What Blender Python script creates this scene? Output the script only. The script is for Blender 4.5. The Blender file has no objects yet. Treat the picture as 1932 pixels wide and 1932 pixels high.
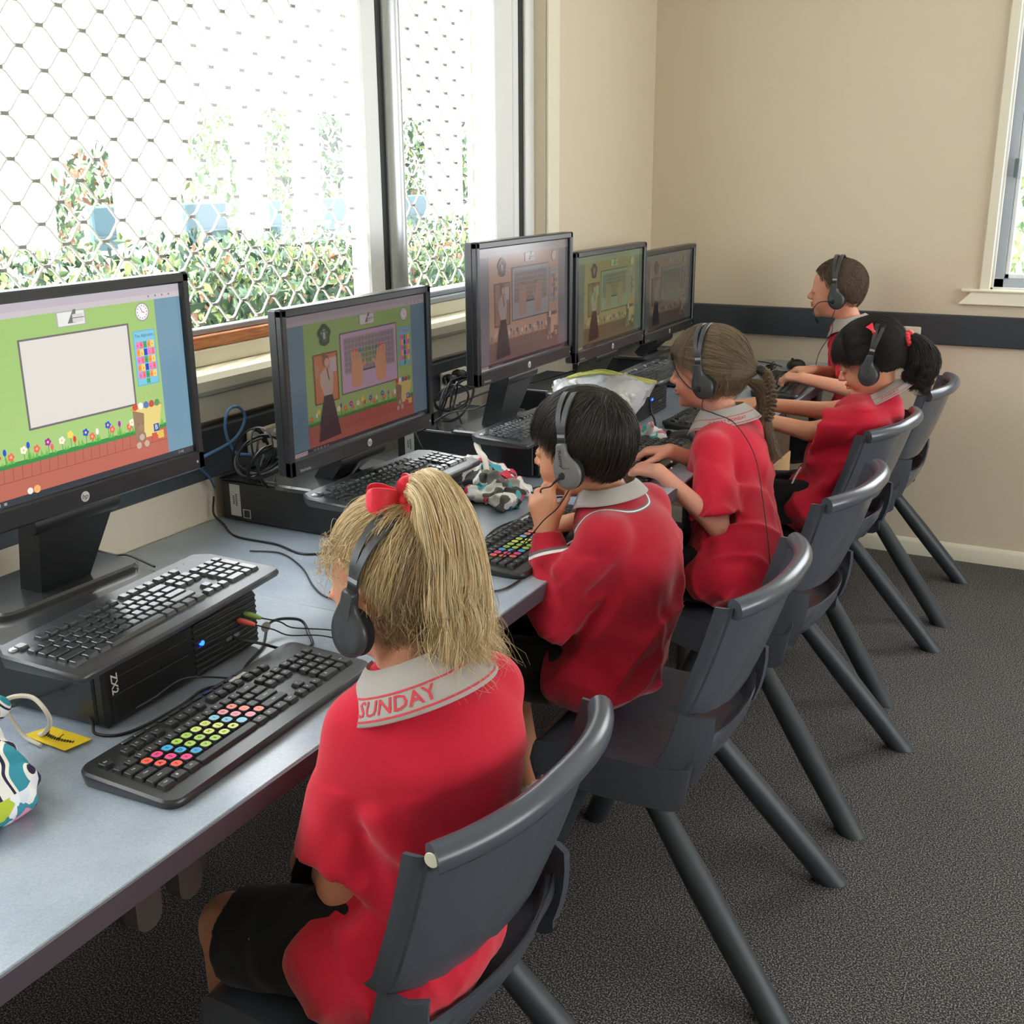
import bpy, math, random
import numpy as np
from mathutils import Vector, Matrix, Euler
rng = np.random.default_rng(7)
random.seed(7)
PI = math.pi
scene = bpy.context.scene
col = bpy.data.collections.new('classroom'); scene.collection.children.link(col)

# ------------------------------------------------------------ materials
def lin(c):
    c = c/255.0
    return c/12.92 if c <= 0.04045 else ((c+0.055)/1.055)**2.4
def rgb(r, g, b): return (lin(r), lin(g), lin(b), 1.0)
class NT:
    def __init__(s, name):
        s.m = bpy.data.materials.new(name); s.m.use_nodes = True
        s.t = s.m.node_tree; s.n = s.t.nodes; s.l = s.t.links
        s.b = s.n['Principled BSDF']
    def node(s, kind, **kw):
        n = s.n.new(kind)
        for k, v in kw.items():
            if k.startswith('i_'): n.inputs[k[2:].replace('_', ' ')].default_value = v
            else: setattr(n, k, v)
        return n
    def link(s, a, ao, b, bi): s.l.new(a.outputs[ao], b.inputs[bi])
def mat(name, c, rough=0.5, metal=0.0, spec=0.5, noise=0.0, nscale=20.0, bump=0.0, bscale=200.0, c2=None, emit=0.0, sub=0.0, coat=0.0, sheen=0.0):
    """plain surface with optional colour mottling (noise) and fine bump"""
    t = NT(name); b = t.b
    b.inputs['Base Color'].default_value = c
    b.inputs['Roughness'].default_value = rough
    b.inputs['Metallic'].default_value = metal
    b.inputs['Specular IOR Level'].default_value = spec
    if coat: b.inputs['Coat Weight'].default_value = coat; b.inputs['Coat Roughness'].default_value = 0.1
    if sheen: b.inputs['Sheen Weight'].default_value = sheen
    if sub:
        b.inputs['Subsurface Weight'].default_value = sub
        b.inputs['Subsurface Radius'].default_value = (0.012, 0.005, 0.003)
        b.inputs['Subsurface Scale'].default_value = 1.0
    if emit:
        b.inputs['Emission Color'].default_value = c; b.inputs['Emission Strength'].default_value = emit
    tc = None
    if noise or c2 or bump: tc = t.node('ShaderNodeTexCoord')
    if noise or c2:
        n = t.node('ShaderNodeTexNoise'); n.inputs['Scale'].default_value = nscale; n.inputs['Detail'].default_value = 4.0
        t.link(tc, 'Object', n, 'Vector')
        mx = t.node('ShaderNodeMix', data_type='RGBA')
        if c2 is None: c2 = tuple(max(0, x*(1-noise)) for x in c[:3])+(1,)
        mx.inputs[6].default_value = c; mx.inputs[7].default_value = c2
        r = t.node('ShaderNodeMapRange'); r.inputs['From Min'].default_value = 0.35; r.inputs['From Max'].default_value = 0.65
        t.link(n, 'Fac', r, 'Value'); t.link(r, 'Result', mx, 0); t.l.new(mx.outputs[2], b.inputs['Base Color'])
    if bump:
        n2 = t.node('ShaderNodeTexNoise'); n2.inputs['Scale'].default_value = bscale; n2.inputs['Detail'].default_value = 2.0
        t.link(tc, 'Object', n2, 'Vector')
        bp = t.node('ShaderNodeBump'); bp.inputs['Strength'].default_value = bump; bp.inputs['Distance'].default_value = 0.002
        t.link(n2, 'Fac', bp, 'Height'); t.link(bp, 'Normal', b, 'Normal')
    return t.m

# ------------------------------------------------------------ object helpers
def tag(o, label=None, cat=None, group=None, kind=None):
    if label: o['label'] = label
    if cat: o['category'] = cat
    if group: o['group'] = group
    if kind: o['kind'] = kind
    return o
def empty(name, loc=(0, 0, 0), rz=0.0, parent=None):
    o = bpy.data.objects.new(name, None); col.objects.link(o)
    o.location = loc; o.rotation_euler = (0, 0, rz); o.empty_display_size = 0.05
    if parent: o.parent = parent
    return o
def thing(name, label, cat, loc=(0, 0, 0), rz=0.0, group=None):
    return tag(empty(name, loc, rz), label, cat, group)
def copy_tree(o, parent=None):
    c = o.copy(); col.objects.link(c); c.parent = parent
    for ch in [x for x in o.children]: copy_tree(ch, c)
    return c
class MB:
    """collects polygons; build() links them as one mesh object"""
    def __init__(s): s.v = []; s.f = []; s.mi = []; s.mats = []; s.M = Matrix.Identity(4)
    def slot(s, m):
        if m is None: return 0
        if m not in s.mats: s.mats.append(m)
        return s.mats.index(m)
    def add(s, verts, faces, m=None, M=None):
        k = s.slot(m); o = len(s.v); T = s.M @ M if M is not None else s.M
        for p in verts: s.v.append(tuple(T @ Vector(p)))
        for f in faces: s.f.append(tuple(i+o for i in f)); s.mi.append(k)
        return s
    def box(s, x0, x1, y0, y1, z0, z1, m=None, bev=0.0, M=None):
        if x0 > x1: x0, x1 = x1, x0
        if y0 > y1: y0, y1 = y1, y0
        if z0 > z1: z0, z1 = z1, z0
        if bev <= 0:
            v = [(x, y, z) for z in (z0, z1) for y in (y0, y1) for x in (x0, x1)]
            return s.add(v, [(0, 2, 3, 1), (4, 5, 7, 6), (0, 1, 5, 4), (1, 3, 7, 5), (3, 2, 6, 7), (2, 0, 4, 6)], m, M)
        b = min(bev, (x1-x0)/2.01, (y1-y0)/2.01, (z1-z0)/2.01)
        bm = bmesh_box(x0, x1, y0, y1, z0, z1, b)
        return s.add(bm[0], bm[1], m, M)
    def slab(s, outline, z0, z1, m=None, M=None, bev=0.0, top=None):
        """extruded outline (ccw list of xy) between z0 and z1 with optional top bevel"""
        n = len(outline)
        rings = [[(x, y, z0) for x, y in outline]]
        if bev > 0:
            cx = sum(p[0] for p in outline)/n; cy = sum(p[1] for p in outline)/n
            rings.append([(x, y, z1-bev) for x, y in outline])
            off = inset(outline, bev)
            rings.append([(x, y, z1) for x, y in off])
        else: rings.append([(x, y, z1) for x, y in outline])
        v = [p for r in rings for p in r]; f = []
        for k in range(len(rings)-1):
            for i in range(n):
                j = (i+1) % n
                f.append((k*n+i, k*n+j, (k+1)*n+j, (k+1)*n+i))
        f.append(tuple(reversed(range(n)))); f.append(tuple(range((len(rings)-1)*n, len(rings)*n)))
        return s.add(v, f, m, M)
    def tube(s, pts, r, m=None, seg=8, caps=True, closed=False, flat=1.0, M=None):
        P = [Vector(p) for p in pts]; n = len(P)
        R = r if isinstance(r, (list, tuple)) else [r]*n
        v = []; f = []
        up = None
        for i in range(n):
            a = P[i-1] if (i > 0 or closed) else P[i]; b = P[(i+1) % n] if (i < n-1 or closed) else P[i]
            t = (b-a)
            if t.length < 1e-9: t = Vector((0, 0, 1))
            t.normalize()
            if up is None:
                up = Vector((0, 0, 1)) if abs(t.z) < 0.9 else Vector((1, 0, 0))
            u = up - t*up.dot(t)
            if u.length < 1e-6: u = t.orthogonal()
            u.normalize(); w = t.cross(u); up = u
            for k in range(seg):
                an = 2*PI*k/seg
                v.append(tuple(P[i] + u*(math.cos(an)*R[i]*flat) + w*(math.sin(an)*R[i])))
        rng_ = n if closed else n-1
        for i in range(rng_):
            j = (i+1) % n
            for k in range(seg):
                l = (k+1) % seg
                f.append((i*seg+k, i*seg+l, j*seg+l, j*seg+k))
        if caps and not closed:
            f.append(tuple(reversed(range(seg)))); f.append(tuple(range((n-1)*seg, n*seg)))
        return s.add(v, f, m, M)
    def lathe(s, prof, c=(0, 0, 0), axis='z', m=None, seg=20, M=None):
        v = []; f = []; n = len(prof)
        for r, h in prof:
            for k in range(seg):
                a = 2*PI*k/seg; x, y = r*math.cos(a), r*math.sin(a)
                p = {'z': (x, y, h), 'x': (h, x, y), 'y': (y, h, x)}[axis]
                v.append((p[0]+c[0], p[1]+c[1], p[2]+c[2]))
        for i in range(n-1):
            for k in range(seg):
                l = (k+1) % seg
                f.append((i*seg+k, i*seg+l, (i+1)*seg+l, (i+1)*seg+k))
        f.append(tuple(reversed(range(seg)))); f.append(tuple(range((n-1)*seg, n*seg)))
        return s.add(v, f, m, M)
    def ell(s, c, r, m=None, seg=16, rings=10, M=None):
        prof = []
        v = []; f = []
        for i in range(rings+1):
            th = PI*i/rings
            for k in range(seg):
                a = 2*PI*k/seg
                v.append((c[0]+r[0]*math.sin(th)*math.cos(a), c[1]+r[1]*math.sin(th)*math.sin(a), c[2]-r[2]*math.cos(th)))
        for i in range(rings):
            for k in range(seg):
                l = (k+1) % seg
                f.append((i*seg+k, i*seg+l, (i+1)*seg+l, (i+1)*seg+k))
        return s.add(v, f, m, M)
    def build(s, name, m=None, parent=None, smooth=True, angle=35):
        me = bpy.data.meshes.new(name)
        me.from_pydata(s.v, [], s.f)
        if m is not None and not s.mats: s.mats = [m]
        for x in s.mats: me.materials.append(x)
        if len(s.mats) > 1: me.polygons.foreach_set('material_index', s.mi)
        if smooth:
            me.polygons.foreach_set('use_smooth', [True]*len(me.polygons))
            me.set_sharp_from_angle(angle=math.radians(angle))
        me.validate(); me.update()
        o = bpy.data.objects.new(name, me); col.objects.link(o)
        if parent is not None: o.parent = parent
        return o
def inset(o, d):
    n = len(o); out = []
    for i in range(n):
        p0 = Vector(o[i-1]); p1 = Vector(o[i]); p2 = Vector(o[(i+1) % n])
        a = (p1-p0).normalized(); b = (p2-p1).normalized()
        na = Vector((-a.y, a.x)); nb = Vector((-b.y, b.x))
        q = na+nb
        if q.length < 1e-6: q = na
        q.normalize(); k = max(0.35, q.dot(na))
        out.append(tuple(p1+q*(d/k)))
    return out
def bmesh_box(x0, x1, y0, y1, z0, z1, b):
    v = []; f = []
    # chamfered box: 24 verts
    X = (x0, x1); Y = (y0, y1); Z = (z0, z1); idx = {}
    for i in (0, 1):
        for j in (0, 1):
            for k in (0, 1):
                sx = 1 if i == 0 else -1; sy = 1 if j == 0 else -1; sz = 1 if k == 0 else -1
                for a in range(3):
                    p = [X[i]+sx*b, Y[j]+sy*b, Z[k]+sz*b]
                    p[a] = (X[i], Y[j], Z[k])[a]
                    idx[(i, j, k, a)] = len(v); v.append(tuple(p))
    q = lambda *t: [idx[x] for x in t]
    F = []
    for a, (b1, b2) in ((0, (1, 2)), (1, (2, 0)), (2, (0, 1))):
        for s_ in (0, 1):
            c = []
            for (u, w) in ((0, 0), (1, 0), (1, 1), (0, 1)):
                t = [0, 0, 0]; t[a] = s_; t[b1] = u; t[b2] = w
                c.append(idx[(t[0], t[1], t[2], a)])
            F.append(c if s_ == 1 else c[::-1])
    for e in range(3):            # edges along axis e
        a1, a2 = [(1, 2), (2, 0), (0, 1)][e]
        for u in (0, 1):
            for w in (0, 1):
                t0 = [0, 0, 0]; t1 = [0, 0, 0]; t0[a1] = t1[a1] = u; t0[a2] = t1[a2] = w; t1[e] = 1
                c = [idx[(*t0, a1)], idx[(*t1, a1)], idx[(*t1, a2)], idx[(*t0, a2)]]
                F.append(c if (u == w) else c[::-1])
    for i in (0, 1):
        for j in (0, 1):
            for k in (0, 1):
                c = [idx[(i, j, k, 0)], idx[(i, j, k, 1)], idx[(i, j, k, 2)]]
                F.append(c if (i+j+k) % 2 == 1 else c[::-1])
    # orient outward
    cen = Vector(((x0+x1)/2, (y0+y1)/2, (z0+z1)/2)); out = []
    for c in F:
        P = [Vector(v[i]) for i in c]; n = (P[1]-P[0]).cross(P[2]-P[1]); m_ = sum(P, Vector())/len(P)
        out.append(tuple(c) if n.dot(m_-cen) > 0 else tuple(c[::-1]))
    return v, out
def rrect(x0, x1, y0, y1, r, n=4):
    o = []
    for cx, cy, a0 in ((x1-r, y0+r, -90), (x1-r, y1-r, 0), (x0+r, y1-r, 90), (x0+r, y0+r, 180)):
        for k in range(n+1):
            a = math.radians(a0+90*k/n); o.append((cx+r*math.cos(a), cy+r*math.sin(a)))
    return o
def catmull(P, n=8, closed=False):
    P = [Vector(p) for p in P]; out = []; N = len(P)
    for i in range(N if closed else N-1):
        p0 = P[i-1] if (i > 0 or closed) else P[0]*2-P[1]
        p1 = P[i]; p2 = P[(i+1) % N]
        p3 = P[(i+2) % N] if (i < N-2 or closed) else P[-1]*2-P[-2]
        for k in range(n):
            t = k/n
            out.append(0.5*((2*p1)+(p2-p0)*t+(2*p0-5*p1+4*p2-p3)*t*t+(3*p1-p0-3*p2+p3)*t**3))
    if not closed: out.append(P[-1].copy())
    return out
_tcache = {}
def text_poly(s, size=1.0, font_off=0.0):
    """2D outline mesh of a string, centred: (verts, faces)"""
    key = (s, font_off)
    if key not in _tcache:
        cu = bpy.data.curves.new('t', 'FONT'); cu.body = s; cu.size = 1.0; cu.resolution_u = 2; cu.offset = font_off
        cu.align_x = 'CENTER'; cu.align_y = 'CENTER'
        ob = bpy.data.objects.new('t', cu); scene.collection.objects.link(ob)
        dg = bpy.context.evaluated_depsgraph_get(); ev = ob.evaluated_get(dg); me = ev.to_mesh()
        _tcache[key] = ([tuple(v.co) for v in me.vertices], [tuple(p.vertices) for p in me.polygons])
        ev.to_mesh_clear(); bpy.data.objects.remove(ob); bpy.data.curves.remove(cu)
    v, f = _tcache[key]
    return [(x*size, y*size, z) for x, y, z in v], f

# camera ------------------------------------------------------------------
CAM = Vector((0, 0, 1.528))
yaw, pitch, roll = math.radians(27.76124), math.radians(16.9509957), math.radians(-0.48720494)
fwd = Vector((-math.sin(yaw)*math.cos(pitch), math.cos(yaw)*math.cos(pitch), -math.sin(pitch)))
rt = fwd.cross(Vector((0, 0, 1))).normalized(); up_ = rt.cross(fwd)
r2 = rt*math.cos(roll)+up_*math.sin(roll); u2 = -rt*math.sin(roll)+up_*math.cos(roll)
cd = bpy.data.cameras.new('camera'); cam = bpy.data.objects.new('camera', cd); scene.collection.objects.link(cam)
cam.matrix_world = Matrix(((r2.x, u2.x, -fwd.x, CAM.x), (r2.y, u2.y, -fwd.y, CAM.y), (r2.z, u2.z, -fwd.z, CAM.z), (0, 0, 0, 1)))
cd.sensor_width = 36; cd.lens = 36*2090.3267/1932; cd.clip_start = 0.05; cd.clip_end = 200
scene.camera = cam
# ================================================================ the room
XW, YB, ZC = -1.757, 4.65, 2.62
M_wall = mat('wall_paint', rgb(222, 208, 184), 0.55, spec=0.3, bump=0.05, bscale=900)
M_trim = mat('trim_paint', rgb(236, 230, 208), 0.35)
M_white = mat('white_powder_coat', rgb(238, 240, 238), 0.35)
M_alu = mat('aluminium', rgb(196, 200, 202), 0.32, metal=0.6)
M_greyalu = mat('grey_aluminium', rgb(176, 184, 192), 0.4, metal=0.3)
M_black = mat('gap_black', rgb(24, 28, 28), 0.6)
M_rail = mat('charcoal_duct', rgb(52, 60, 66), 0.45)
M_cream = mat('cream_plastic', rgb(228, 222, 200), 0.4)
def carpet_mat():
    t = NT('carpet'); tc = t.node('ShaderNodeTexCoord')
    n = t.node('ShaderNodeTexNoise', i_Scale=300.0, i_Detail=2.0); t.link(tc, 'Object', n, 'Vector')
    n2 = t.node('ShaderNodeTexNoise', i_Scale=2.2, i_Detail=3.0); t.link(tc, 'Object', n2, 'Vector')
    r = t.node('ShaderNodeValToRGB'); e = r.color_ramp.elements
    e[0].position = 0.40; e[0].color = rgb(44, 43, 44); e[1].position = 0.66; e[1].color = rgb(168, 164, 160)
    e2 = r.color_ramp.elements.new(0.5); e2.color = rgb(74, 72, 73)
    t.link(n, 'Fac', r, 'Fac')
    mx = t.node('ShaderNodeMix', data_type='RGBA'); mx.blend_type = 'MULTIPLY'; mx.inputs[0].default_value = 0.35
    r2_ = t.node('ShaderNodeMapRange'); r2_.inputs['From Min'].default_value = 0.3; r2_.inputs['From Max'].default_value = 0.7; r2_.inputs['To Min'].default_value = 0.75; r2_.inputs['To Max'].default_value = 1.1
    t.link(n2, 'Fac', r2_, 'Value'); t.l.new(r.outputs['Color'], mx.inputs[6]); t.l.new(r2_.outputs['Result'], mx.inputs[7])
    t.l.new(mx.outputs[2], t.b.inputs['Base Color'])
    bp = t.node('ShaderNodeBump', i_Strength=0.15, i_Distance=0.001); t.link(n, 'Fac', bp, 'Height'); t.link(bp, 'Normal', t.b, 'Normal')
    t.b.inputs['Roughness'].default_value = 0.95; t.b.inputs['Specular IOR Level'].default_value = 0.15
    return t.m
def glass_mat(name='window_glass', tint=(1, 1, 1, 1), refl=1.0):
    t = NT(name); t.n.remove(t.b)
    out = t.n['Material Output']
    tr = t.node('ShaderNodeBsdfTransparent'); tr.inputs['Color'].default_value = tint
    gl = t.node('ShaderNodeBsdfGlossy'); gl.inputs['Roughness'].default_value = 0.02
    fr = t.node('ShaderNodeLayerWeight'); fr.inputs['Blend'].default_value = 0.12
    rm = t.node('ShaderNodeMath', operation='MULTIPLY'); rm.inputs[1].default_value = 0.30*refl; t.link(fr, 'Facing', rm, 0)
    mx = t.node('ShaderNodeMixShader')
    t.l.new(rm.outputs[0], mx.inputs[0]); t.l.new(tr.outputs[0], mx.inputs[1]); t.l.new(gl.outputs[0], mx.inputs[2])
    t.l.new(mx.outputs[0], out.inputs['Surface'])
    return t.m
M_glass = glass_mat()
def struct(b, name, m, **k):
    o = b.build(name, m, **k); o['kind'] = 'structure'; return o

b = MB(); b.box(-1.9, 4.6, -2.2, 4.8, -0.05, 0); struct(b, 'floor', carpet_mat(), smooth=False)
b = MB(); b.box(-1.95, 4.6, -2.2, 4.8, ZC, ZC+0.08); struct(b, 'ceiling', mat('ceiling_paint', rgb(238, 236, 226), 0.8), smooth=False)
# window wall with one long opening
b = MB(); T0, T1 = XW-0.125, XW; Y0, Y1, Z0, Z1 = -1.2, 3.61, 1.10, 2.36
b.box(T0, T1, -2.2, YB, 0, Z0); b.box(T0, T1, -2.2, YB, Z1, ZC); b.box(T0, T1, -2.2, Y0, Z0, Z1); b.box(T0, T1, Y1, YB, Z0, Z1)
struct(b, 'wall_left', M_wall, smooth=False)
# back wall with the second window's opening
b = MB(); HX0, HX1, HZ0 = -0.378, 0.75, 1.09
b.box(-1.882, HX0, YB, YB+0.12, 0, ZC); b.box(HX1, 4.6, YB, YB+0.12, 0, ZC); b.box(HX0, HX1, YB, YB+0.12, 0, HZ0); b.box(HX0, HX1, YB, YB+0.12, 2.3, ZC)
struct(b, 'wall_back', M_wall, smooth=False)
# unseen far side, added to cut light: wall with window band, wall behind the photographer
b = MB(); b.box(4.5, 4.6, -2.2, YB, 0, 0.9); b.box(4.5, 4.6, -2.2, YB, 2.3, ZC); b.box(4.5, 4.6, -2.2, -0.9, 0.9, 2.3); b.box(4.5, 4.6, 4.2, YB, 0.9, 2.3); struct(b, 'wall_right', M_wall, smooth=False)
b = MB(); b.box(-1.882, 4.6, -2.3, -2.2, 0, ZC); struct(b, 'wall_front', M_wall, smooth=False)
# skirting and architraves
def profile_x(b, x0, x1, prof, m=None):
    n = len(prof); v = [(x0, y, z) for y, z in prof]+[(x1, y, z) for y, z in prof]
    f = [(i, (i+1) % n, n+(i+1) % n, n+i) for i in range(n)]+[tuple(range(n))[::-1], tuple(range(n, 2*n))]
    b.add(v, f, m)
b = MB(); profile_x(b, -1.757, 4.6, [(YB, 0), (YB-0.018, 0), (YB-0.018, 0.052), (YB-0.014, 0.060), (YB-0.004, 0.068), (YB, 0.068)]); struct(b, 'baseboard_back', M_trim)
b = MB(); b.box(XW, XW+0.016, -2.2, YB-0.02, 0, 0.068, bev=0.004); struct(b, 'baseboard_left', M_trim)
b = MB(); b.box(XW, XW+0.014, 3.61, 3.695, 1.06, Z1+0.07, bev=0.004); struct(b, 'trim_1', M_trim)          # architrave right of the long window
b = MB(); b.box(XW-0.10, XW+0.035, -2.0, 3.70, 1.062, 1.108, bev=0.012); b.box(XW, XW+0.018, -2.0, 3.695, 1.0, 1.062, bev=0.004); struct(b, 'trim_2', M_trim)  # sill board with apron
b = MB(); b.box(XW-0.084, XW-0.058, -1.2, 3.61, 1.108, 1.147, bev=0.003); struct(b, 'trim_3', M_trim)
# ---- window 1: two sashes, sliding tracks
XG = XW-0.083
w1 = empty('window_1', (XG, 0, Z0)); w1['kind'] = 'structure'; w1.location = (0, 0, 0)
b = MB()
b.box(XG-0.03, XG+0.012, 2.63, 2.708, 1.15, 2.36, bev=0.006)      # stile of the left sash
b.box(XG-0.05, XG+0.03, 3.345, 3.47, 1.115, 2.36, bev=0.004); b.box(XG-0.02, XG+0.034, 3.47, 3.505, 1.115, 2.36, bev=0.004); b.box(XG-0.02, XG+0.04, 3.545, 3.61, 1.115, 2.36, bev=0.004)
b.box(XG-0.045, XG+0.03, -1.2, 3.61, 2.30, 2.36, bev=0.004)
b.build('window_frame', M_white, w1)
b = MB(); b.box(XG-0.02, XG+0.006, 2.706, 2.740, 1.15, 2.33); b.box(XG-0.02, XG+0.03, 3.505, 3.548, 1.12, 2.33); b.build('black_gap_strip', M_black, w1)  # black strips filling the gaps between the frame members
b = MB(); b.tube([(XG+0.004, 2.775, 1.15), (XG+0.004, 2.775, 2.33)], 0.035, seg=14); b.box(XG-0.03, XG, 2.74, 2.812, 1.15, 2.33); b.build('meeting_rail', M_alu, w1)
b = MB(); b.box(XG-0.03, XG+0.020, 2.60, 3.345, 1.147, 1.165, bev=0.003); b.box(XG-0.04, XG+0.005, 2.60, 3.345, 1.165, 1.182, bev=0.003); b.box(XG-0.03, XG+0.0, -1.2, 2.63, 1.176, 1.190, bev=0.002); b.build('sill_track', M_greyalu, w1)
def wood_mat():
    t = NT('orange_timber'); tc = t.node('ShaderNodeTexCoord'); mp = t.node('ShaderNodeMapping'); mp.inputs['Scale'].default_value = (20, 1.4, 20)
    n = t.node('ShaderNodeTexNoise', i_Scale=6.0, i_Detail=5.0, i_Distortion=1.2); t.link(tc, 'Object', mp, 'Vector'); t.link(mp, 'Vector', n, 'Vector')
    r = t.node('ShaderNodeValToRGB'); e = r.color_ramp.elements; e[0].position = 0.35; e[0].color = rgb(176, 104, 62); e[1].position = 0.65; e[1].color = rgb(214, 146, 98)
    t.link(n, 'Fac', r, 'Fac'); t.link(r, 'Color', t.b, 'Base Color'); t.b.inputs['Roughness'].default_value = 0.45
    return t.m
b = MB(); b.box(XG-0.028, XG+0.020, -1.2, 2.58, 1.147, 1.176, bev=0.002); o = b.build('timber_stop', wood_mat(), w1); o['label'] = 'orange timber strip'
b = MB(); b.box(XG-0.014, XG-0.009, -1.2, 2.635, 1.18, 2.32); b.build('window_glass', M_glass, w1, smooth=False)
b = MB(); b.box(XG-0.014, XG-0.009, 2.80, 3.35, 1.17, 2.32); b.build('window_glass', M_glass, w1, smooth=False)
# ---- security mesh outside each pane
M_mesh = mat('cream_security_mesh', rgb(240, 240, 228), 0.5); M_node = mat('mesh_rivet', rgb(150, 148, 138), 0.6)
def sec_mesh(y0, y1, label):
    X = -1.90; b = MB(); dy, dz = 0.053, 0.0415
    ny0 = math.ceil((y0-2.015)/dy); ny1 = math.floor((y1-2.015)/dy)
    nz0 = math.ceil((1.185-1.274)/dz); nz1 = math.floor((2.35-1.274)/dz)
    for i in range(ny0, ny1+1):
        for j in range(nz0, nz1+1):
            if (i+j) % 2: continue
            y, z = 2.015+i*dy, 1.274+j*dz
            b.box(X-0.004, X+0.006, y-0.009, y+0.009, z-0.0035, z+0.0035, M_node)
            for s in (-1, 1):
                if y0 < y+s*dy < y1 and z+dz < 2.36:
                    P = [(X, y+s*0.007, z+0.002), (X+0.002, y+s*0.016, z+0.008), (X+0.002, y+s*(dy-0.016), z+dz-0.008), (X, y+s*(dy-0.007), z+dz-0.002)]
                    b.tube(P, 0.0031, M_mesh, seg=5, caps=False)
    b.box(X-0.008, X+0.008, y0-0.02, y0, 1.165, 2.36, M_mesh); b.box(X-0.008, X+0.008, y1, y1+0.02, 1.165, 2.36, M_mesh); b.box(X-0.008, X+0.008, y0, y1, 1.165, 1.181, M_mesh)
    o = b.build('security_screen', M_mesh, smooth=True); tag(o, label, 'security screen', 'diamond mesh screens outside the long window')
sec_mesh(-1.1, 2.66, 'wide cream diamond mesh screen outside the large left pane of the window')
sec_mesh(2.76, 3.33, 'narrow cream diamond mesh screen outside the window pane nearest the room corner')
# ---- window 2 in the back wall
w2 = empty('window_2'); w2['kind'] = 'structure'
b = MB()
b.box(HX0-0.035, HX0+0.002, YB-0.018, YB+0.002, 1.09, 2.36, bev=0.003)
b.box(HX0-0.10, HX1+0.1, YB-0.03, YB+0.03, 1.082, 1.094, bev=0.004)
b.add([(HX0-0.105, YB-0.03, 1.037), (HX1+0.1, YB-0.03, 1.037), (HX1+0.1, YB-0.022, 1.084), (HX0-0.06, YB-0.022, 1.084), (HX0-0.105, YB, 1.037), (HX1+0.1, YB, 1.037), (HX1+0.1, YB, 1.084), (HX0-0.06, YB, 1.084)],
      [(0, 1, 2, 3), (4, 7, 6, 5), (0, 4, 5, 1), (3, 2, 6, 7), (0, 3, 7, 4)])
b.build('window_trim', M_trim, w2)
b = MB(); b.box(HX0, HX0+0.010, YB-0.002, YB+0.12, 1.094, 2.3); b.box(HX0, HX1, YB-0.002, YB+0.12, 1.088, 1.100); b.build('window_reveal', mat('reveal_grey', rgb(214, 214, 210), 0.5), w2)
b = MB(); b.box(HX0+0.010, HX0+0.042, YB+0.035, YB+0.09, 1.100, 2.3); b.box(HX0+0.010, HX1, YB+0.035, YB+0.09, 1.100, 1.130); b.build('window_frame', M_greyalu, w2)
b = MB(); b.box(HX0+0.042, HX0+0.060, YB+0.050, YB+0.080, 1.130, 2.3, bev=0.003); b.box(HX0+0.042, HX1, YB+0.050, YB+0.080, 1.130, 1.150, bev=0.003); b.build('sash', M_white, w2)
b = MB(); b.box(HX0+0.058, HX1, YB+0.063, YB+0.067, 1.148, 2.3); b.build('window_glass', M_glass, w2, smooth=False)
b = MB(); b.box(HX0+0.034, HX0+0.052, YB+0.020, YB+0.052, 1.50, 1.57, bev=0.004); b.build('latch', mat('latch_grey', rgb(96, 108, 112), 0.4), w2)

# ---- skirting ducts and outlets
def duct(name_label, f):
    b = MB(); f(b); return tag(b.build('cable_duct', M_rail), name_label, 'cable duct')
duct('charcoal power duct running along the wall under the long window', lambda b: (b.box(XW+0.001, XW+0.032, -2.0, YB-0.001, 0.876, 0.992, bev=0.004)))
duct('charcoal power duct running along the beige back wall', lambda b: (b.box(XW+0.034, 4.5, YB-0.032, YB-0.001, 0.876, 0.992, bev=0.004)))
def outlet(M, label):
    """wall plate in its own frame: u along the wall, v up, w out of the wall"""
    t = thing('power_outlet', label, 'power outlet', group='cream power outlets on the ducts'); t.matrix_world = M
    b = MB(); b.box(-0.075, 0.075, -0.03, 0.03, 0, 0.012, bev=0.004); b.build('face_plate', M_cream, t)
    for sx in (-1, 1):
        b = MB()
        for a in (-30, 30, 90):
            R_ = Matrix.Translation((sx*0.046, -0.004, 0.0125)) @ Matrix.Rotation(math.radians(a), 4, 'Z')
            b.box(-0.0035, 0.0035, 0.004, 0.0055, -0.0005, 0.0004, M=R_)
        b.build('socket', M_black, t)
        b = MB(); b.lathe([(0.0001, 0.016), (0.006, 0.016), (0.007, 0.012), (0.0, 0.012)], c=(sx*0.018, 0.012, 0), m=None, seg=14); b.build('switch', M_white, t)
    return t
Bx = Matrix(((0, 0, 1, 0), (1, 0, 0, 0), (0, 1, 0, 0), (0, 0, 0, 1)))     # u->y, v->z, w->x
By = Matrix(((1, 0, 0, 0), (0, 0, -1, 0), (0, 1, 0, 0), (0, 0, 0, 1)))    # u->x, v->z, w->-y
outlet(Matrix.Translation((XW+0.032, 2.02, 0.93)) @ Bx, 'cream power outlet under the window behind the coiled black cables, left of second monitor')
outlet(Matrix.Translation((XW+0.032, 2.89, 0.93)) @ Bx, 'cream power outlet under the window between second and third monitor')
outlet(Matrix.Translation((-0.682, YB-0.032, 0.912)) @ By, 'cream double power outlet on the back wall duct behind the black-haired girl')

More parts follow.
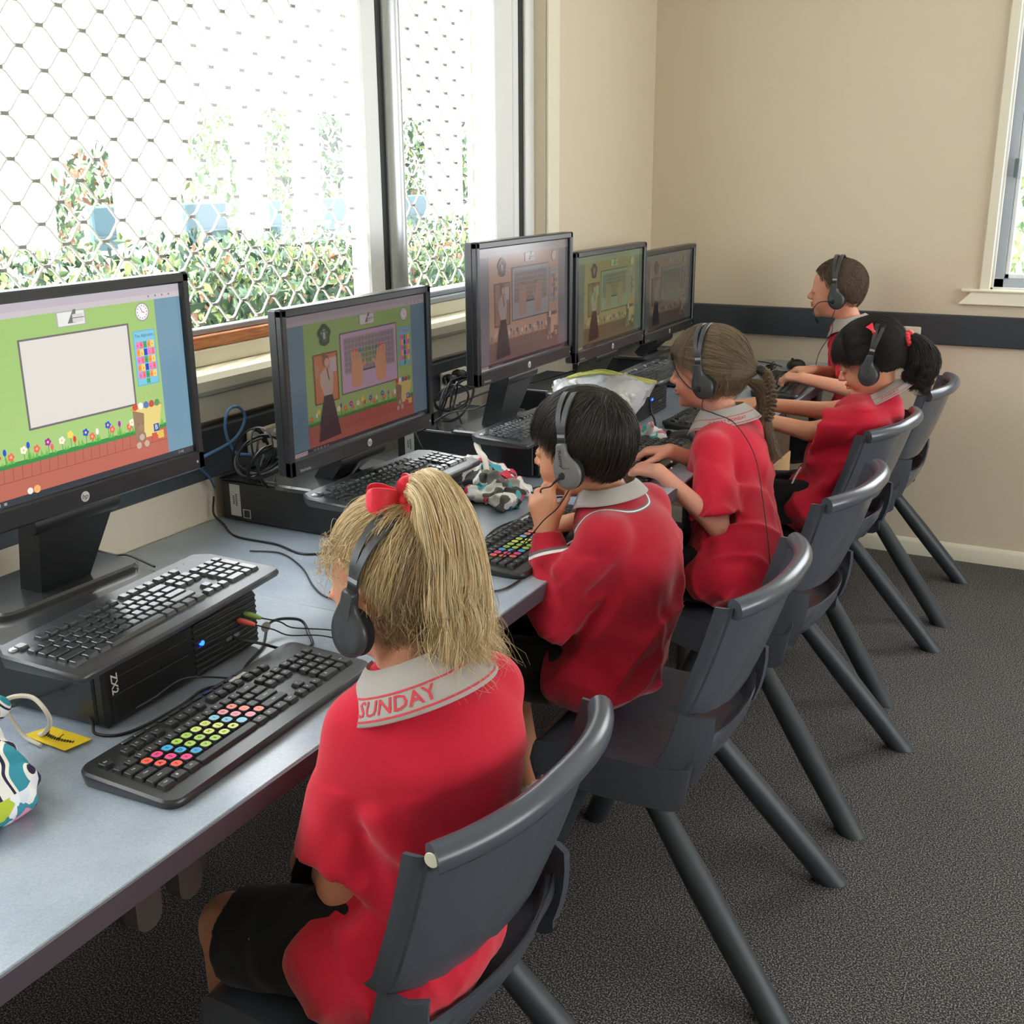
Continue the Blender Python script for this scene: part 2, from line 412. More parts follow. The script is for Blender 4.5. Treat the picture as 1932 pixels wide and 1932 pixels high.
# ================================================================ outside
M_post = mat('verandah_white', rgb(240, 244, 248), 0.5)
M_blue = mat('post_shade_blue', rgb(178, 204, 226), 0.5)
b = MB(); b.box(-14, -1.95, -4, 16, -0.6, -0.5); o = struct(b, 'ground', mat('outdoor_ground', rgb(206, 200, 186), 0.8), smooth=False)
def leaf_cloud(name, n, fn, size, mats, label, cat, kind=None, group=None):
    b = MB(); V = []; 
    for i in range(n):
        p, sc = fn(); s = size*random.uniform(0.6, 1.3)*sc
        R_ = Euler((random.uniform(0, PI), random.uniform(0, PI), random.uniform(0, 2*PI))).to_matrix().to_4x4()
        b.add([(-s, 0, 0), (-s*.2, -s*.45, s*.1), (s, 0, 0), (-s*.2, s*.45, s*.1)], [(0, 1, 2, 3)], random.choice(mats), M=Matrix.Translation(p) @ R_)
    o = b.build(name, None, smooth=False); tag(o, label, cat, group, kind); return o
LG = [mat('leaf_%d' % i, c, 0.6) for i, c in enumerate([rgb(72, 98, 64), rgb(54, 78, 58), rgb(98, 118, 68), rgb(40, 60, 52), rgb(124, 140, 98)])]
LR = mat('leaf_red', rgb(130, 94, 76), 0.6)
b = MB(); b.box(-4.25, -3.35, -0.5, 7.0, -0.5, 1.02); hc = b.build('hedge_core', mat('hedge_dark', rgb(52, 78, 58), 0.9))
def hf():
    k = random.random()
    y = random.uniform(0.8, 6.9)
    if k < 0.62: return Vector((-3.32+random.uniform(-0.08, 0.1), y, random.uniform(0.55, 1.2))), 1
    return Vector((random.uniform(-4.2, -3.3), y, 1.12+random.uniform(-0.1, 0.13)+0.03*math.sin(y*5))), 1
hedge = leaf_cloud('hedge', 14000, hf, 0.027, LG+LG+[LR], 'clipped green hedge with some reddish leaves outside below the long window', 'hedge', kind='stuff')
hc.name = 'branches'; hc.parent = hedge
# white verandah across the garden
def vbox(lbl, name, cat, *boxes, group=None):
    t = MB()
    for bx in boxes: t.box(*bx[:6], bx[6], bev=0.01)
    return tag(t.build(name, None), lbl, cat, group)
XV = -5.0
posts = [(3.98, 0.30, 'at the far left of the view'), (4.83, 0.42, 'left of the middle and very broad'), (5.72, 0.16, 'in the middle of the large pane'), (6.28, 0.17, 'right of the middle of the large pane'), (6.95, 0.30, 'beside the window stile'), (8.1, 0.40, 'behind the narrow pane'), (9.3, 0.3, 'furthest right behind the narrow pane')]
for y, w, pos in posts:
    t = thing('verandah_post', 'overexposed white verandah post outside, '+pos, 'post', (XV+0.14, y, -0.5), group='white posts across the garden')
    b = MB(); b.box(-0.06, 0.06, -w/2, w/2, 0, 3.4, bev=0.01); b.build('post_shaft', M_post, t)
    b = MB(); b.tube([(0.10, -w/2+0.05, 0), (0.10, -w/2+0.05, 2.45)], 0.045, seg=12); b.build('blue_shade_strip', M_blue, t)  # pale blue tube puts the bluish shading of the post into colour
bal = thing('balustrade', 'white beam and balustrade of the verandah across the garden', 'balustrade')
b = MB(); b.box(XV-0.04, XV+0.05, -1, 10.5, 0.93, 1.13, bev=0.01); b.box(XV-0.04, XV+0.04, -1, 10.5, 1.95, 3.6, bev=0.01)
for y in (-0.5, 3.2, 10.2): b.box(XV-0.03, XV+0.03, y-0.05, y+0.05, -0.5, 2.0)
b.build('beam', M_post, bal)
M_teal = mat('teal_panel', rgb(48, 78, 88), 0.5)
for (y0, y1) in [(4.1, 4.65), (5.0, 5.66), (5.8, 6.2), (6.35, 6.8), (7.1, 7.9), (8.3, 9.15)]:
    b = MB(); b.box(XV-0.55, XV-0.5, y0, y1, 0.95, 1.36, bev=0.01); b.box(XV-0.5, XV-0.48, y0, y1, 1.17, 1.185); b.build('teal_panel', M_teal, bal)
def bush(y, x, z, rx, ry, rz, n, mats, label):
    leaf = lambda: ((lambda v: (Vector((x+rx*v[0], y+ry*v[1], z+rz*v[2])), 1.0))(Vector((random.gauss(0, 1), random.gauss(0, 1), random.gauss(0, 1))).normalized()*random.uniform(0.7, 1.05)))
    o = leaf_cloud('bush', n*4, leaf, 0.055, mats, label, 'bush', group='bushes beyond the verandah')
    b = MB(); b.tube([(x, y, -0.5), (x, y, z-rz*0.2)], 0.06, seg=6); b.build('trunk', mat('bark', rgb(96, 80, 66), 0.9), o)
bush(5.3, -7.2, 1.4, .6, .55, .9, 420, LG, 'pale green bush behind the first gap between the white posts')
bush(7.0, -7.4, 1.0, .6, .6, .8, 420, LG[:2]+[LR], 'green and reddish bush behind the second gap between the white posts')
bush(8.5, -7.2, 1.5, .6, .55, 1.0, 420, [LG[0], LG[2], LG[4]], 'yellow-green bush behind the middle gap between the white posts')
bush(9.9, -7.4, 1.5, .6, .6, 1.1, 600, LG[:4], 'dark green bush right of the middle gap between the white posts')
bush(11.6, -7.4, 1.6, .6, .9, 1.2, 800, LG[:4], 'dark green tall bush seen behind the narrow window pane')
# garden behind the back window
bush(9.0, -0.1, 1.2, 1.2, .8, 1.6, 1200, [LG[2], LG[4], LG[0]], 'sunlit yellow-green bush outside the back window')
# ================================================================ desks
ZD = 0.77
def lam_mat():
    t = NT('grey_laminate'); tc = t.node('ShaderNodeTexCoord')
    n = t.node('ShaderNodeTexNoise', i_Scale=7.0, i_Detail=6.0, i_Roughness=0.6); t.link(tc, 'Object', n, 'Vector')
    n2 = t.node('ShaderNodeTexNoise', i_Scale=420.0, i_Detail=1.0); t.link(tc, 'Object', n2, 'Vector')
    r = t.node('ShaderNodeValToRGB'); e = r.color_ramp.elements; e[0].position = 0.3; e[0].color = rgb(142, 155, 170); e[1].position = 0.7; e[1].color = rgb(176, 187, 198)
    ma = t.node('ShaderNodeMath', operation='MULTIPLY_ADD'); ma.inputs[1].default_value = 0.35; t.link(n2, 'Fac', ma, 0)
    mb_ = t.node('ShaderNodeMath', operation='MULTIPLY'); mb_.inputs[1].default_value = 0.65; t.link(n, 'Fac', mb_, 0); t.l.new(mb_.outputs[0], ma.inputs[2])
    t.l.new(ma.outputs[0], r.inputs['Fac']); t.link(r, 'Color', t.b, 'Base Color')
    t.b.inputs['Roughness'].default_value = 0.24; t.b.inputs['Specular IOR Level'].default_value = 0.6
    return t.m
M_lam = lam_mat(); M_edge = mat('plum_edge_strip', rgb(74, 64, 72), 0.5); M_dleg = mat('desk_frame', rgb(66, 60, 56), 0.5)
def desk(y0, y1, label):
    t = thing('computer_desk', label, 'desk', (0, (y0+y1)/2, 0), group='grey laminate desks along the window wall')
    h = (y1-y0)/2
    b = MB(); b.box(XW+0.004, -0.884, -h+0.0005, h-0.0005, ZD-0.032, ZD, bev=0.0015); b.build('desktop', M_lam, t)
    b = MB(); b.box(-0.8835, -0.880, -h+0.0005, h-0.0005, ZD-0.031, ZD-0.0015); b.build('edge_strip', M_edge, t)
    for sy in (-1, 1):
        for x in (-0.98, -1.68):
            b = MB(); b.tube([(x, sy*(h-0.10), ZD-0.033), (x, sy*(h-0.10), 0.001)], 0.024, seg=14); b.build('desk_leg', M_dleg, t)
    b = MB(); b.box(-1.70, -0.96, -h+0.085, -h+0.115, ZD-0.075, ZD-0.033, bev=0.004); b.box(-1.70, -0.96, h-0.115, h-0.085, ZD-0.075, ZD-0.033, bev=0.004); b.build('under_frame', M_dleg, t)
    b = MB(); b.box(-1.735, -1.72, -h+0.05, h-0.05, 0.35, ZD-0.034, bev=0.002); b.build('modesty_panel', M_edge, t)
    return t
desk(-0.70, 1.51, 'grey laminate desk nearest the camera carrying the patterned drawstring bag')
desk(1.51, 3.08, 'grey laminate desk in the middle carrying the second and third monitors')
desk(3.08, 4.645, 'grey laminate desk in the corner against the back wall')

# ================================================================ keyboards
M_kb = mat('keyboard_black', rgb(40, 41, 42), 0.28, spec=0.55); M_key = mat('keycap_black', rgb(30, 31, 32), 0.42, spec=0.5)
M_kbt = mat('keyboard_graphite', rgb(58, 62, 66), 0.30, spec=0.6); M_keyt = mat('keycap_graphite', rgb(60, 66, 71), 0.16, spec=0.9)
M_leg = mat('legend_white', rgb(225, 225, 222), 0.5); M_ledk = mat('legend_dark', rgb(24, 30, 28), 0.5)
SC = {'o': rgb(250, 92, 70), 'p': rgb(246, 60, 140), 'b': rgb(56, 170, 226), 'g': rgb(168, 208, 78), 'y': rgb(218, 230, 112), 'c': rgb(130, 206, 240), 'r': rgb(250, 150, 170), 's': rgb(252, 140, 120)}
M_st = {k: mat('key_sticker_'+k, v, 0.4) for k, v in SC.items()}
U = 0.01905
def layout():
    """(x, y, w, h, legend, sticker, row) in key units; x from the left, y up from the space row"""
    K = []
    def row(y, x, items, st=None):
        for k, it in enumerate(items):
            w, s = it if isinstance(it, tuple) else (1, it)
            K.append((x, y, w, 1, s, (st or {}).get(s))); x += w
    row(5.35, 0, ['Esc']); row(5.35, 2, ['F1', 'F2', 'F3', 'F4']); row(5.35, 6.5, ['F5', 'F6', 'F7', 'F8']); row(5.35, 11, ['F9', 'F10', 'F11', 'F12']); row(5.35, 15.25, ['PrS', 'ScL', 'Pau'])
    row(4, 0, list('`1234567890-=')+[(2, 'Bksp')])
    row(3, 0, [(1.5, 'Tab')]+list('QWERTYUIOP[]')+[(1.5, '\\')], dict(zip('QWERTYUIOP', 'opbggyycrs')))
    row(2, 0, [(1.75, 'Caps')]+list("ASDFGHJKL;'")+[(2.25, 'Enter')], dict(zip("ASDFGHJKL;", 'opbggyycrs')))
    row(1, 0, [(2.25, 'Shift')]+list('ZXCVBNM,./')+[(2.75, 'Shift')], dict(zip("ZXCVBNM,./", 'opbggyycrs')))
    row(0, 0, [(1.25, 'Ctrl'), (1.25, '#'), (1.25, 'Alt'), (6.25, ' '), (1.25, 'Alt'), (1.25, '#'), (1.25, '='), (1.25, 'Ctrl')])
    row(4, 15.25, ['Ins', 'Hm', 'PU']); row(3, 15.25, ['Del', 'End', 'PD']); row(1, 16.25, ['^']); row(0, 15.25, ['<', 'v', '>'])
    row(4, 18.5, ['Nm', '/', '*', '-']); row(3, 18.5, list('789')); row(2, 18.5, list('456')); row(1, 18.5, list('123')); row(0, 18.5, [(2, '0'), '.'])
    K.append((21.5, 2, 1, 2, '+', None)); K.append((21.5, 0, 1, 2, 'Ent', None))
    return K
LAY = layout()
_kc = {}
def key_mesh(w, h, leg, st, mk, legends=True):
    key = (w, h, leg if (legends or st) else '', st, mk.name)
    if key in _kc: return _kc[key]
    b = MB(); g = 0.0009; W, H = w*U/2-g, h*U/2-g
    r0 = rrect(-W, W, -H, H, 0.0012, 1)
    t0x, t0y = W-0.0024, H-0.0026
    def ring(wx, wy, oy, z): return [(x, y+oy, z) for x, y in rrect(-wx, wx, -wy, wy, 0.0014, 1)]
    R = [[(x, y, 0) for x, y in r0], ring(W-0.0016, H-0.0018, 0.0004, 0.0058), ring(t0x, t0y, 0.0006, 0.0066)]
    n = len(r0); v = [p for r in R for p in r]; f = []
    for k in range(2):
        for i in range(n):
            j = (i+1) % n; f.append((k*n+i, k*n+j, (k+1)*n+j, (k+1)*n+i))
    f.append(tuple(range(2*n, 3*n)))
    b.add(v, f, mk)
    z = 0.0067
    if st:
        e = [(t0x*1.16*math.copysign(abs(math.cos(a))**.8, math.cos(a)), t0y*1.14*math.copysign(abs(math.sin(a))**.8, math.sin(a))+0.0006, z) for a in [2*PI*k/16 for k in range(16)]]
        b.add(e, [tuple(range(16))], M_st[st]); z += 0.0001
        tv, tf = text_poly(leg, 0.0085 if leg in 'ASDFHJ' else 0.0065, 0.02)
        b.add([(x, y+0.0006, z) for x, y, _ in tv], tf, M_ledk)
    elif legends and leg.strip():
        s = 0.0062 if len(leg) == 1 else 0.0040
        tv, tf = text_poly(leg, s, 0.008)
        b.add([(x-(t0x*0.35 if len(leg) == 1 else 0), y+0.0012, z) for x, y, _ in tv], tf, M_leg)
    me = bpy.data.meshes.new('key'); me.from_pydata(b.v, [], b.f)
    for x in b.mats: me.materials.append(x)
    me.polygons.foreach_set('material_index', b.mi); me.polygons.foreach_set('use_smooth', [True]*len(me.polygons)); me.set_sharp_from_angle(angle=0.5); me.update()
    _kc[key] = me; return me
def keyboard(label, cat_group, style, X, Y, Z, ang, coloured=False, keys=True, pitch=0.0):
    """local frame: x along the keys, y away from the typist; origin at the middle of the front edge"""
    t = thing('keyboard', label, 'keyboard', (X, Y, Z), 0, cat_group)
    t.rotation_euler = (pitch, 0, PI/2+ang)
    mb_, mk = (M_kb, M_key) if style == 'c' else (M_kbt, M_keyt)
    D = 0.168 if style == 'c' else 0.175; Wd = 0.232 if style == 'c' else 0.236
    sl = 0.055
    b = MB()
    if style == 'c':
        ol = rrect(-Wd, Wd, 0, D, 0.022, 5)
    else:
        ol = []
        for k in range(9): ol.append((-Wd+2*Wd*k/8, -0.004*math.sin(PI*k/8)))
        ol = [(-Wd+0.008, -0.0)]+ol[1:-1]+[(Wd-0.008, 0), (Wd, 0.01), (Wd-0.002, D-0.03), (Wd-0.02, D-0.004), (0, D), (-Wd+0.02, D-0.004), (-Wd+0.002, D-0.03), (-Wd, 0.01)]
    n = len(ol); O = ol; I1 = inset(ol, 0.003); I2 = inset(ol, 0.008)
    zz = lambda p, z: (p[0], p[1], z+sl*p[1])
    R = [[(x, y, 0.0) for x, y in I1], [zz(p, 0.005) for p in O], [zz(p, 0.009) for p in O], [zz(p, 0.0125) for p in I1], [zz(p, 0.0125) for p in I2]]
    v = [p for r in R for p in r]; f = []
    for k in range(len(R)-1):
        for i in range(n):
            j = (i+1) % n; f.append((k*n+i, k*n+j, (k+1)*n+j, (k+1)*n+i))
    f.append(tuple(range((len(R)-1)*n, len(R)*n))); f.append(tuple(reversed(range(n))))
    b.add(v, f, mb_)
    b.build('housing', mb_, t, angle=40)
    y0 = 0.0375 if style == 'c' else 0.036; x0 = -11.25*U
    if style == 'c':
        b = MB()
        for k in range(11):
            xx = -0.155+k*0.0235
            b.box(xx, xx+0.018, 0.1565, 0.1615, 0.0125+sl*0.159, 0.0150+sl*0.159, bev=0.0008)
        b.build('media_keys', M_kbt, t)
        b = MB(); o1 = rrect(0.062, 0.10, 0.148, 0.158, 0.0045, 3); b.slab(o1, 0.0125+sl*0.153, 0.0132+sl*0.153); tv, tf = text_poly('logi', 0.009, 0.01); b.add([(x+0.081, y+0.1525, 0.0134+sl*0.153) for x, y, _ in tv], tf, M_leg); b.mi[:8] = b.mi[:8]
        b.build('badge', M_key, t)
    else:
        b = MB()
        for k in range(3): b.ell((0.15+k*0.018, 0.152, 0.0130+sl*0.152), (0.0018, 0.0010, 0.0006), None, 8, 4)
        b.build('indicator_lights', M_leg, t)
        b = MB(); b.slab(rrect(-0.222, -0.205, 0.135, 0.147, 0.005, 3), 0.0125+sl*0.14, 0.016+sl*0.14, bev=0.0015); b.build('sleep_button', M_alu, t)
    if keys:
        for (x, y, w, h, s, st) in LAY:
            me = key_mesh(w, h, s, st if coloured else None, mk, legends=(style == 'c'))
            o = bpy.data.objects.new('key' if s != ' ' else 'spacebar', me); col.objects.link(o); o.parent = t
            cx = x0+(x+w/2)*U; cy = y0+(y+h/2)*U*0.98-U*0.45
            o.location = (cx, cy, 0.0115+sl*cy); o.rotation_euler = (math.atan(sl), 0, 0)
    return t

# ================================================================ computers
M_pc = mat('pc_case_black', rgb(34, 37, 39), 0.30, spec=0.6, bump=0.03, bscale=1200); M_pcf = mat('pc_front_black', rgb(20, 22, 23), 0.35)
M_pctop = mat('pc_lid', rgb(52, 54, 56), 0.24, spec=0.8, coat=0.5)
M_lab = mat('silver_label', rgb(196, 200, 196), 0.45); M_ink = mat('label_ink', rgb(60, 60, 60), 0.6); M_port = mat('port_metal', rgb(150, 152, 154), 0.3, metal=0.8)
M_led = mat('blue_led', rgb(20, 60, 255), 0.3, emit=5.0)
def hp_logo(b, c, r, m_ring, m_ink, S):
    """round badge; S maps (x, y, z) local disc coords into the parent frame"""
    b.add([(r*math.cos(a), r*math.sin(a), 0) for a in [2*PI*k/24 for k in range(24)]], [tuple(range(24))], m_ring, M=S)
    tv, tf = text_poly('hp', r*1.5, 0.0)
    b.add([(x+0.25*y, y, r*0.02+0.0001) for x, y, _ in tv], tf, m_ink, M=S)
def computer(label, X, Y, ang=0.0, led=True):
    W, D, H = 0.172, 0.44, 0.10
    t = thing('desktop_computer', label, 'computer', (X, Y, ZD), PI/2+ang, 'flat black desktop computers under the monitors')
    b = MB(); b.box(-W, W, 0.022, D, 0.006, H-0.002, bev=0.003); b.build('case', M_pc, t)
    b = MB(); b.box(-W, W, 0.02, D+0.004, H-0.003, H+0.0, bev=0.002); b.build('lid', M_pctop, t)
    b = MB(); b.box(-W, W, 0, 0.023, 0.004, H, bev=0.006)
    # ribs of the ventilated half
    for k in range(9):
        z = 0.012+k*0.0098
        b.box(0.012, W-0.006, -0.0028, 0.004, z, z+0.0042, bev=0.001)
    b.box(-W+0.012, 0.0, -0.0015, 0.002, 0.058, 0.078, bev=0.0008); b.box(-W+0.012, 0.0, -0.0015, 0.002, 0.012, 0.052, bev=0.0008); b.box(-0.06, -0.05, -0.0028, 0.0, 0.055, 0.0575)
    b.build('front_bezel', M_pcf, t)
    b = MB(); S = Matrix.Translation((-W+0.018, -0.0022, 0.070)) @ Matrix.Rotation(PI/2, 4, 'X') @ Matrix.Rotation(-PI/2, 4, 'Z')
    tv, tf = text_poly('ZX2', 0.017, 0.02); b.add(tv, tf, M_lab, M=S); b.build('model_lettering', M_lab, t, smooth=False)
    if led:
        b = MB(); b.lathe([(0.0001, -0.0042), (0.004, -0.0038), (0.0045, 0.0)], c=(0.03, 0, 0.060), axis='y', seg=14); b.build('power_light', M_led, t)
    b = MB(); b.box(0.085, 0.098, -0.0036, 0, 0.040, 0.0455); b.box(0.104, 0.117, -0.0036, 0, 0.040, 0.0455); b.build('usb_port', M_port, t)
    for x in (-W-0.0006,):
        b = MB(); b.box(x, -W, 0.385, 0.415, 0.016, 0.090); b.build('asset_label', M_lab, t, smooth=False)
        b = MB()
        for k in range(7): b.box(x-0.0003, x, 0.394, 0.399, 0.040+k*0.0042, 0.0424+k*0.0042)
        for k in range(5): b.box(x-0.0003, x, 0.402, 0.4065, 0.044+k*0.0042, 0.0465+k*0.0042)
        b.build('label_print', M_ink, t, smooth=False)
    t2 = MB(); x = -W-0.0006
    t2.box(x, -W, 0.358, 0.379, 0.014, 0.0155); t2.box(x, -W, 0.358, 0.379, 0.033, 0.0345); t2.box(x, -W, 0.358, 0.3595, 0.014, 0.0345); t2.box(x, -W, 0.3775, 0.379, 0.014, 0.0345)
    t2.build('square_label', M_lab, t, smooth=False)
    return t
PCS = [(-1.178, 1.160, 0.035), (-1.285, 2.020, -0.01), (-1.225, 2.660, 0.0), (-1.240, 3.300, 0.0), (-1.32, 4.02, 0.0)]
PCL = ['flat black desktop computer nearest the camera under the first monitor, its blue power light on', 'flat black desktop computer under the second monitor with a silver label on its side',
       'flat black desktop computer under the third monitor', 'flat black desktop computer with blue power light behind the clear plastic bag', 'flat black desktop computer under the furthest monitor near the corner']
pcs = [computer(PCL[i], *PCS[i]) for i in range(5)]
# ---- monitors
M_bez = mat('monitor_black', rgb(36, 39, 43), 0.30, spec=0.6); M_side = mat('monitor_side', rgb(24, 26, 28), 0.4)
def screen_mesh(name, parent, tint, blank, W, H, z0, y=-0.0008):
    """picture on the display, built up of flat coloured shapes; u, v in 0..1"""
    b = MB(); mats = {}; lay = [0]
    def M(c):
        k = tuple(c)
        if k not in mats:
            if tint is None: q = [x for x in c]
            elif len(tint) == 2: q = [c[i]*tint[0][i]+tint[1][i] for i in range(3)]
            else: q = [tint[3][i]*(c[0]*tint[i][0]+c[1]*tint[i][1]+c[2]*tint[i][2]+tint[i][3]) for i in range(3)]
            m = mat('%s_%d_%d_%d' % (name, *[int(x) for x in q]), rgb(*[max(0, min(255, x)) for x in q]), 0.16, spec=0.5)
            bs = m.node_tree.nodes['Principled BSDF']; bs.inputs['Base Color'].default_value = (0.008, 0.008, 0.008, 1)
            bs.inputs['Emission Color'].default_value = rgb(*[max(0, min(255, x)) for x in q]); bs.inputs['Emission Strength'].default_value = EM[0]
            mats[k] = m
        return mats[k]
    def poly(P, c):
        lay[0] += 1; yy = y-lay[0]*0.000004
        b.add([((u-0.5)*W, yy, z0+v*H) for u, v in P], [tuple(range(len(P)))], M(c))
    def rect(u0, v0, u1, v1, c): poly([(u0, v0), (u1, v0), (u1, v1), (u0, v1)], c)
    def disc(u, v, r, c, ry=None, n=14): poly([(u+r*math.cos(2*PI*k/n), v+(ry or r*W/H)*math.sin(2*PI*k/n)) for k in range(n)], c)
    def line(P, w, c):
        for a, d in zip(P[:-1], P[1:]):
            dx, dy = d[0]-a[0], (d[1]-a[1])*H/W; L = math.hypot(dx, dy) or 1; nx, ny = -dy/L*w, dx/L*w*W/H
            poly([(a[0]-nx, a[1]-ny), (d[0]-nx, d[1]-ny), (d[0]+nx, d[1]+ny), (a[0]+nx, a[1]+ny)], c)
    def text(s, u, v, size, c):
        lay[0] += 1; yy = y-lay[0]*0.000004; tv, tf = text_poly(s, size)
        b.add([((u-0.5)*W+a, yy, z0+v*H+d) for a, d, _ in tv], tf, M(c))
    rect(0, 0, 1, 1, (112, 146, 166)); rect(0, 0.925, 1, 1, (196, 188, 192)); rect(0, 0.955, 1, 1, (184, 176, 186)); rect(0, 0, 1, 0.035, (54, 58, 64)); rect(0, 0, 0.10, 0.03, (196, 188, 190))
    for k in range(4): rect(0.86+k*0.03, 0.94, 0.866+k*0.03, 0.95, (120, 116, 124))
    for k in range(5): rect(0.14+k*0.022, 0.01, 0.15+k*0.022, 0.025, (150, 150, 156))
    text('11:42', 0.94, 0.018, 0.006, (190, 190, 190))
    L, R = 0.115, 0.885
    for k in range(12): f = k/11; rect(L, 0.2+0.725*k/12, R, 0.2+0.725*(k+1)/12, (int(166-10*f), int(200-8*f), int(124-12*f)))
    rect(L, 0.035, R, 0.2, (184, 104, 88))
    for k in range(24): line([(L+0.032*k, 0.198), (L+0.032*k-0.004, 0.12)], 0.0008, (140, 72, 60))
    line([(L, 0.12), (R, 0.12)], 0.0008, (140, 72, 60)); rect(L, 0.19, R, 0.215, (58, 140, 74))
    random.seed(5)
    for k in range(60): u = L+random.random()*(R-L-0.01); poly([(u, 0.21), (u+0.01, 0.21), (u+0.004, 0.225+0.03*random.random())], (112, 186, 76))
    fc = [(232, 104, 96), (240, 236, 224), (246, 214, 96), (222, 64, 52), (44, 84, 196), (232, 104, 96), (240, 236, 224), (44, 84, 196), (232, 104, 96), (168, 40, 168)]
    for k in range(22):
        u = L+0.02+k*0.029+0.009*math.sin(k*2.3); v = 0.245+0.05*((k*7) % 5)/5; c = fc[k % 10]
        line([(u, 0.2), (u, v)], 0.0012, (76, 150, 66))
        if k % 3 == 1: disc(u, v, 0.006, c, ry=0.018)
        else:
            for q in range(5): a = 2*PI*q/5; disc(u+0.007*math.cos(a), v+0.0125*math.sin(a), 0.0055, c, n=8)
            disc(u, v, 0.004, (246, 206, 96), n=8)
    # projector, board
    rect(0.49, 0.845, 0.60, 0.925, (170, 170, 166)); poly([(0.495, 0.85), (0.595, 0.85), (0.595, 0.92), (0.495, 0.92)], (226, 226, 222)); poly([(0.53, 0.86), (0.555, 0.93), (0.565, 0.93), (0.56, 0.86)], (110, 110, 112)); rect(0.55, 0.862, 0.59, 0.905, (206, 206, 204)); line([(0.55, 0.885), (0.595, 0.885)], 0.001, (90, 90, 92))
    rect(0.345, 0.355, 0.765, 0.815, (112, 104, 106)); rect(0.352, 0.366, 0.758, 0.805, (218, 214, 206))
    # clock, poster
    disc(0.828, 0.865, 0.030, (150, 144, 150)); disc(0.828, 0.865, 0.026, (240, 234, 236))
    for k in range(12): a = PI*k/6; disc(0.828+0.02*math.cos(a), 0.865+0.02*W/H*math.sin(a), 0.0022, (110, 104, 110), n=6)
    line([(0.828, 0.865), (0.838, 0.86)], 0.001, (60, 60, 60)); line([(0.828, 0.865), (0.822, 0.89)], 0.001, (60, 60, 60))
    rect(0.778, 0.455, 0.872, 0.765, (106, 178, 208)); rect(0.782, 0.462, 0.868, 0.758, (124, 194, 220)); text('The Alphabet', 0.825, 0.735, 0.0075, (236, 70, 60) if not blank else (70, 70, 80))
    pc = [(238, 120, 180), (44, 70, 190), (250, 208, 92), (248, 150, 70), (52, 160, 110), (240, 110, 130)]
    for i in range(5):
        for j in range(5):
            rect(0.787+i*0.0158, 0.665-j*0.042, 0.8015+i*0.0158, 0.702-j*0.042, pc[(i*5+j*3) % 6]); text('abcdefghijklmnopqrstuvwxyz'[i+j*5], 0.794+i*0.0158, 0.683-j*0.042, 0.006, (70, 60, 90))
    rect(0.818, 0.465, 0.833, 0.492, (60, 170, 90))
    # toy basket, bear, blocks
    poly([(0.765, 0.16), (0.845, 0.16), (0.87, 0.33), (0.74, 0.33)], (226, 206, 128)); poly([(0.745, 0.16), (0.78, 0.13), (0.79, 0.3), (0.742, 0.33)], (150, 120, 92)); line([(0.735, 0.335), (0.873, 0.335)], 0.003, (190, 160, 96))
    for k, c in enumerate([(214, 70, 56), (240, 236, 224), (86, 120, 176), (196, 80, 66), (96, 150, 96)]): disc(0.755+k*0.024, 0.345, 0.012, c, n=8)
    line([(0.79, 0.35), (0.80, 0.41), (0.825, 0.42), (0.845, 0.36)], 0.0015, (200, 170, 110))
    disc(0.772, 0.17, 0.018, (150, 118, 96)); disc(0.772, 0.225, 0.013, (160, 128, 104)); disc(0.763, 0.245, 0.005, (140, 108, 88)); disc(0.781, 0.245, 0.005, (140, 108, 88)); disc(0.756, 0.125, 0.011, (196, 172, 156)); disc(0.79, 0.125, 0.011, (196, 172, 156)); disc(0.772, 0.168, 0.011, (196, 172, 156))
    rect(0.815, 0.13, 0.838, 0.175, (206, 92, 76)); rect(0.842, 0.135, 0.868, 0.18, (226, 188, 88)); rect(0.826, 0.18, 0.85, 0.225, (62, 84, 160)); text('B', 0.838, 0.203, 0.012, (236, 236, 236))
    if not blank:
        # wall ornament, framed picture behind a teacher in a long skirt
        for k in range(26): a = 2*PI*k/26; disc(0.245+0.030*math.cos(a)*(1+0.2*math.sin(5*a)), 0.83+0.062*math.sin(a), 0.011, (58, 84, 66), n=7)
        rect(0.228, 0.775, 0.262, 0.86, (96, 104, 98)); rect(0.238, 0.80, 0.252, 0.85, (196, 196, 190))
        rect(0.162, 0.335, 0.325, 0.70, (128, 84, 62)); rect(0.17, 0.345, 0.317, 0.69, (214, 132, 92)); rect(0.27, 0.55, 0.315, 0.66, (206, 196, 200)); rect(0.17, 0.53, 0.2, 0.62, (206, 150, 124))
        poly([(0.175, 0.06), (0.325, 0.075), (0.30, 0.25), (0.278, 0.40), (0.225, 0.40), (0.195, 0.25)], (62, 48, 60))
        poly([(0.225, 0.39), (0.278, 0.39), (0.292, 0.5), (0.288, 0.56), (0.25, 0.60), (0.205, 0.56), (0.20, 0.49)], (206, 186, 172)); line([(0.25, 0.59), (0.262, 0.5)], 0.004, (120, 84, 80))
        disc(0.244, 0.645, 0.024, (140, 96, 74)); disc(0.252, 0.632, 0.017, (226, 178, 150)); disc(0.232, 0.685, 0.012, (140, 96, 74))
        # keyboard drawing and two hands on the board
        rect(0.352, 0.366, 0.758, 0.805, (206, 176, 206)); rect(0.37, 0.50, 0.742, 0.775, (176, 160, 170))
        for j in range(6):
            for i in range(15):
                c = (150, 136, 146)
                if 1 <= j <= 3 and 2 <= i <= 11: c = [(228, 70, 80), (228, 70, 80), (64, 140, 150), (122, 150, 84), (122, 150, 84), (122, 150, 84), (122, 150, 84), (64, 140, 150), (228, 70, 80), (228, 70, 80)][i-2]
                rect(0.375+i*0.0243, 0.515+j*0.043, 0.394+i*0.0243, 0.548+j*0.043, c)
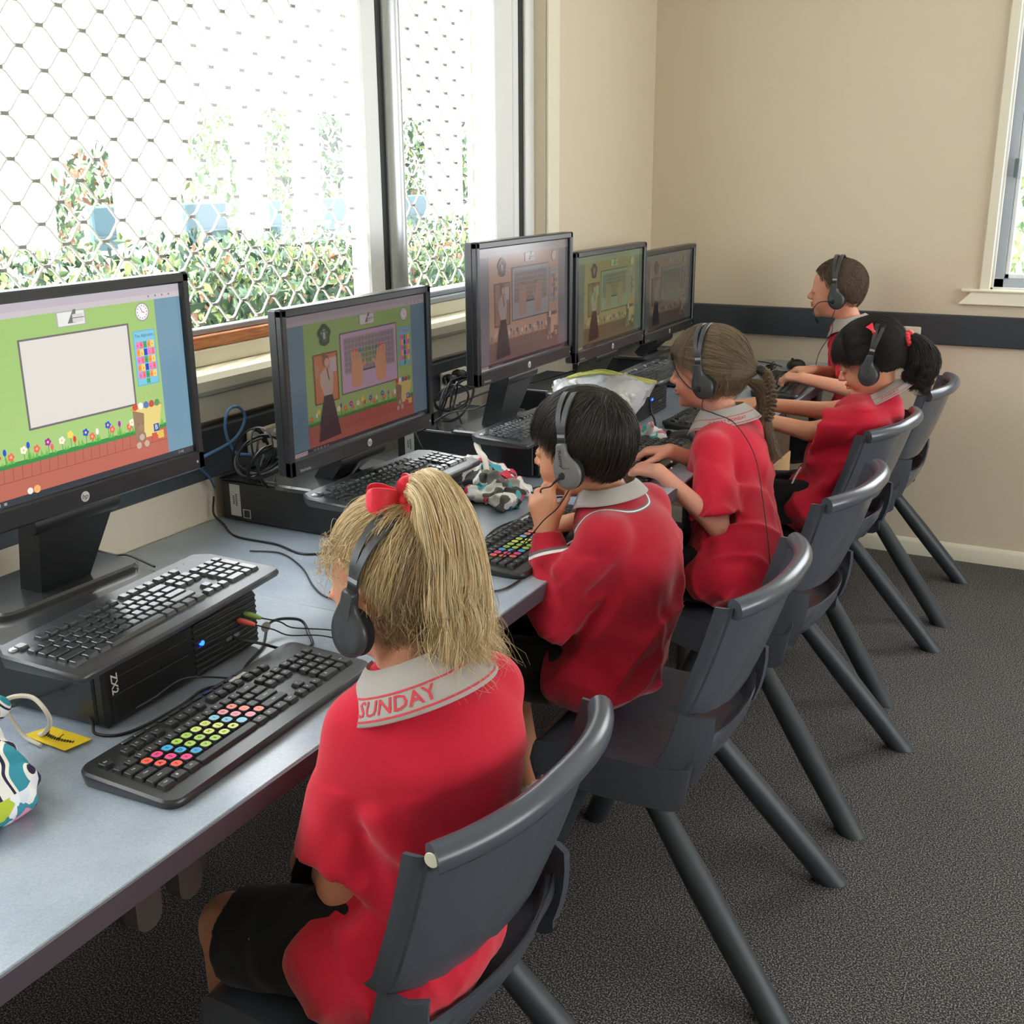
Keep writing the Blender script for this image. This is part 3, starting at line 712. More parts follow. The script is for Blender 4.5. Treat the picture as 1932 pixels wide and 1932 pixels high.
        rect(0.45, 0.50, 0.62, 0.513, (96, 80, 90))
        for hx, s in ((0.455, 1), (0.635, -1)):
            poly([(hx-0.03*s, 0.60), (hx+0.035*s, 0.60), (hx+0.045*s, 0.52), (hx+0.035*s, 0.40), (hx-0.005, 0.385), (hx-0.035*s, 0.40), (hx-0.04*s, 0.52)], (222, 164, 124))
            for q in range(4): line([(hx+(-0.026+q*0.018)*s, 0.58), (hx+(-0.032+q*0.018)*s, 0.655+0.012*math.sin(q+0.8))], 0.0072, (222, 164, 124))
            line([(hx+0.035*s, 0.53), (hx+0.065*s, 0.575)], 0.007, (222, 164, 124))
    else:
        disc(0.345, 0.05, 0.012, (240, 176, 110)); disc(0.32, 0.05, 0.010, (230, 230, 226))
    o = b.build(name, None, parent, smooth=False); return o
EM = [0.62]
def monitor(label, X, Y, ztop, zbot, ang, tint, blank, em, zbase=0.87, arm=True):
    t = thing('computer_monitor', label, 'monitor', (X, Y, zbase), PI/2+ang, 'black widescreen monitors in a row')
    W = 0.549; z0, z1 = zbot-zbase, ztop-zbase
    b = MB()
    # bezel frame with recessed display
    x = W/2; bz, bb = 0.017, 0.034
    b.box(-x, x, 0.006, 0.030, z0, z1, bev=0.004)
    for (a, c, d, e) in ((-x, -x+bz, z0, z1), (x-bz, x, z0, z1), (-x, x, z1-bz, z1), (-x, x, z0, z0+bb)): b.box(a, c, -0.006, 0.010, d, e, bev=0.003)
    b.build('bezel', M_bez, t)
    b = MB(); b.slab([(p[0], p[1]) for p in rrect(-x*0.80, x*0.80, z0+0.03-z0, (z1-z0)-0.03, 0.03, 4)], 0.0, 0.032, M=Matrix.Translation((0, 0.029, z0)) @ Matrix(((1, 0, 0, 0), (0, 0, 1, 0), (0, 1, 0, 0), (0, 0, 0, 1))), bev=0.012)
    # normals: mirrored map, flip
    b.f = [tuple(reversed(q)) for q in b.f]; b.build('rear_housing', M_side, t)
    EM[0] = em
    b = MB(); b.box(-x+bz-0.001, x-bz+0.001, 0.0045, 0.0065, z0+bb-0.001, z1-bz+0.001); b.build('panel_edge', M_side, t, smooth=False)
    s = screen_mesh('screen', t, tint, blank, W-2*bz, (z1-z0)-bz-bb, z0+bb, y=0.0040)
    b = MB(); S = Matrix.Translation((0, -0.0064, z0+0.017)) @ Matrix.Rotation(PI/2, 4, 'X'); hp_logo(b, None, 0.0085, M_lab, M_bez, S)
    b.build('round_logo', None, t, smooth=False)
    b = MB(); tv, tf = text_poly('EliteDisplay', 0.0075, 0.0); b.add([(a-x+0.045, -0.0064, z0+0.010+c) for a, c, _ in tv], tf); b.build('corner_lettering', M_lab, t, smooth=False)
    b = MB(); b.box(x-0.022, x-0.0185, -0.0066, -0.005, z0+0.014, z0+0.018); b.build('power_button', M_lab, t)
    # stand: hinge bar, tapering neck, base plate
    b = MB(); b.tube([(-0.085, 0.030, z0-0.012), (0.085, 0.030, z0-0.012)], 0.019, seg=16); b.build('hinge_bar', M_side, t)
    b = MB(); b.add([(-0.07, 0.04, z0+0.12), (0.07, 0.04, z0+0.12), (0.07, 0.075, z0+0.12), (-0.07, 0.075, z0+0.12), (-0.075, 0.018, z0-0.02), (0.075, 0.018, z0-0.02), (0.07, 0.072, z0-0.02), (-0.07, 0.072, z0-0.02), (-0.05, 0.065, 0.010), (0.05, 0.065, 0.010), (0.05, 0.115, 0.010), (-0.05, 0.115, 0.010)],
          [(0, 1, 2, 3), (4, 5, 1, 0), (5, 6, 2, 1), (6, 7, 3, 2), (7, 4, 0, 3), (8, 9, 5, 4), (9, 10, 6, 5), (10, 11, 7, 6), (11, 8, 4, 7), (11, 10, 9, 8)]); b.build('neck', M_side, t)
    b = MB(); b.slab(rrect(-0.145, 0.145, 0.035, 0.165, 0.025, 5), 0.0, 0.012, bev=0.004); b.build('base_plate', M_pctop, t)
    return t
monitor('monitor nearest the camera, cut off by the left edge, blank whiteboard on screen', -1.400, 1.187, 1.372, 1.025, 0.0, None, True, 0.45)
monitor('second monitor from the camera, showing a drawn teacher and two hands on a green background', -1.400, 1.974, 1.281, 0.945, 0.0, ((0.62, 0.56, 0.56), (-6, -2, -2)), False, 0.42)
monitor('third monitor from the camera, tall against the wall corner with a dull orange picture', -1.325, 2.612, 1.374, 1.028, 0.0, ((.15, .5, -.15, 25), (.1, .35, .1, 8), (.05, .2, .25, 15), (.95, .92, .92)), False, 0.45)
monitor('fourth monitor from the camera, with a dull olive picture, partly behind the third', -1.325, 3.186, 1.316, 1.000, 0.0, ((.15, .5, -.15, 25), (.1, .35, .1, 8), (.05, .2, .25, 15), (.80, .95, .72)), False, 0.45)
monitor('furthest monitor from the camera, dim brown picture, in front of the back wall duct', -1.420, 3.967, 1.266, 0.945, 0.0, ((.15, .5, -.15, 25), (.1, .35, .1, 8), (.05, .2, .25, 15), (.58, .62, .58)), False, 0.45)
# ---- keyboards lying on the computers
keyboard('graphite keyboard lying on the computer nearest the camera', 'keyboards stored on top of the computers', 't', -1.172, 1.172, 0.8705, 0.083)
keyboard('graphite keyboard lying on the second computer behind the blonde girl', 'keyboards stored on top of the computers', 't', -1.252, 1.985, 0.8705, -0.02)
keyboard('graphite keyboard lying on the third computer, left of the dark-haired boy', 'keyboards stored on top of the computers', 't', -1.215, 2.63, 0.8705, 0.0)
keyboard('graphite keyboard on the fourth computer beside the clear plastic bag', 'keyboards stored on top of the computers', 't', -1.225, 3.58, 0.8705, 0.0)
# ---- keyboards in use
keyboard('black keyboard with rainbow key stickers in front of the blonde girl', 'black keyboards in use on the desk', 'c', -0.945, 1.105, ZD+0.0005, 0.035, coloured=True)
keyboard('black keyboard with rainbow key stickers in front of the boy holding his chin', 'black keyboards in use on the desk', 'c', -0.925, 2.030, ZD+0.0005, 0.0, coloured=True)
keyboard('black keyboard under the fingers of the girl with the braid', 'black keyboards in use on the desk', 'c', -0.965, 2.80, ZD+0.0005, 0.03, coloured=False)
keyboard('black keyboard under the outstretched hands of the black-haired girl', 'black keyboards in use on the desk', 'c', -0.985, 3.42, ZD+0.0005, 0.0, coloured=False, keys=True)
keyboard('black keyboard under the hands of the short-haired boy near the back wall', 'black keyboards in use on the desk', 'c', -0.905, 4.05, ZD+0.0005, 0.08, coloured=False)
# ================================================================ chairs
M_ch = mat('chair_plastic', rgb(76, 82, 92), 0.24, spec=0.6, bump=0.06, bscale=1400); M_chl = mat('chair_leg_plastic', rgb(52, 59, 64), 0.42, spec=0.4, bump=0.05, bscale=900)
M_dot = mat('cream_dot', rgb(216, 214, 196), 0.5)
def grid_shell(P, Q, closed_rim=True):
    """two (n x m) point grids -> closed shell"""
    n, m = len(P), len(P[0]); v = [p for r in P for p in r]+[p for r in Q for p in r]; o = n*m; f = []
    for i in range(n-1):
        for j in range(m-1):
            a = i*m+j; f.append((a, a+1, a+m+1, a+m)); f.append((o+a, o+a+m, o+a+m+1, o+a+1))
    for i in range(n-1):
        a = i*m; f.append((a, a+m, o+a+m, o+a)); a = i*m+m-1; f.append((a, o+a, o+a+m, a+m))
    for j in range(m-1):
        a = j; f.append((a, o+a, o+a+1, a+1)); a = (n-1)*m+j; f.append((a, a+1, o+a+1, o+a))
    return v, f
def make_chair(dot=False):
    t = empty('school_chair')
    # top roll
    b = MB(); pts = []
    for k in range(25):
        s = -1+2*k/24; pts.append((s*0.212, 0.050*abs(s)**2.6, 0.803-0.006*abs(s)**3))
    b.tube(pts, [0.0185]*25, seg=16, flat=1.05); b.build('top_rail', M_ch, t)
    # back panel
    def bp(s, q, off):
        a = abs(s); sg = 1 if s >= 0 else -1
        z = 0.800-0.245*q
        w = 0.214-0.018*q
        y = 0.002+0.062*q+0.02*q*q
        if a <= 0.88: x = w*a/0.88; f = 0.050*(a/0.88)**2.6
        else: x = w+0.004*(a-0.88)/0.12; f = 0.050+0.030*(a-0.88)/0.12
        if a > 0.88: nx, ny = -sg, -0.2
        else: nx, ny = -sg*0.5*(a**2), -1
        if q > 0.86: z += 0.022*((a)**5)*(q-0.86)/0.14
        x2 = sg*x; L = math.hypot(nx, ny)
        return (x2+nx/L*-off*-1*0 + nx/L*off*(-1 if a > 0.88 else -1)*-1*0 + (-nx/L*off), y+f-ny/L*off*0+(-ny/L*off), z)
    S = [-1, -0.96, -0.92, -0.88, -0.82, -0.7, -0.55, -0.35, -0.15, 0.15, 0.35, 0.55, 0.7, 0.82, 0.88, 0.92, 0.96, 1]
    T = [0, 0.1, 0.25, 0.4, 0.55, 0.7, 0.82, 0.9, 0.96, 1.0]
    P = [[bp(s, q, 0.0) for s in S] for q in T]; Q = [[bp(s, q, 0.006) for s in S] for q in T]
    b = MB(); v, f = grid_shell(P, Q); b.add(v, f); b.build('backrest', M_ch, t, angle=50)
    # uprights
    for sg in (-1, 1):
        P = []; Q = []
        for q in [0, 0.25, 0.5, 0.75, 1.0]:
            z = 0.565-0.135*q; y0 = 0.105+0.015*q+0.03*q*q; y1 = 0.150+0.015*q+0.04*q*q; x = 0.198+0.014*q
            row = [(sg*(x-0.014), y0-0.022-0.02*q, z), (sg*x, y0, z), (sg*(x+0.001), y1, z)]
            P.append(row); Q.append([(p[0]-sg*0.010, p[1]+0.004, p[2]) for p in row])
        b = MB(); v, f = grid_shell(P, Q) if sg > 0 else grid_shell(Q, P); b.add(v, f); b.build('upright', M_ch, t, angle=50)
    # seat pan with raised rear lip, rolled front and deep skirt
    def sp(u, q, off):
        # q along depth: 0 rear lip top .. 1 front edge bottom ; u across
        a = abs(u); sg = 1 if u >= 0 else -1
        path = [(0.078, 0.510), (0.090, 0.478), (0.115, 0.458), (0.16, 0.450), (0.28, 0.448), (0.38, 0.452), (0.43, 0.450), (0.455, 0.436), (0.462, 0.405)]
        k = q*(len(path)-1); i = min(int(k), len(path)-2); fr = k-i
        y = path[i][0]*(1-fr)+path[i+1][0]*fr; z = path[i][1]*(1-fr)+path[i+1][1]*fr
        w = 0.200+0.018*min(1, q*2.2)
        rear = 0.055*(a**2.4)*max(0, 1-q*3.2)
        if a <= 0.86: x = w*a/0.86; zz = z+0.008*(a**4)
        else:
            g = (a-0.86)/0.14; x = w+0.008*g; zz = z+0.006-0.085*g*(0.6+0.4*min(1, q*3))*(1-0.5*max(0, q-0.6)/0.4)
        if q > 0.8: y -= 0.03*(a**6)
        return (sg*x-(sg*off if a > 0.86 else 0), y+rear+(off if q < 0.2 else (-off if q > 0.9 else 0)), zz-(off if a <= 0.86 else 0))
    Uu = [-1, -0.95, -0.90, -0.86, -0.8, -0.65, -0.4, -0.15, 0.15, 0.4, 0.65, 0.8, 0.86, 0.90, 0.95, 1]
    Tq = [k/24 for k in range(25)]
    P = [[sp(u, q, 0) for u in reversed(Uu)] for q in Tq]; Q = [[sp(u, q, 0.006) for u in reversed(Uu)] for q in Tq]
    b = MB(); v, f = grid_shell(P, Q); b.add(v, f); b.build('seat', M_ch, t, angle=50)
    # rear curved skirt below the lip
    P = []; Q = []
    for q in [0, 0.3, 0.6, 0.85, 1]:
        P.append([(s*0.194*(1-0.10*q), 0.076+0.045*abs(s)**2.4+0.06*q*q+0.01*q, 0.506-0.115*q) for s in [k/8-1 for k in range(17)]])
        Q.append([(p[0]*0.98, p[1]+0.006, p[2]) for p in P[-1]])
    b = MB(); v, f = grid_shell(P, Q); b.add(v, f); b.build('rear_skirt', M_ch, t, angle=60)
    b = MB()
    for sx in (-1, 1): b.box(sx*0.13-0.02, sx*0.13+0.02, 0.14, 0.42, 0.385, 0.441, bev=0.008)
    b.build('seat_rib', M_chl, t)
    for sx in (-1, 1):
        for (y0, y1, ang) in ((0.262, -0.078, 0), (0.33, 0.50, 0)):
            b = MB(); top = Vector((sx*0.148, y0, 0.425)); foot = Vector((sx*0.243, y1, 0.0))
            P = [top.lerp(foot, k/8) for k in range(9)]; R = [0.020+0.008*min(1, k/4) for k in range(9)]
            b.tube(P, R, seg=16, flat=1.0)
            vv = b.v[-9*16:]
            # cut the foot flat on the floor
            for q in range(len(b.v)-16, len(b.v)):
                p = Vector(b.v[q]); d = (foot-top).normalized(); k = (0.0015-p.z)/d.z; p = p+d*k; b.v[q] = tuple(p)
            b.build('leg', M_chl, t)
    return t
CH = [(-0.520, 1.114, -0.05, 'charcoal plastic school chair nearest the camera, cream dot on its top rail end'),
      (-0.445, 1.985, 0.0, 'charcoal plastic school chair under the boy holding his chin'),
      (-0.425, 2.688, -0.08, 'charcoal plastic school chair behind the girl with the braid'),
      (-0.460, 3.430, -0.15, 'charcoal plastic school chair behind the black-haired girl'),
      (-0.420, 4.140, -0.02, 'charcoal plastic school chair behind the short-haired boy, against the beige wall')]
ch0 = make_chair()
for i, (x, y, a, l) in enumerate(CH):
    o = ch0 if i == 0 else copy_tree(ch0)
    o.location = (x, y, 0); o.rotation_euler = (0, 0, PI/2+a); tag(o, l, 'chair', 'charcoal school chairs at the desks')
b = MB(); b.lathe([(0.0001, -0.2180), (0.009, -0.2178), (0.0095, -0.2165)], c=(0, 0.048, 0.799), axis='x', seg=18); o = b.build('cream_dot', M_dot, ch0)
# ================================================================ soft bodies: signed distance fields -> surface nets
class Field:
    def __init__(s, lo, hi, h, fine=()):
        """rectilinear grid; fine = [(axis, a, b, step)] refines an interval"""
        s.ax = []
        for a in range(3):
            iv = [(lo[a], hi[a], h)]
            segs = sorted([(max(lo[a], f[1]), min(hi[a], f[2]), f[3]) for f in fine if f[0] == a])
            cs = []; cur = lo[a]
            for (p, q, st) in segs:
                if q <= cur: continue
                p = max(p, cur)
                if p > cur: n = max(1, round((p-cur)/h)); cs += list(np.linspace(cur, p, n, endpoint=False))
                n = max(1, round((q-p)/st)); cs += list(np.linspace(p, q, n, endpoint=False)); cur = q
            if cur < hi[a]: n = max(1, round((hi[a]-cur)/h)); cs += list(np.linspace(cur, hi[a], n, endpoint=False))
            cs.append(hi[a]); s.ax.append(np.array(cs, np.float32))
        s.d = np.full([len(a) for a in s.ax], 1.0, np.float32)
    def block(s, lo, hi):
        sl = []
        for a in range(3):
            i = max(0, np.searchsorted(s.ax[a], lo[a])-1); j = min(len(s.ax[a]), np.searchsorted(s.ax[a], hi[a])+1)
            if j <= i: return None
            sl.append(slice(i, j))
        X, Y, Z = np.meshgrid(s.ax[0][sl[0]], s.ax[1][sl[1]], s.ax[2][sl[2]], indexing='ij', sparse=True)
        return tuple(sl), X, Y, Z
    def _comb(s, sl, f, k, op):
        g = s.d[sl]
        if op == 'add':
            if k <= 0: s.d[sl] = np.minimum(g, f)
            else:
                h = np.maximum(k-np.abs(g-f), 0)/k; s.d[sl] = np.minimum(g, f)-h*h*k*0.25
        elif op == 'sub':
            f = -f
            if k <= 0: s.d[sl] = np.maximum(g, f)
            else:
                h = np.maximum(k-np.abs(g-f), 0)/k; s.d[sl] = np.maximum(g, f)+h*h*k*0.25
    def cap(s, a, b, ra, rb=None, k=0.01, op='add', flat=None):
        """tapered capsule; flat=(axis vector, factor) squashes it along an axis"""
        rb = ra if rb is None else rb
        a = np.array(a, np.float32); b = np.array(b, np.float32); m = max(ra, rb)*(1 if flat is None else max(1, 1/flat[1]))+k+0.02
        B = s.block(np.minimum(a, b)-m, np.maximum(a, b)+m)
        if B is None: return s
        sl, X, Y, Z = B; ab = b-a; L2 = float(ab@ab)+1e-12
        px, py, pz = X-a[0], Y-a[1], Z-a[2]
        t = np.clip((px*ab[0]+py*ab[1]+pz*ab[2])/L2, 0, 1)
        dx, dy, dz = px-t*ab[0], py-t*ab[1], pz-t*ab[2]
        if flat is not None:
            n = np.array(flat[0], np.float32); n /= np.linalg.norm(n); q = (1/flat[1]-1)
            dn = dx*n[0]+dy*n[1]+dz*n[2]; dx = dx+n[0]*dn*q; dy = dy+n[1]*dn*q; dz = dz+n[2]*dn*q
        f = np.sqrt(dx*dx+dy*dy+dz*dz)-(ra+(rb-ra)*t)
        s._comb(sl, f, k, op); return s
    def sleeve(s, a, b, ra, rb, k=0.012, th=0.014, hollow=0.035, cut=None):
        """open-ended tube of cloth from a to b, cut square at b"""
        a = np.array(a, np.float32); b = np.array(b, np.float32); m = max(ra, rb)+k+0.03
        sl, X, Y, Z = s.block(np.minimum(a, b)-m, np.maximum(a, b)+m); ab = b-a; L = np.linalg.norm(ab); d = ab/L
        px, py, pz = X-a[0], Y-a[1], Z-a[2]; q = px*d[0]+py*d[1]+pz*d[2]; t = np.clip(q/L, 0, 1.15)*L
        dx, dy, dz = px-t*d[0], py-t*d[1], pz-t*d[2]; rad = np.sqrt(dx*dx+dy*dy+dz*dz); R_ = ra+(rb-ra)*np.clip(q/L, 0, 1)
        n = d if cut is None else unit(np.array(cut, float)); pl = (X-b[0])*n[0]+(Y-b[1])*n[1]+(Z-b[2])*n[2]
        f = np.maximum(rad-R_, pl)
        if not hasattr(s, 'hol'): s.hol = []
        s.hol.append((a, b, d, L, ra, rb, th, hollow, m))
        s._comb(sl, f.astype(np.float32), k, 'add'); return s
    def do_hollow(s):
        for a, b, d, L, ra, rb, th, hollow, m in getattr(s, 'hol', []):
            sl, X, Y, Z = s.block(np.minimum(a, b)-m, np.maximum(a, b)+m); px, py, pz = X-a[0], Y-a[1], Z-a[2]; q = px*d[0]+py*d[1]+pz*d[2]
            dx, dy, dz = px-q*d[0], py-q*d[1], pz-q*d[2]; rad = np.sqrt(dx*dx+dy*dy+dz*dz); R_ = ra+(rb-ra)*np.clip(q/L, 0, 1)
            inner = np.maximum(np.maximum(rad-(R_-th), (L-hollow)-q), q-L-.03); s._comb(sl, inner.astype(np.float32), 0, 'sub')
        s.hol = []
    def chain(s, P, R, k=0.01, op='add', flat=None):
        for i in range(len(P)-1): s.cap(P[i], P[i+1], R[i], R[i+1], k, op, flat)
        return s
    def ell(s, c, r, R=None, k=0.01, op='add'):
        """ellipsoid with optional 3x3 rotation (columns = local axes)"""
        c = np.array(c, np.float32); m = max(r)+k+0.02
        B = s.block(c-m, c+m)
        if B is None: return s
        sl, X, Y, Z = B; px, py, pz = X-c[0], Y-c[1], Z-c[2]
        if R is not None:
            R = np.array(R, np.float32)
            lx = px*R[0, 0]+py*R[1, 0]+pz*R[2, 0]; ly = px*R[0, 1]+py*R[1, 1]+pz*R[2, 1]; lz = px*R[0, 2]+py*R[1, 2]+pz*R[2, 2]
            px, py, pz = lx, ly, lz
        k0 = np.sqrt((px/r[0])**2+(py/r[1])**2+(pz/r[2])**2); k1 = np.sqrt((px/r[0]**2)**2+(py/r[1]**2)**2+(pz/r[2]**2)**2)+1e-9
        s._comb(sl, (k0*(k0-1)/k1).astype(np.float32), k, op); return s
    def half(s, p, n, k=0.0, lo=None, hi=None):
        """remove everything on the +n side of a plane (inside an optional box)"""
        lo = [a[0] for a in s.ax] if lo is None else lo; hi = [a[-1] for a in s.ax] if hi is None else hi
        sl, X, Y, Z = s.block(np.array(lo), np.array(hi)); n = np.array(n, float); n /= np.linalg.norm(n)
        f = (X-p[0])*n[0]+(Y-p[1])*n[1]+(Z-p[2])*n[2]
        s._comb(sl, -f.astype(np.float32), k, 'sub'); return s
    def wob(s, amp, fn, lo, hi):
        """displace by a smooth function of position (cloth folds)"""
        sl, X, Y, Z = s.block(np.array(lo), np.array(hi)); s.d[sl] += (amp*fn(X, Y, Z)).astype(np.float32); return s
    def mesh(s):
        s.do_hollow(); d = s.d; nx, ny, nz = d.shape; ins = d < 0
        A = s.ax
        cs = np.zeros((nx-1, ny-1, nz-1, 3), np.float32); cn = np.zeros((nx-1, ny-1, nz-1), np.float32)
        c8 = np.zeros((nx-1, ny-1, nz-1), np.int8)
        for i in (0, 1):
            for j in (0, 1):
                for k in (0, 1): c8 += ins[i:nx-1+i, j:ny-1+j, k:nz-1+k]
        act = (c8 > 0) & (c8 < 8); idx = np.argwhere(act)
        I, J, K = idx[:, 0], idx[:, 1], idx[:, 2]; acc = np.zeros((len(idx), 3)); cnt = np.zeros(len(idx))
        for a in range(3):
            o1, o2 = [(1, 2), (0, 2), (0, 1)][a]
            for u in (0, 1):
                for w in (0, 1):
                    q = [I.copy(), J.copy(), K.copy()]; q[o1] += u; q[o2] += w; e = [x.copy() for x in q]; e[a] += 1
                    d0 = d[q[0], q[1], q[2]]; d1 = d[e[0], e[1], e[2]]; m = (d0 < 0) != (d1 < 0)
                    t = np.where(m, d0/(d0-d1+1e-12), 0)
                    p = [A[0][q[0]], A[1][q[1]], A[2][q[2]]]; p[a] = p[a]+t*(A[a][e[a]]-A[a][q[a]])
                    for c_ in range(3): acc[:, c_] += np.where(m, p[c_], 0)
                    cnt += m
        V = acc/cnt[:, None]
        vid = -np.ones((nx-1, ny-1, nz-1), np.int32); vid[I, J, K] = np.arange(len(idx))
        F = []
        for a in range(3):
            o1, o2 = [(1, 2), (2, 0), (0, 1)][a]
            sh0 = [slice(None)]*3; sh1 = [slice(None)]*3; sh0[a] = slice(0, -1); sh1[a] = slice(1, None)
            x = ins[tuple(sh0)] != ins[tuple(sh1)]; E = np.argwhere(x)
            ok = (E[:, o1] > 0) & (E[:, o2] > 0) & (E[:, o1] < d.shape[o1]-1) & (E[:, o2] < d.shape[o2]-1); E = E[ok]
            def g(u, w): q = E.copy(); q[:, o1] -= u; q[:, o2] -= w; return vid[q[:, 0], q[:, 1], q[:, 2]]
            quad = np.stack([g(1, 1), g(0, 1), g(0, 0), g(1, 0)], 1)
            fl = ~ins[E[:, 0], E[:, 1], E[:, 2]]; quad[fl] = quad[fl][:, ::-1]
            F.append(quad)
        F = np.concatenate(F); F = F[(F >= 0).all(1)]
        return V, F
def smooth_mesh(V, F, it=1, lam=0.5):
    e = np.concatenate([F[:, [0, 1]], F[:, [1, 2]], F[:, [2, 3]], F[:, [3, 0]]]); e = np.concatenate([e, e[:, ::-1]])
    n = np.bincount(e[:, 0], minlength=len(V)).astype(float); n[n == 0] = 1
    for _ in range(it):
        for l_ in (lam, -lam*1.04):
            S = np.stack([np.bincount(e[:, 0], weights=V[e[:, 1], c], minlength=len(V)) for c in range(3)], 1)/n[:, None]
            V = V+l_*(S-V)
    return V
def np_mesh(name, V, F, mats, parent=None, mi=None, smooth=True, loc=None):
    me = bpy.data.meshes.new(name); V = np.asarray(V, np.float32); F = np.asarray(F, np.int32)
    k = F.shape[1]
    me.vertices.add(len(V)); me.vertices.foreach_set('co', V.ravel())
    me.loops.add(F.size); me.loops.foreach_set('vertex_index', F.ravel())
    me.polygons.add(len(F)); me.polygons.foreach_set('loop_start', np.arange(0, F.size, k, dtype=np.int32)); me.polygons.foreach_set('loop_total', np.full(len(F), k, np.int32))
    for m in (mats if isinstance(mats, list) else [mats]): me.materials.append(m)
    if mi is not None: me.polygons.foreach_set('material_index', np.asarray(mi, np.int32))
    if smooth: me.polygons.foreach_set('use_smooth', np.ones(len(F), bool))
    me.update(calc_edges=True); me.validate()
    o = bpy.data.objects.new(name, me); col.objects.link(o)
    if parent is not None: o.parent = parent; o.matrix_parent_inverse = parent.matrix_world.inverted() if False else Matrix.Identity(4)
    return o
def rotm(yaw, pitch=0.0, roll=0.0):
    """columns: forward, left, up. yaw measured from world +x (ccw), pitch > 0 looks down, roll > 0 tilts to the right"""
    Rz = Matrix.Rotation(yaw, 3, 'Z'); Ry = Matrix.Rotation(pitch, 3, 'Y'); Rx = Matrix.Rotation(roll, 3, 'X')
    return np.array(Rz @ Ry @ Rx)
# ---- hair strands: thin three-sided tubes
def strands(name, P, r, mats, parent, taper=0.35, mi=None):
    """P: (n, k, 3) polylines, r: radius (scalar or (n,))"""
    P = np.asarray(P, float); n, k, _ = P.shape; r = np.broadcast_to(np.asarray(r, float), (n,))
    T = np.gradient(P, axis=1); T /= np.linalg.norm(T, axis=2, keepdims=True)+1e-9
    ref = rng.normal(size=(n, 1, 3)); U_ = np.cross(T, ref); U_ /= np.linalg.norm(U_, axis=2, keepdims=True)+1e-9; W_ = np.cross(T, U_)
    prof = np.interp(np.linspace(0, 1, k), [0, 0.08, 0.7, 1], [0.6, 1, 0.9, taper])
    V = np.zeros((n, k, 3, 3))
    for q in range(3):
        a = 2*PI*q/3; V[:, :, q] = P+(U_*math.cos(a)+W_*math.sin(a))*(r[:, None]*prof[None])[:, :, None]
    V = V.reshape(-1, 3)
    base = (np.arange(n)*k*3)[:, None, None]; s_ = (np.arange(k-1)*3)[None, :, None]; q = np.arange(3)[None, None, :]; q2 = (q+1) % 3
    F = np.stack([base+s_+q, base+s_+q2, base+s_+3+q2, base+s_+3+q], -1).reshape(-1, 4)
    m = None
    if mi is not None: m = np.repeat(mi, (k-1)*3)
    return np_mesh(name, V, F, mats, parent, m)
def hair_mat(name, c1, c2, rough=0.42, spec=0.45):
    t = NT(name); g = t.node('ShaderNodeNewGeometry'); r = t.node('ShaderNodeValToRGB'); e = r.color_ramp.elements
    e[0].color = c1; e[1].color = c2; t.link(g, 'Random Per Island', r, 'Fac'); t.link(r, 'Color', t.b, 'Base Color')
    t.b.inputs['Roughness'].default_value = rough; t.b.inputs['Specular IOR Level'].default_value = spec
    return t.m
def slerp(a, b, t):
    """a, b: (n,3) unit vectors; t: (k,) -> (n,k,3)"""
    d = np.clip((a*b).sum(1), -0.999999, 0.999999); w = np.arccos(d)[:, None]; s = np.sin(w)
    return (np.sin((1-t)[None]*w)/s)[:, :, None]*a[:, None]+(np.sin(t[None]*w)/s)[:, :, None]*b[:, None]
def unit(v): v = np.asarray(v, float); return v/(np.linalg.norm(v, axis=-1, keepdims=True)+1e-12)
# ================================================================ the children
def skin_mat(name, c, lips=None):
    t = NT(name); tc = t.node('ShaderNodeTexCoord')
    n = t.node('ShaderNodeTexNoise', i_Scale=14.0, i_Detail=3.0); t.link(tc, 'Object', n, 'Vector')
    r = t.node('ShaderNodeValToRGB'); e = r.color_ramp.elements; e[0].position = 0.35; e[1].position = 0.7
    e[0].color = rgb(*c); e[1].color = rgb(min(255, c[0]+4), c[1]-12, c[2]-12); t.link(n, 'Fac', r, 'Fac'); t.link(r, 'Color', t.b, 'Base Color')
    t.b.inputs['Roughness'].default_value = 0.48; t.b.inputs['Specular IOR Level'].default_value = 0.4
    t.b.inputs['Subsurface Weight'].default_value = 0.12; t.b.inputs['Subsurface Radius'].default_value = (0.010, 0.004, 0.002); t.b.inputs['Subsurface Scale'].default_value = 0.6
    return t.m
def cloth_mat(name, c, bump=0.25, sc=900.0, sheen=0.25, rough=0.85):
    t = NT(name); tc = t.node('ShaderNodeTexCoord'); n = t.node('ShaderNodeTexNoise', i_Scale=sc, i_Detail=2.0); t.link(tc, 'Object', n, 'Vector')
    n2 = t.node('ShaderNodeTexNoise', i_Scale=16.0, i_Detail=4.0); t.link(tc, 'Object', n2, 'Vector')
    mx = t.node('ShaderNodeMix', data_type='RGBA'); mx.inputs[6].default_value = rgb(*c); mx.inputs[7].default_value = rgb(*[x*0.93 for x in c]); t.link(n2, 'Fac', mx, 0); t.l.new(mx.outputs[2], t.b.inputs['Base Color'])
    bp = t.node('ShaderNodeBump', i_Strength=bump, i_Distance=0.001); t.link(n, 'Fac', bp, 'Height'); t.link(bp, 'Normal', t.b, 'Normal')
    t.b.inputs['Roughness'].default_value = rough; t.b.inputs['Specular IOR Level'].default_value = 0.15; t.b.inputs['Sheen Weight'].default_value = sheen; t.b.inputs['Sheen Roughness'].default_value = 0.5
    return t.m
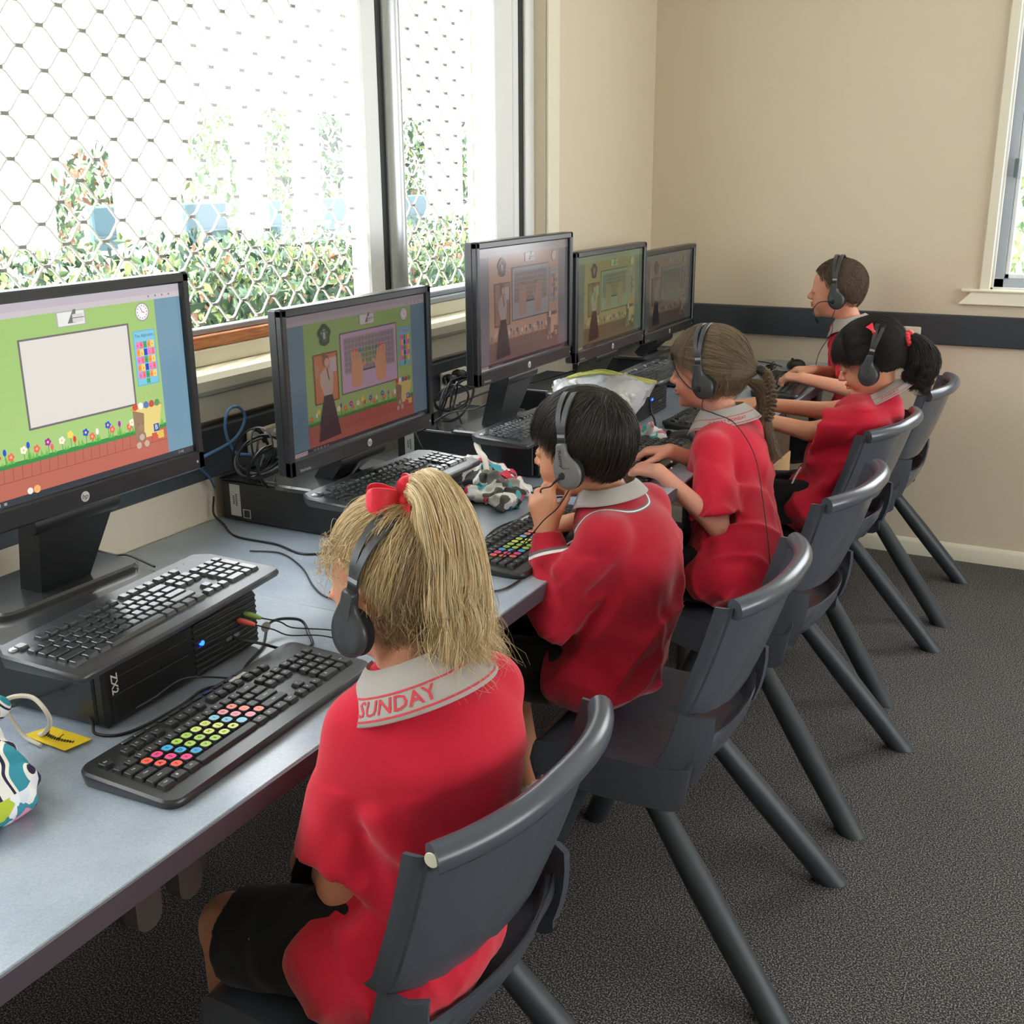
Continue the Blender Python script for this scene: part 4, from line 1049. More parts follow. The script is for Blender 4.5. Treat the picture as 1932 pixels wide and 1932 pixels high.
def jumper_mat(name, c, nb, Rt, wr, el):
    """fleece with knitted grey and white stripes round the neckband and the cuff"""
    m = cloth_mat(name, c, sc=700); nt = m.node_tree; N = nt.nodes; Lk = nt.links; bs = N['Principled BSDF']; src = bs.inputs['Base Color'].links[0].from_socket
    geo = N.new('ShaderNodeTexCoord')
    def vm(op, a, b=None):
        n = N.new('ShaderNodeVectorMath'); n.operation = op; Lk.new(a, n.inputs[0])
        if b is not None:
            if isinstance(b, (tuple, list, np.ndarray)): n.inputs[1].default_value = tuple(float(x) for x in b)
            else: Lk.new(b, n.inputs[1])
        return n
    def mt(op, a, b=None, c_=None):
        n = N.new('ShaderNodeMath'); n.operation = op
        for i, x in enumerate((a, b, c_)):
            if x is None: continue
            if isinstance(x, (int, float)): n.inputs[i].default_value = x
            else: Lk.new(x, n.inputs[i])
        return n.outputs[0]
    def band(x, lo, hi): return mt('MULTIPLY', mt('GREATER_THAN', x, lo), mt('LESS_THAN', x, hi))
    P = vm('SUBTRACT', geo.outputs['Object'], nb).outputs[0]
    f = vm('DOT_PRODUCT', P, Rt[:, 0]).outputs['Value']; l = vm('DOT_PRODUCT', P, Rt[:, 1]).outputs['Value']; h = vm('DOT_PRODUCT', P, (0, 0, 1)).outputs['Value']
    e = mt('SQRT', mt('ADD', mt('POWER', mt('MULTIPLY', f, 1/.078), 2.0), mt('POWER', mt('MULTIPLY', l, 1/.086), 2.0)))
    hi_ = mt('GREATER_THAN', h, -.10)
    ax = unit(np.array(wr)-np.array(el)); Q = vm('SUBTRACT', geo.outputs['Object'], wr); a = vm('DOT_PRODUCT', Q.outputs[0], ax).outputs['Value']; ln = vm('LENGTH', Q.outputs[0]).outputs['Value']; near = mt('LESS_THAN', ln, .075)
    grey = mt('MAXIMUM', mt('MULTIPLY', mt('MAXIMUM', band(e, .98, 1.02), band(e, 1.055, 1.085)), hi_), mt('MULTIPLY', band(a, -.048, -.042), near))
    white = mt('MAXIMUM', mt('MULTIPLY', band(e, 1.02, 1.055), hi_), mt('MULTIPLY', band(a, -.054, -.048), near))
    for fac, colr in ((grey, rgb(112, 100, 104)), (white, rgb(240, 238, 234))):
        mx = N.new('ShaderNodeMix'); mx.data_type = 'RGBA'; Lk.new(fac, mx.inputs[0]); Lk.new(src, mx.inputs[6]); mx.inputs[7].default_value = colr; src = mx.outputs[2]
    Lk.new(src, bs.inputs['Base Color']); return m
M_red = cloth_mat('red_polo_pique', (216, 36, 62)); M_jump = cloth_mat('red_jumper_fleece', (188, 30, 52), sc=700); M_shorts = cloth_mat('black_sports_cloth', (30, 32, 33), sheen=0.1)
M_collar = cloth_mat('grey_rib_collar', (182, 176, 170), bump=0.5, sc=1200); M_rprint = cloth_mat('red_stitching', (214, 70, 84)); M_wh = cloth_mat('white_stripe', (238, 236, 232)); M_gs = cloth_mat('grey_stripe', (120, 110, 112))
M_shoe = mat('black_shoe', rgb(30, 30, 32), 0.5); M_sock = cloth_mat('white_sock', (222, 220, 214)); M_ribbon = mat('red_ribbon', rgb(232, 32, 58), 0.4, spec=0.5, sheen=0.3)
M_eye = mat('eye_white', rgb(232, 228, 224), 0.15); M_iris = mat('iris_brown', rgb(62, 40, 28), 0.15); M_lips = mat('lip_pink', rgb(206, 120, 112), 0.45)
M_hs = mat('headset_charcoal', rgb(58, 61, 64), 0.38, spec=0.5); M_hsl = mat('headset_grey', rgb(112, 112, 110), 0.36, spec=0.5); M_hsd = mat('headset_black', rgb(24, 25, 27), 0.45); M_hsf = mat('headset_foam', rgb(18, 18, 19), 0.9); M_hss = mat('headset_silver', rgb(176, 180, 182), 0.3, metal=0.5)
def HP(c, R, p): return np.asarray(c, float)+R @ np.asarray(p, float)
def head_sdf(F, c, R, s=1.0, ear=True, nb=None):
    P = lambda *p: HP(c, R, np.array(p)*s)
    def E(p, r, k, op='add'): F.ell(P(*p), [x*s for x in r], R, k, op)
    E((-.010, 0, .028), (.092, .073, .081), 0.0)
    E((.018, 0, -.012), (.066, .060, .076), .018)
    E((.026, 0, -.052), (.046, .046, .042), .02)
    E((.066, 0, -.079), (.017, .018, .015), .018)
    for y in (-1, 1): E((.048, y*.032, -.036), (.028, .024, .027), .014)
    for y in (-1, 1): E((.092, y*.031, .004), (.012, .016, .010), .012, 'sub')
    for y in (-1, 1): E((.0730, y*.031, .002), (.0115, .0135, .0095), .005)
    F.cap(P(.081, 0, .006), P(.0945, 0, -.019), .0055*s, .0078*s, .009)
    E((.0965, 0, -.0225), (.0085, .0088, .0075), .006)
    for y in (-1, 1): E((.087, y*.0095, -.0265), (.0075, .006, .0058), .005)
    E((.0845, 0, -.0435), (.0078, .0185, .0048), .005); E((.0835, 0, -.0545), (.0078, .0150, .0052), .005)
    F.cap(P(.0935, -.015, -.0492), P(.0935, .015, -.0492), .0016*s, None, .003, 'sub')
    if ear:
        for y in (-1, 1):
            E((-.010, y*.076, -.008), (.015, .008, .026), .006); E((-.004, y*.086, -.006), (.007, .006, .013), .004, 'sub')
    if nb is not None: F.cap(P(-.018, 0, -.035), nb, .040*s, .043*s, .022)
def hand_sdf(F, w, d, n, left, s=1.0, curl=(25, 30, 30, 35), curl2=(30, 35, 35, 40), spread=4.0, thumb=(0.75, 0.35), tcurl=10, flist=None):
    """w wrist, d pointing direction, n normal of the back of the hand"""
    d = unit(d); n = unit(np.asarray(n, float)-d*(np.asarray(n, float) @ d)); t = np.cross(n, d)*(-1 if left else 1)
    w = np.asarray(w, float); tips = []
    L = [.050, .056, .052, .040]; off = [.0215, .0075, -.0070, -.0205]; reach = [.062, .065, .061, .055]
    for i in range(4):
        kn = w+d*reach[i]*s+t*off[i]*s+n*0.002*s
        F.cap(w+t*off[i]*0.45*s+d*.006*s, kn, .0135*s, .0098*s, .010)
        a = 0; p = kn; sp = math.radians(spread*(1.2-i*0.8)); dd = d*math.cos(sp)+t*math.sin(sp)
        segs = [0.45, 0.30, 0.25]; r = [.0088, .0080, .0070, .0058]
        angs = [curl[i], curl[i]+curl2[i], curl[i]+curl2[i]*1.7] if flist is None else flist[i]
        for q in range(3):
            an = math.radians(angs[q]); v = dd*math.cos(an)-n*math.sin(an); p2 = p+v*L[i]*segs[q]*s*(1.12 if q == 0 else 1)
            F.cap(p, p2, r[q]*s, r[q+1]*s, .003 if q else .006); p = p2
        tips.append(p)
    b0 = w+d*.012*s+t*.014*s-n*.004*s; tv = unit(d*thumb[0]+t*thumb[1]*1.6-n*0.25)
    b1 = b0+tv*.034*s; F.cap(b0, b1, .0125*s, .0100*s, .012)
    tc = math.radians(tcurl); tv2 = unit(tv*math.cos(tc)+d*math.sin(tc)*0.8-t*math.sin(tc)*0.5); b2 = b1+tv2*.024*s; F.cap(b1, b2, .0095*s, .0082*s, .004); b3 = b2+unit(tv2+d*0.15-t*0.15)*.018*s; F.cap(b2, b3, .0080*s, .0064*s, .003)
    return tips, b3
def body(parent, name, F, m, eyes=None, s=1.0, smooth=1, extra=None):
    V, Q = F.mesh(); V = smooth_mesh(V, Q, smooth)
    mats = [m, M_lips, M_eye, M_iris]; mi = np.zeros(len(Q), np.int32)
    if eyes is not None:
        c, R = eyes; L = (V-np.asarray(c)) @ R/s; C = L[Q].mean(1)
        lip = (C[:, 0] > .083) & (np.abs(C[:, 1]) < .0165-np.abs(C[:, 2]+.049)*0.9) & (C[:, 2] > -.0585) & (C[:, 2] < -.0400)
        mi[lip] = 1
        # the lids part around the eye: eyeball patch set in the same mesh
        for y in (-1, 1):
            e = np.stack([(C[:, 1]-y*.031)/.0105, (C[:, 2]-.0015)/.0040], 1); q = (e**2).sum(1)
            mi[(q < 1) & (C[:, 0] > .07)] = 2
            e = np.stack([(C[:, 1]-y*.0305)/.0044, (C[:, 2]-.0015)/.0042], 1); mi[((e**2).sum(1) < 1) & (C[:, 0] > .07)] = 3
            e = np.stack([(C[:, 1]-y*.031)/.0120, (C[:, 2]-.0062)/.0014], 1); mi[((e**2).sum(1) < 1) & (C[:, 0] > .07)] = 3
    o = np_mesh(name, V, Q, mats, parent, mi); return o
def cloth(parent, name, F, m, smooth=2):
    V, Q = F.mesh(); V = smooth_mesh(V, Q, smooth); return np_mesh(name, V, Q, m, parent)
def folds(*fs):
    def fn(X, Y, Z):
        o = 0
        for (kx, ky, kz, ph, am) in fs:
            q = kx*X+ky*Y+kz*Z+ph
            o = o+am*np.sin(q+1.3*np.sin(0.43*q+0.9*(ky*X-kx*Y)+ph)+0.8*np.sin(7*Z+3*X+ph))
        return o
    return fn
def wrinkles(F, lo, hi, amp=.004, dirs_=((55, 20, -45), (-35, 60, 40), (70, -30, 25)), seed=0.0, zfade=None):
    """soft ridges that run and fork like creased jersey"""
    def fn(X, Y, Z):
        o = 0
        for i, (a, b, c_) in enumerate(dirs_):
            ph = seed+i*1.7; w = 1.4*np.sin(11*X+ph)+1.2*np.sin(13*Y+2*ph)+1.3*np.sin(9*Z-ph)
            q = a*X+b*Y+c_*Z+w*1.6+ph; m = .5+.5*np.sin(17*X-14*Y+12*Z+ph*3+w)
            o = o-((1-np.abs(np.sin(q*.5)))**3)*m
        if zfade is not None: o = o*np.clip((zfade[1]-Z)/(zfade[1]-zfade[0]), .15, 1)
        return o
    F.wob(amp, fn, lo, hi)
# ---------------------------------------------------------------- collar
def collar_fn(N, f, u, rx=.052, ry=.056, flare=.046, drop=.040, pts=.022):
    f = unit(f); u = unit(u-f*(u @ f)); l = np.cross(u, f)
    def pt(ph, v, off=0.0):
        """ph: 0 at the front opening .. 2pi, going over her left side first; v: 0 fold .. 1 outer edge"""
        c, s_ = math.cos(ph), math.sin(ph); fr = max(0, c)**3
        r = 0.010+flare*v; h = .020-drop*(v**1.25)-fr*pts*v*1.5
        back = max(0, -c); h += back*.006
        rad = np.array([c*(rx+r), s_*(ry+r)])
        nr = np.array([c*0.55, s_*0.55]); nu = 0.8
        return np.asarray(N)+f*(rad[0]+nr[0]*off)+l*(rad[1]+nr[1]*off)+u*(h+nu*off)
    return pt
def collar(parent, N, f, u, text=None, open_=0.42, lines=True, th=.0022, span=(0.55, 0.92), tpos=1.75, tsize=.018, rad_=.078, **kw):
    pt = collar_fn(N, f, u, **kw); n = 56; b = MB(); V = [-.35, 0.0, .12, .3, .5, .7, .85, 1.0]
    def P(ph, v, off):
        if v < 0:   # inside stand
            q = pt(ph, 0, off); return q-unit(np.asarray(u))*(-v)*.07-(q-np.asarray(N))*(-v)*0.25
        return pt(ph, v, off)
    phs = [open_+(2*PI-2*open_)*k/n for k in range(n+1)]
    A = [[tuple(P(ph, v, 0)) for v in V] for ph in phs]; B = [[tuple(P(ph, v, th)) for v in V] for ph in phs]
    v, q = grid_shell(B, A); b.add(v, q); o = b.build('collar', M_collar, parent, angle=80)
    if lines:
        b = MB()
        for v0 in span:
            row = []
            for ph in phs: row.append([tuple(pt(ph, v0, th+.0006)), tuple(pt(ph, v0+.035, th+.0006))])
            vv = [p for r in row for p in r]; b.add(vv, [(2*i, 2*i+1, 2*i+3, 2*i+2) for i in range(len(row)-1)])
        if text:
            size = tsize
            tv, tf = text_poly(text, size, 0.012); vm = (span[0]+span[1])/2+.02
            sg = 1
            vv = []
            for x, y, _ in tv:
                r_ = rad_; vv.append(tuple(pt(tpos+sg*x/r_, vm-y/(kw.get('flare', .046)*1.25), th+.0008)))
            b.add(vv, tf)
        b.build('collar_print', M_rprint, o, smooth=False)
    return o
# ---------------------------------------------------------------- hair
def hair_radius(d, th, lowz=.112):
    """radial map of unit directions (head frame) to the outer hair surface around (-.012, 0, .030)"""
    re = np.array([.094+th, .0755+th, .083+th]); rr = np.empty(d.shape); rr[..., 0] = re[0]; rr[..., 1] = re[1]; rr[..., 2] = np.where(d[..., 2] < 0, lowz, re[2])
    return rr*d
HC = np.array([-.012, 0, .030])
def hair_cap(parent, c, R, s, hl, th, m, jag=2.0, noise=0.0015, name='hair', lowz=.112, lump=None):
    """hl: function azimuth(deg, 0 front, +left) -> lowest elevation (deg)"""
    nu, nv = 120, 60; V = []; F = []
    az = np.linspace(0, 2*PI, nu, endpoint=False); el = np.linspace(-PI/2, PI/2, nv)
    A, E = np.meshgrid(az, el, indexing='ij'); D = np.stack([np.cos(E)*np.cos(A), np.cos(E)*np.sin(A), np.sin(E)], -1)
    a_deg = (np.degrees(A)+180) % 360-180; H = np.vectorize(hl)(a_deg)+jag*np.sin(A*23)+jag*0.6*np.sin(A*41+1)
    t = np.clip((np.degrees(E)-H)/9, 0, 1); t = t*t*(3-2*t)
    P = hair_radius(D, th, lowz)
    if lump is not None: P = P*(1+lump(A, E)*t)[..., None]
    P = HC+P*(0.86+0.14*t)[..., None]
    P = P+rng.normal(size=P.shape)*noise*0.3
    V = (np.asarray(c)+(P.reshape(-1, 3)*s) @ R.T); i = np.arange(nu)[:, None]; j = np.arange(nv-1)[None]
    i2 = (i+1) % nu; F = np.stack([i*nv+j, i2*nv+j, i2*nv+j+1, i*nv+j+1], -1).reshape(-1, 4)
    return np_mesh(name, V, F, m, parent)
def to_world(P, c, R, s): return np.asarray(c)+(P*s) @ R.T
def flow_strands(parent, c, R, s, n, k, start, end, th, m, r=.00035, lift=0.003, jit=.05, wav=.0015, name='hair_strands', lowz=.112, tip=None, mess=0.0, pull=None):
    """strands running over the skull from start directions to end directions (head frame unit vectors)"""
    a = unit(start+rng.normal(size=start.shape)*jit*0.3); b = unit(end+rng.normal(size=end.shape)*jit)
    D = slerp(a, b, np.linspace(0, 1, k)); th_ = th+rng.uniform(-0.001, lift, size=(n, 1, 1))
    re = np.array([.094, .0755, .083]); rr = np.broadcast_to(re, D.shape).copy()+th_; rr[..., 2] = np.where(D[..., 2] < 0, lowz+th_[..., 0]-th, rr[..., 2])
    P = HC+D*rr
    tt = np.linspace(0, 1, k)[None, :, None]; ph = rng.uniform(0, 6.28, size=(n, 1, 3)); P = P+np.sin(tt*rng.uniform(4, 12, size=(n, 1, 1))+ph)*wav*tt
    if mess: P = P+D*(rng.uniform(0, 1, size=(n, 1, 1))**6*mess)*np.sin(tt*PI)
    if pull is not None:
        w_ = np.clip((tt-pull[1])/(1-pull[1]), 0, 1)**1.5*.93; P = P*(1-w_)+np.asarray(pull[0])*w_
    if tip is not None: P = P+tip(tt, D)
    return strands(name, to_world(P, c, R, s), r*rng.uniform(0.7, 1.3, size=n), m, parent)
def tail_strands(parent, guide, rad, n, k, m, r=.0004, wav=.006, freq=(5, 12), name='ponytail', fan=1.0, seed_round=True, cut=0.12, flat=None, clumps=0, cw=.0):
    """bundle of strands about a guide curve; rad(t) bundle radius"""
    G = np.array([tuple(p) for p in catmull(guide, 12)]); seg = np.r_[0, np.cumsum(np.linalg.norm(np.diff(G, axis=0), axis=1))]; seg /= seg[-1]
    out = np.zeros((n, k, 3)); a = rng.uniform(0, 2*PI, n); q = np.sqrt(rng.uniform(0.05, 1, n)); end = 1-rng.uniform(0, 1, n)**2*cut*2
    T = np.gradient(G, axis=0); T /= np.linalg.norm(T, axis=1, keepdims=True); ref = np.array([0.3, 0.5, 0.1]); U_ = np.cross(T, ref); U_ = unit(U_); W_ = np.cross(T, U_)
    ph = rng.uniform(0, 6.28, (n, 2)); fr = rng.uniform(freq[0], freq[1], (n, 1)); tw = rng.normal(size=n)*0.5
    cph = None
    if clumps:
        cl = rng.integers(0, clumps, n); ca = rng.uniform(0, 2*PI, clumps); cq = np.sqrt(rng.uniform(.15, 1, clumps)); a = ca[cl]+rng.normal(size=n)*.22; q = np.clip(cq[cl]+rng.normal(size=n)*.09, .02, 1.08)
        end = np.clip((1-rng.uniform(0, 1, clumps)**1.5*cut*1.6)[cl]-rng.uniform(0, .05, n), .3, 1); ph = rng.uniform(0, 6.28, (clumps, 2))[cl]+rng.normal(size=(n, 2))*.25; fr = rng.uniform(freq[0], freq[1], clumps)[cl][:, None]; tw = (rng.normal(size=clumps)*.6)[cl]
    tt = np.linspace(0, 1, k)[None]*end[:, None]
    def itp(A, t): return np.stack([np.interp(t, seg, A[:, c]) for c in range(3)], -1)
    C, UU, WW = itp(G, tt), itp(U_, tt), itp(W_, tt); RR = rad(tt)*q[:, None]
    an = a[:, None]+tw[:, None]*tt
    fx = 1.0 if flat is None else flat
    out = C+UU*((np.cos(an)*RR)[..., None])*fx+WW*((np.sin(an)*RR)[..., None])
    out += UU*((np.sin(tt*fr+ph[:, :1])*wav*tt*tt)[..., None])+WW*((np.cos(tt*fr*0.9+ph[:, 1:])*wav*tt*tt)[..., None])
    return strands(name, out, r*rng.uniform(0.7, 1.3, size=n), m, parent)
def dirs(az, el): az, el = np.radians(az), np.radians(el); return np.stack([np.cos(el)*np.cos(az), np.cos(el)*np.sin(az), np.sin(el)], -1)
# ---------------------------------------------------------------- headset
def headset(label, c, R, s, boom='down', cable=None, name_text=None, teal=False, tiltx=0.0, w=.0, pm=None):
    """worn headset: a thing of its own, placed in the wearer's head frame"""
    t = thing('headset', label, 'headset', group='charcoal computer headsets'); Mh = Matrix(((R[0, 0], R[0, 1], R[0, 2], c[0]), (R[1, 0], R[1, 1], R[1, 2], c[1]), (R[2, 0], R[2, 1], R[2, 2], c[2]), (0, 0, 0, 1))) @ Matrix.Scale(s, 4) @ Matrix.Rotation(tiltx, 4, 'Y')
    t.matrix_world = Mh; hw = .0865+w
    # two straps that join near the sliders
    b = MB()
    for sx in (-1, 1):
        pts = []; 
        for k in range(33):
            a = PI*k/32; y = hw*math.cos(a); z = .052+(.0735)*math.sin(a)**0.92; x = sx*(.0030+.0070*math.sin(a)**0.8)-.004
            pts.append((x, y, z))
        P = []; Q = []
        for k, p in enumerate(pts):
            a = PI*k/32; n_ = Vector((0, math.cos(a), math.sin(a)+.001)).normalized(); wd = .0055+.0008*math.sin(a)
            P.append([tuple(Vector(p)+Vector((dx*wd, 0, 0))+n_*h) for dx, h in ((-1, 0), (-0.85, .0028), (0.85, .0028), (1, 0))]); Q.append([tuple(Vector(p)+Vector((dx*wd, 0, 0))) for dx in (-1, -0.4, 0.4, 1)])
        v, f = grid_shell(P, Q); b.add(v, f)
    b.build('headband', M_hs, t, angle=50)
    for sy in (1, -1):
        b = MB(); b.box(-.0125, .0045, sy*(hw-.002), sy*(hw+.003), .028, .056, bev=.0012); o = b.build('slider', M_hs, t)
        b = MB(); b.box(-.0115, .0035, sy*(hw+.003), sy*(hw+.0036), .044, .050, m=None); b.build('slider_band', M_hss, o)
        b = MB(); b.box(-.0105, .0025, sy*(hw+.003), sy*(hw+.0038), .031, .040); b.build('slider_window', M_hsd, o)
        # teardrop arm and cup
        ol = [(.0055, .032), (.008, .018), (.0115, .005), (.015, -.008), (.016, -.022), (.013, -.036), (.006, -.048), (-.005, -.0565), (-.018, -.058), (-.030, -.053), (-.038, -.043), (-.0415, -.031), (-.041, -.020), (-.036, -.009), (-.027, .000), (-.019, .009), (-.0145, .020), (-.0130, .032)]
        ol = [(p.x, p.y) for p in catmull([(x, z, 0) for x, z in ol], 3, closed=True)]
        b = MB(); n = len(ol)
        cx, cz = -.012, -.022
        def ring(sc, y): return [(cx+(x-cx)*sc, sy*y+sy*max(0, (-z-.0)*0.05), cz+(z-cz)*(sc if z < .02 else 1)) for x, z in ol]
        R_ = [ring(0.93, hw-.002), ring(1.0, hw+.001), ring(1.0, hw+.005), ring(0.93, hw+.0085), ring(0.7, hw+.0105), ring(0.35, hw+.0115)]
        v = [p for r in R_ for p in r]; f = []
        for k in range(len(R_)-1):
            for i in range(n):
                j = (i+1) % n; q = (k*n+i, k*n+j, (k+1)*n+j, (k+1)*n+i); f.append(q if sy < 0 else q[::-1])
        f.append(tuple(range(n)) if sy < 0 else tuple(range(n))[::-1]); f.append(tuple(range(len(R_)*n-n, len(R_)*n))[::-1] if sy < 0 else tuple(range(len(R_)*n-n, len(R_)*n)))
        b.add(v, f); o = b.build('ear_cup', pm or M_hs, t, angle=60)
        b = MB(); b.ell((-.014, sy*(hw-.006), -.026), (.031, .013, .034), None, 20, 12); b.build('ear_cushion', M_hsf, o)
        if sy > 0:
            if name_text:
                b = MB(); tv, tf = text_poly(name_text, .0135, 0.008); S = Matrix.Translation((-.0015, hw+.0098, -.004)) @ Matrix(((0, 1, 0, 0), (0, 0, 1, 0), (1, 0, 0, 0), (0, 0, 0, 1)))
                # written along the arm, reading downwards
                vv = [(-.0035-q*0.75-.10*a, hw+.0125, .004-a*1.15) for a, q, _ in [(x, y, z) for x, y, z in tv]]
                b.add(vv, tf); b.build('handwritten_name', M_hsd, o, smooth=False)
                b = MB(); tv, tf = text_poly('logitech', .0058, 0.0); b.add([(-.014-a*1.0*1, hw+.0128, -.014+q) for a, q, _ in tv], tf); b.build('small_lettering', M_hsd, o, smooth=False)
            if teal:
                b = MB(); b.box(-.009, -.002, hw+.0085, hw+.0096, -.012, .026, bev=.0004); q = b.build('label_strip', mat('pale_teal_label', rgb(150, 196, 200), 0.5), o); q['label'] = 'pale teal sticker'
    L0 = Vector((-.004, hw+.011, -.030))
    if boom:
        b = MB(); b.lathe([(.0001, hw+.0165), (.0055, hw+.016), (.0075, hw+.013), (.008, hw+.010)], c=(L0.x, 0, L0.z), axis='y', seg=16); b.build('boom_pivot', M_hsd, t)
        if boom == 'down': pts = [(-.002, hw+.013, -.031), (.014, hw+.014, -.038), (.030, hw+.012, -.046), (.050, hw+.002, -.054), (.062, hw-.016, -.066), (.060, hw-.028, -.080), (.052, hw-.034, -.088)]
        elif boom == 'chin': pts = [(-.002, hw+.013, -.031), (.012, hw+.014, -.042), (.024, hw+.010, -.052), (.048, hw-.004, -.060), (.060, hw-.018, -.070), (.058, hw-.024, -.084), (.050, hw-.026, -.093)]
        elif boom == 'up': pts = [(-.002, hw+.013, -.031), (.018, hw+.013, -.026), (.040, hw+.008, -.004), (.058, hw+.000, .022), (.066, hw-.008, .048)]
        else: pts = [(-.002, hw+.013, -.031), (.012, hw+.013, -.030), (.030, hw+.010, -.030), (.048, hw+.003, -.036), (.066, hw-.010, -.058), (.064, hw-.012, -.078), (.056, hw-.012, -.094)]
        pts = catmull(pts, 6); rr = [.0034-.0018*min(1, k/(len(pts)*0.25)) for k in range(len(pts))]
        b = MB(); b.tube(pts, rr, seg=8); o = b.build('microphone_boom', M_hsd, t)
        b = MB(); e = pts[-1]; d = (pts[-1]-pts[-3]).normalized(); b.tube([e-d*.004, e, e+d*.006, e+d*.014, e+d*.018], [.002, .0038, .0046, .0042, .002], seg=10); b.build('microphone', M_hsf, o)
    if cable is not None:
        inv = Mh.inverted(); b = MB(); P = [inv @ Vector(p) for p in catmull(cable, 8)]; b.tube(P, .0013/s, seg=6); b.build('headset_cable', M_hsd, t)
    return t
def fine(c, h, st): return [(a, c[a]-h[a], c[a]+h[a], st) for a in range(3)]
def person(label, loc):
    t = thing('person', label, 'person', group='children in red school shirts at the computers'); return t
def leg_sdf(S, hip, knee, ankle, toe):
    S.chain([hip, knee], [.066, .045], .02); S.cap(knee, ankle, .043, .028, .012); S.cap(ankle, toe, .026, .020, .01)
def shoe(parent, ankle, toe):
    a = np.array(ankle, float); t = np.array(toe, float); F = Field(np.minimum(a, t)-.06, np.maximum(a, t)+.06, .006)
    d = unit(t-a); a0 = np.array([a[0], a[1], .028]); t0 = np.array([t[0], t[1], .026])
    F.cap(a0-d*.02, t0, .033, .030, .01); F.cap(a0, a*[1, 1, 0]+[0, 0, .075], .034, .033, .01); F.half((0, 0, .002), (0, 0, -1))
    o = cloth(parent, 'shoe', F, M_shoe, 1)
    b = MB(); b.tube([(a[0], a[1], .08), (a[0], a[1], .135)], .032, seg=16); b.build('sock', M_sock, parent)
def sleeve_hole(F, end, d, r, depth=.05):
    e = np.asarray(end, float); d = unit(d); F.cap(e-d*depth, e+d*.10, r, r, .004, 'sub')

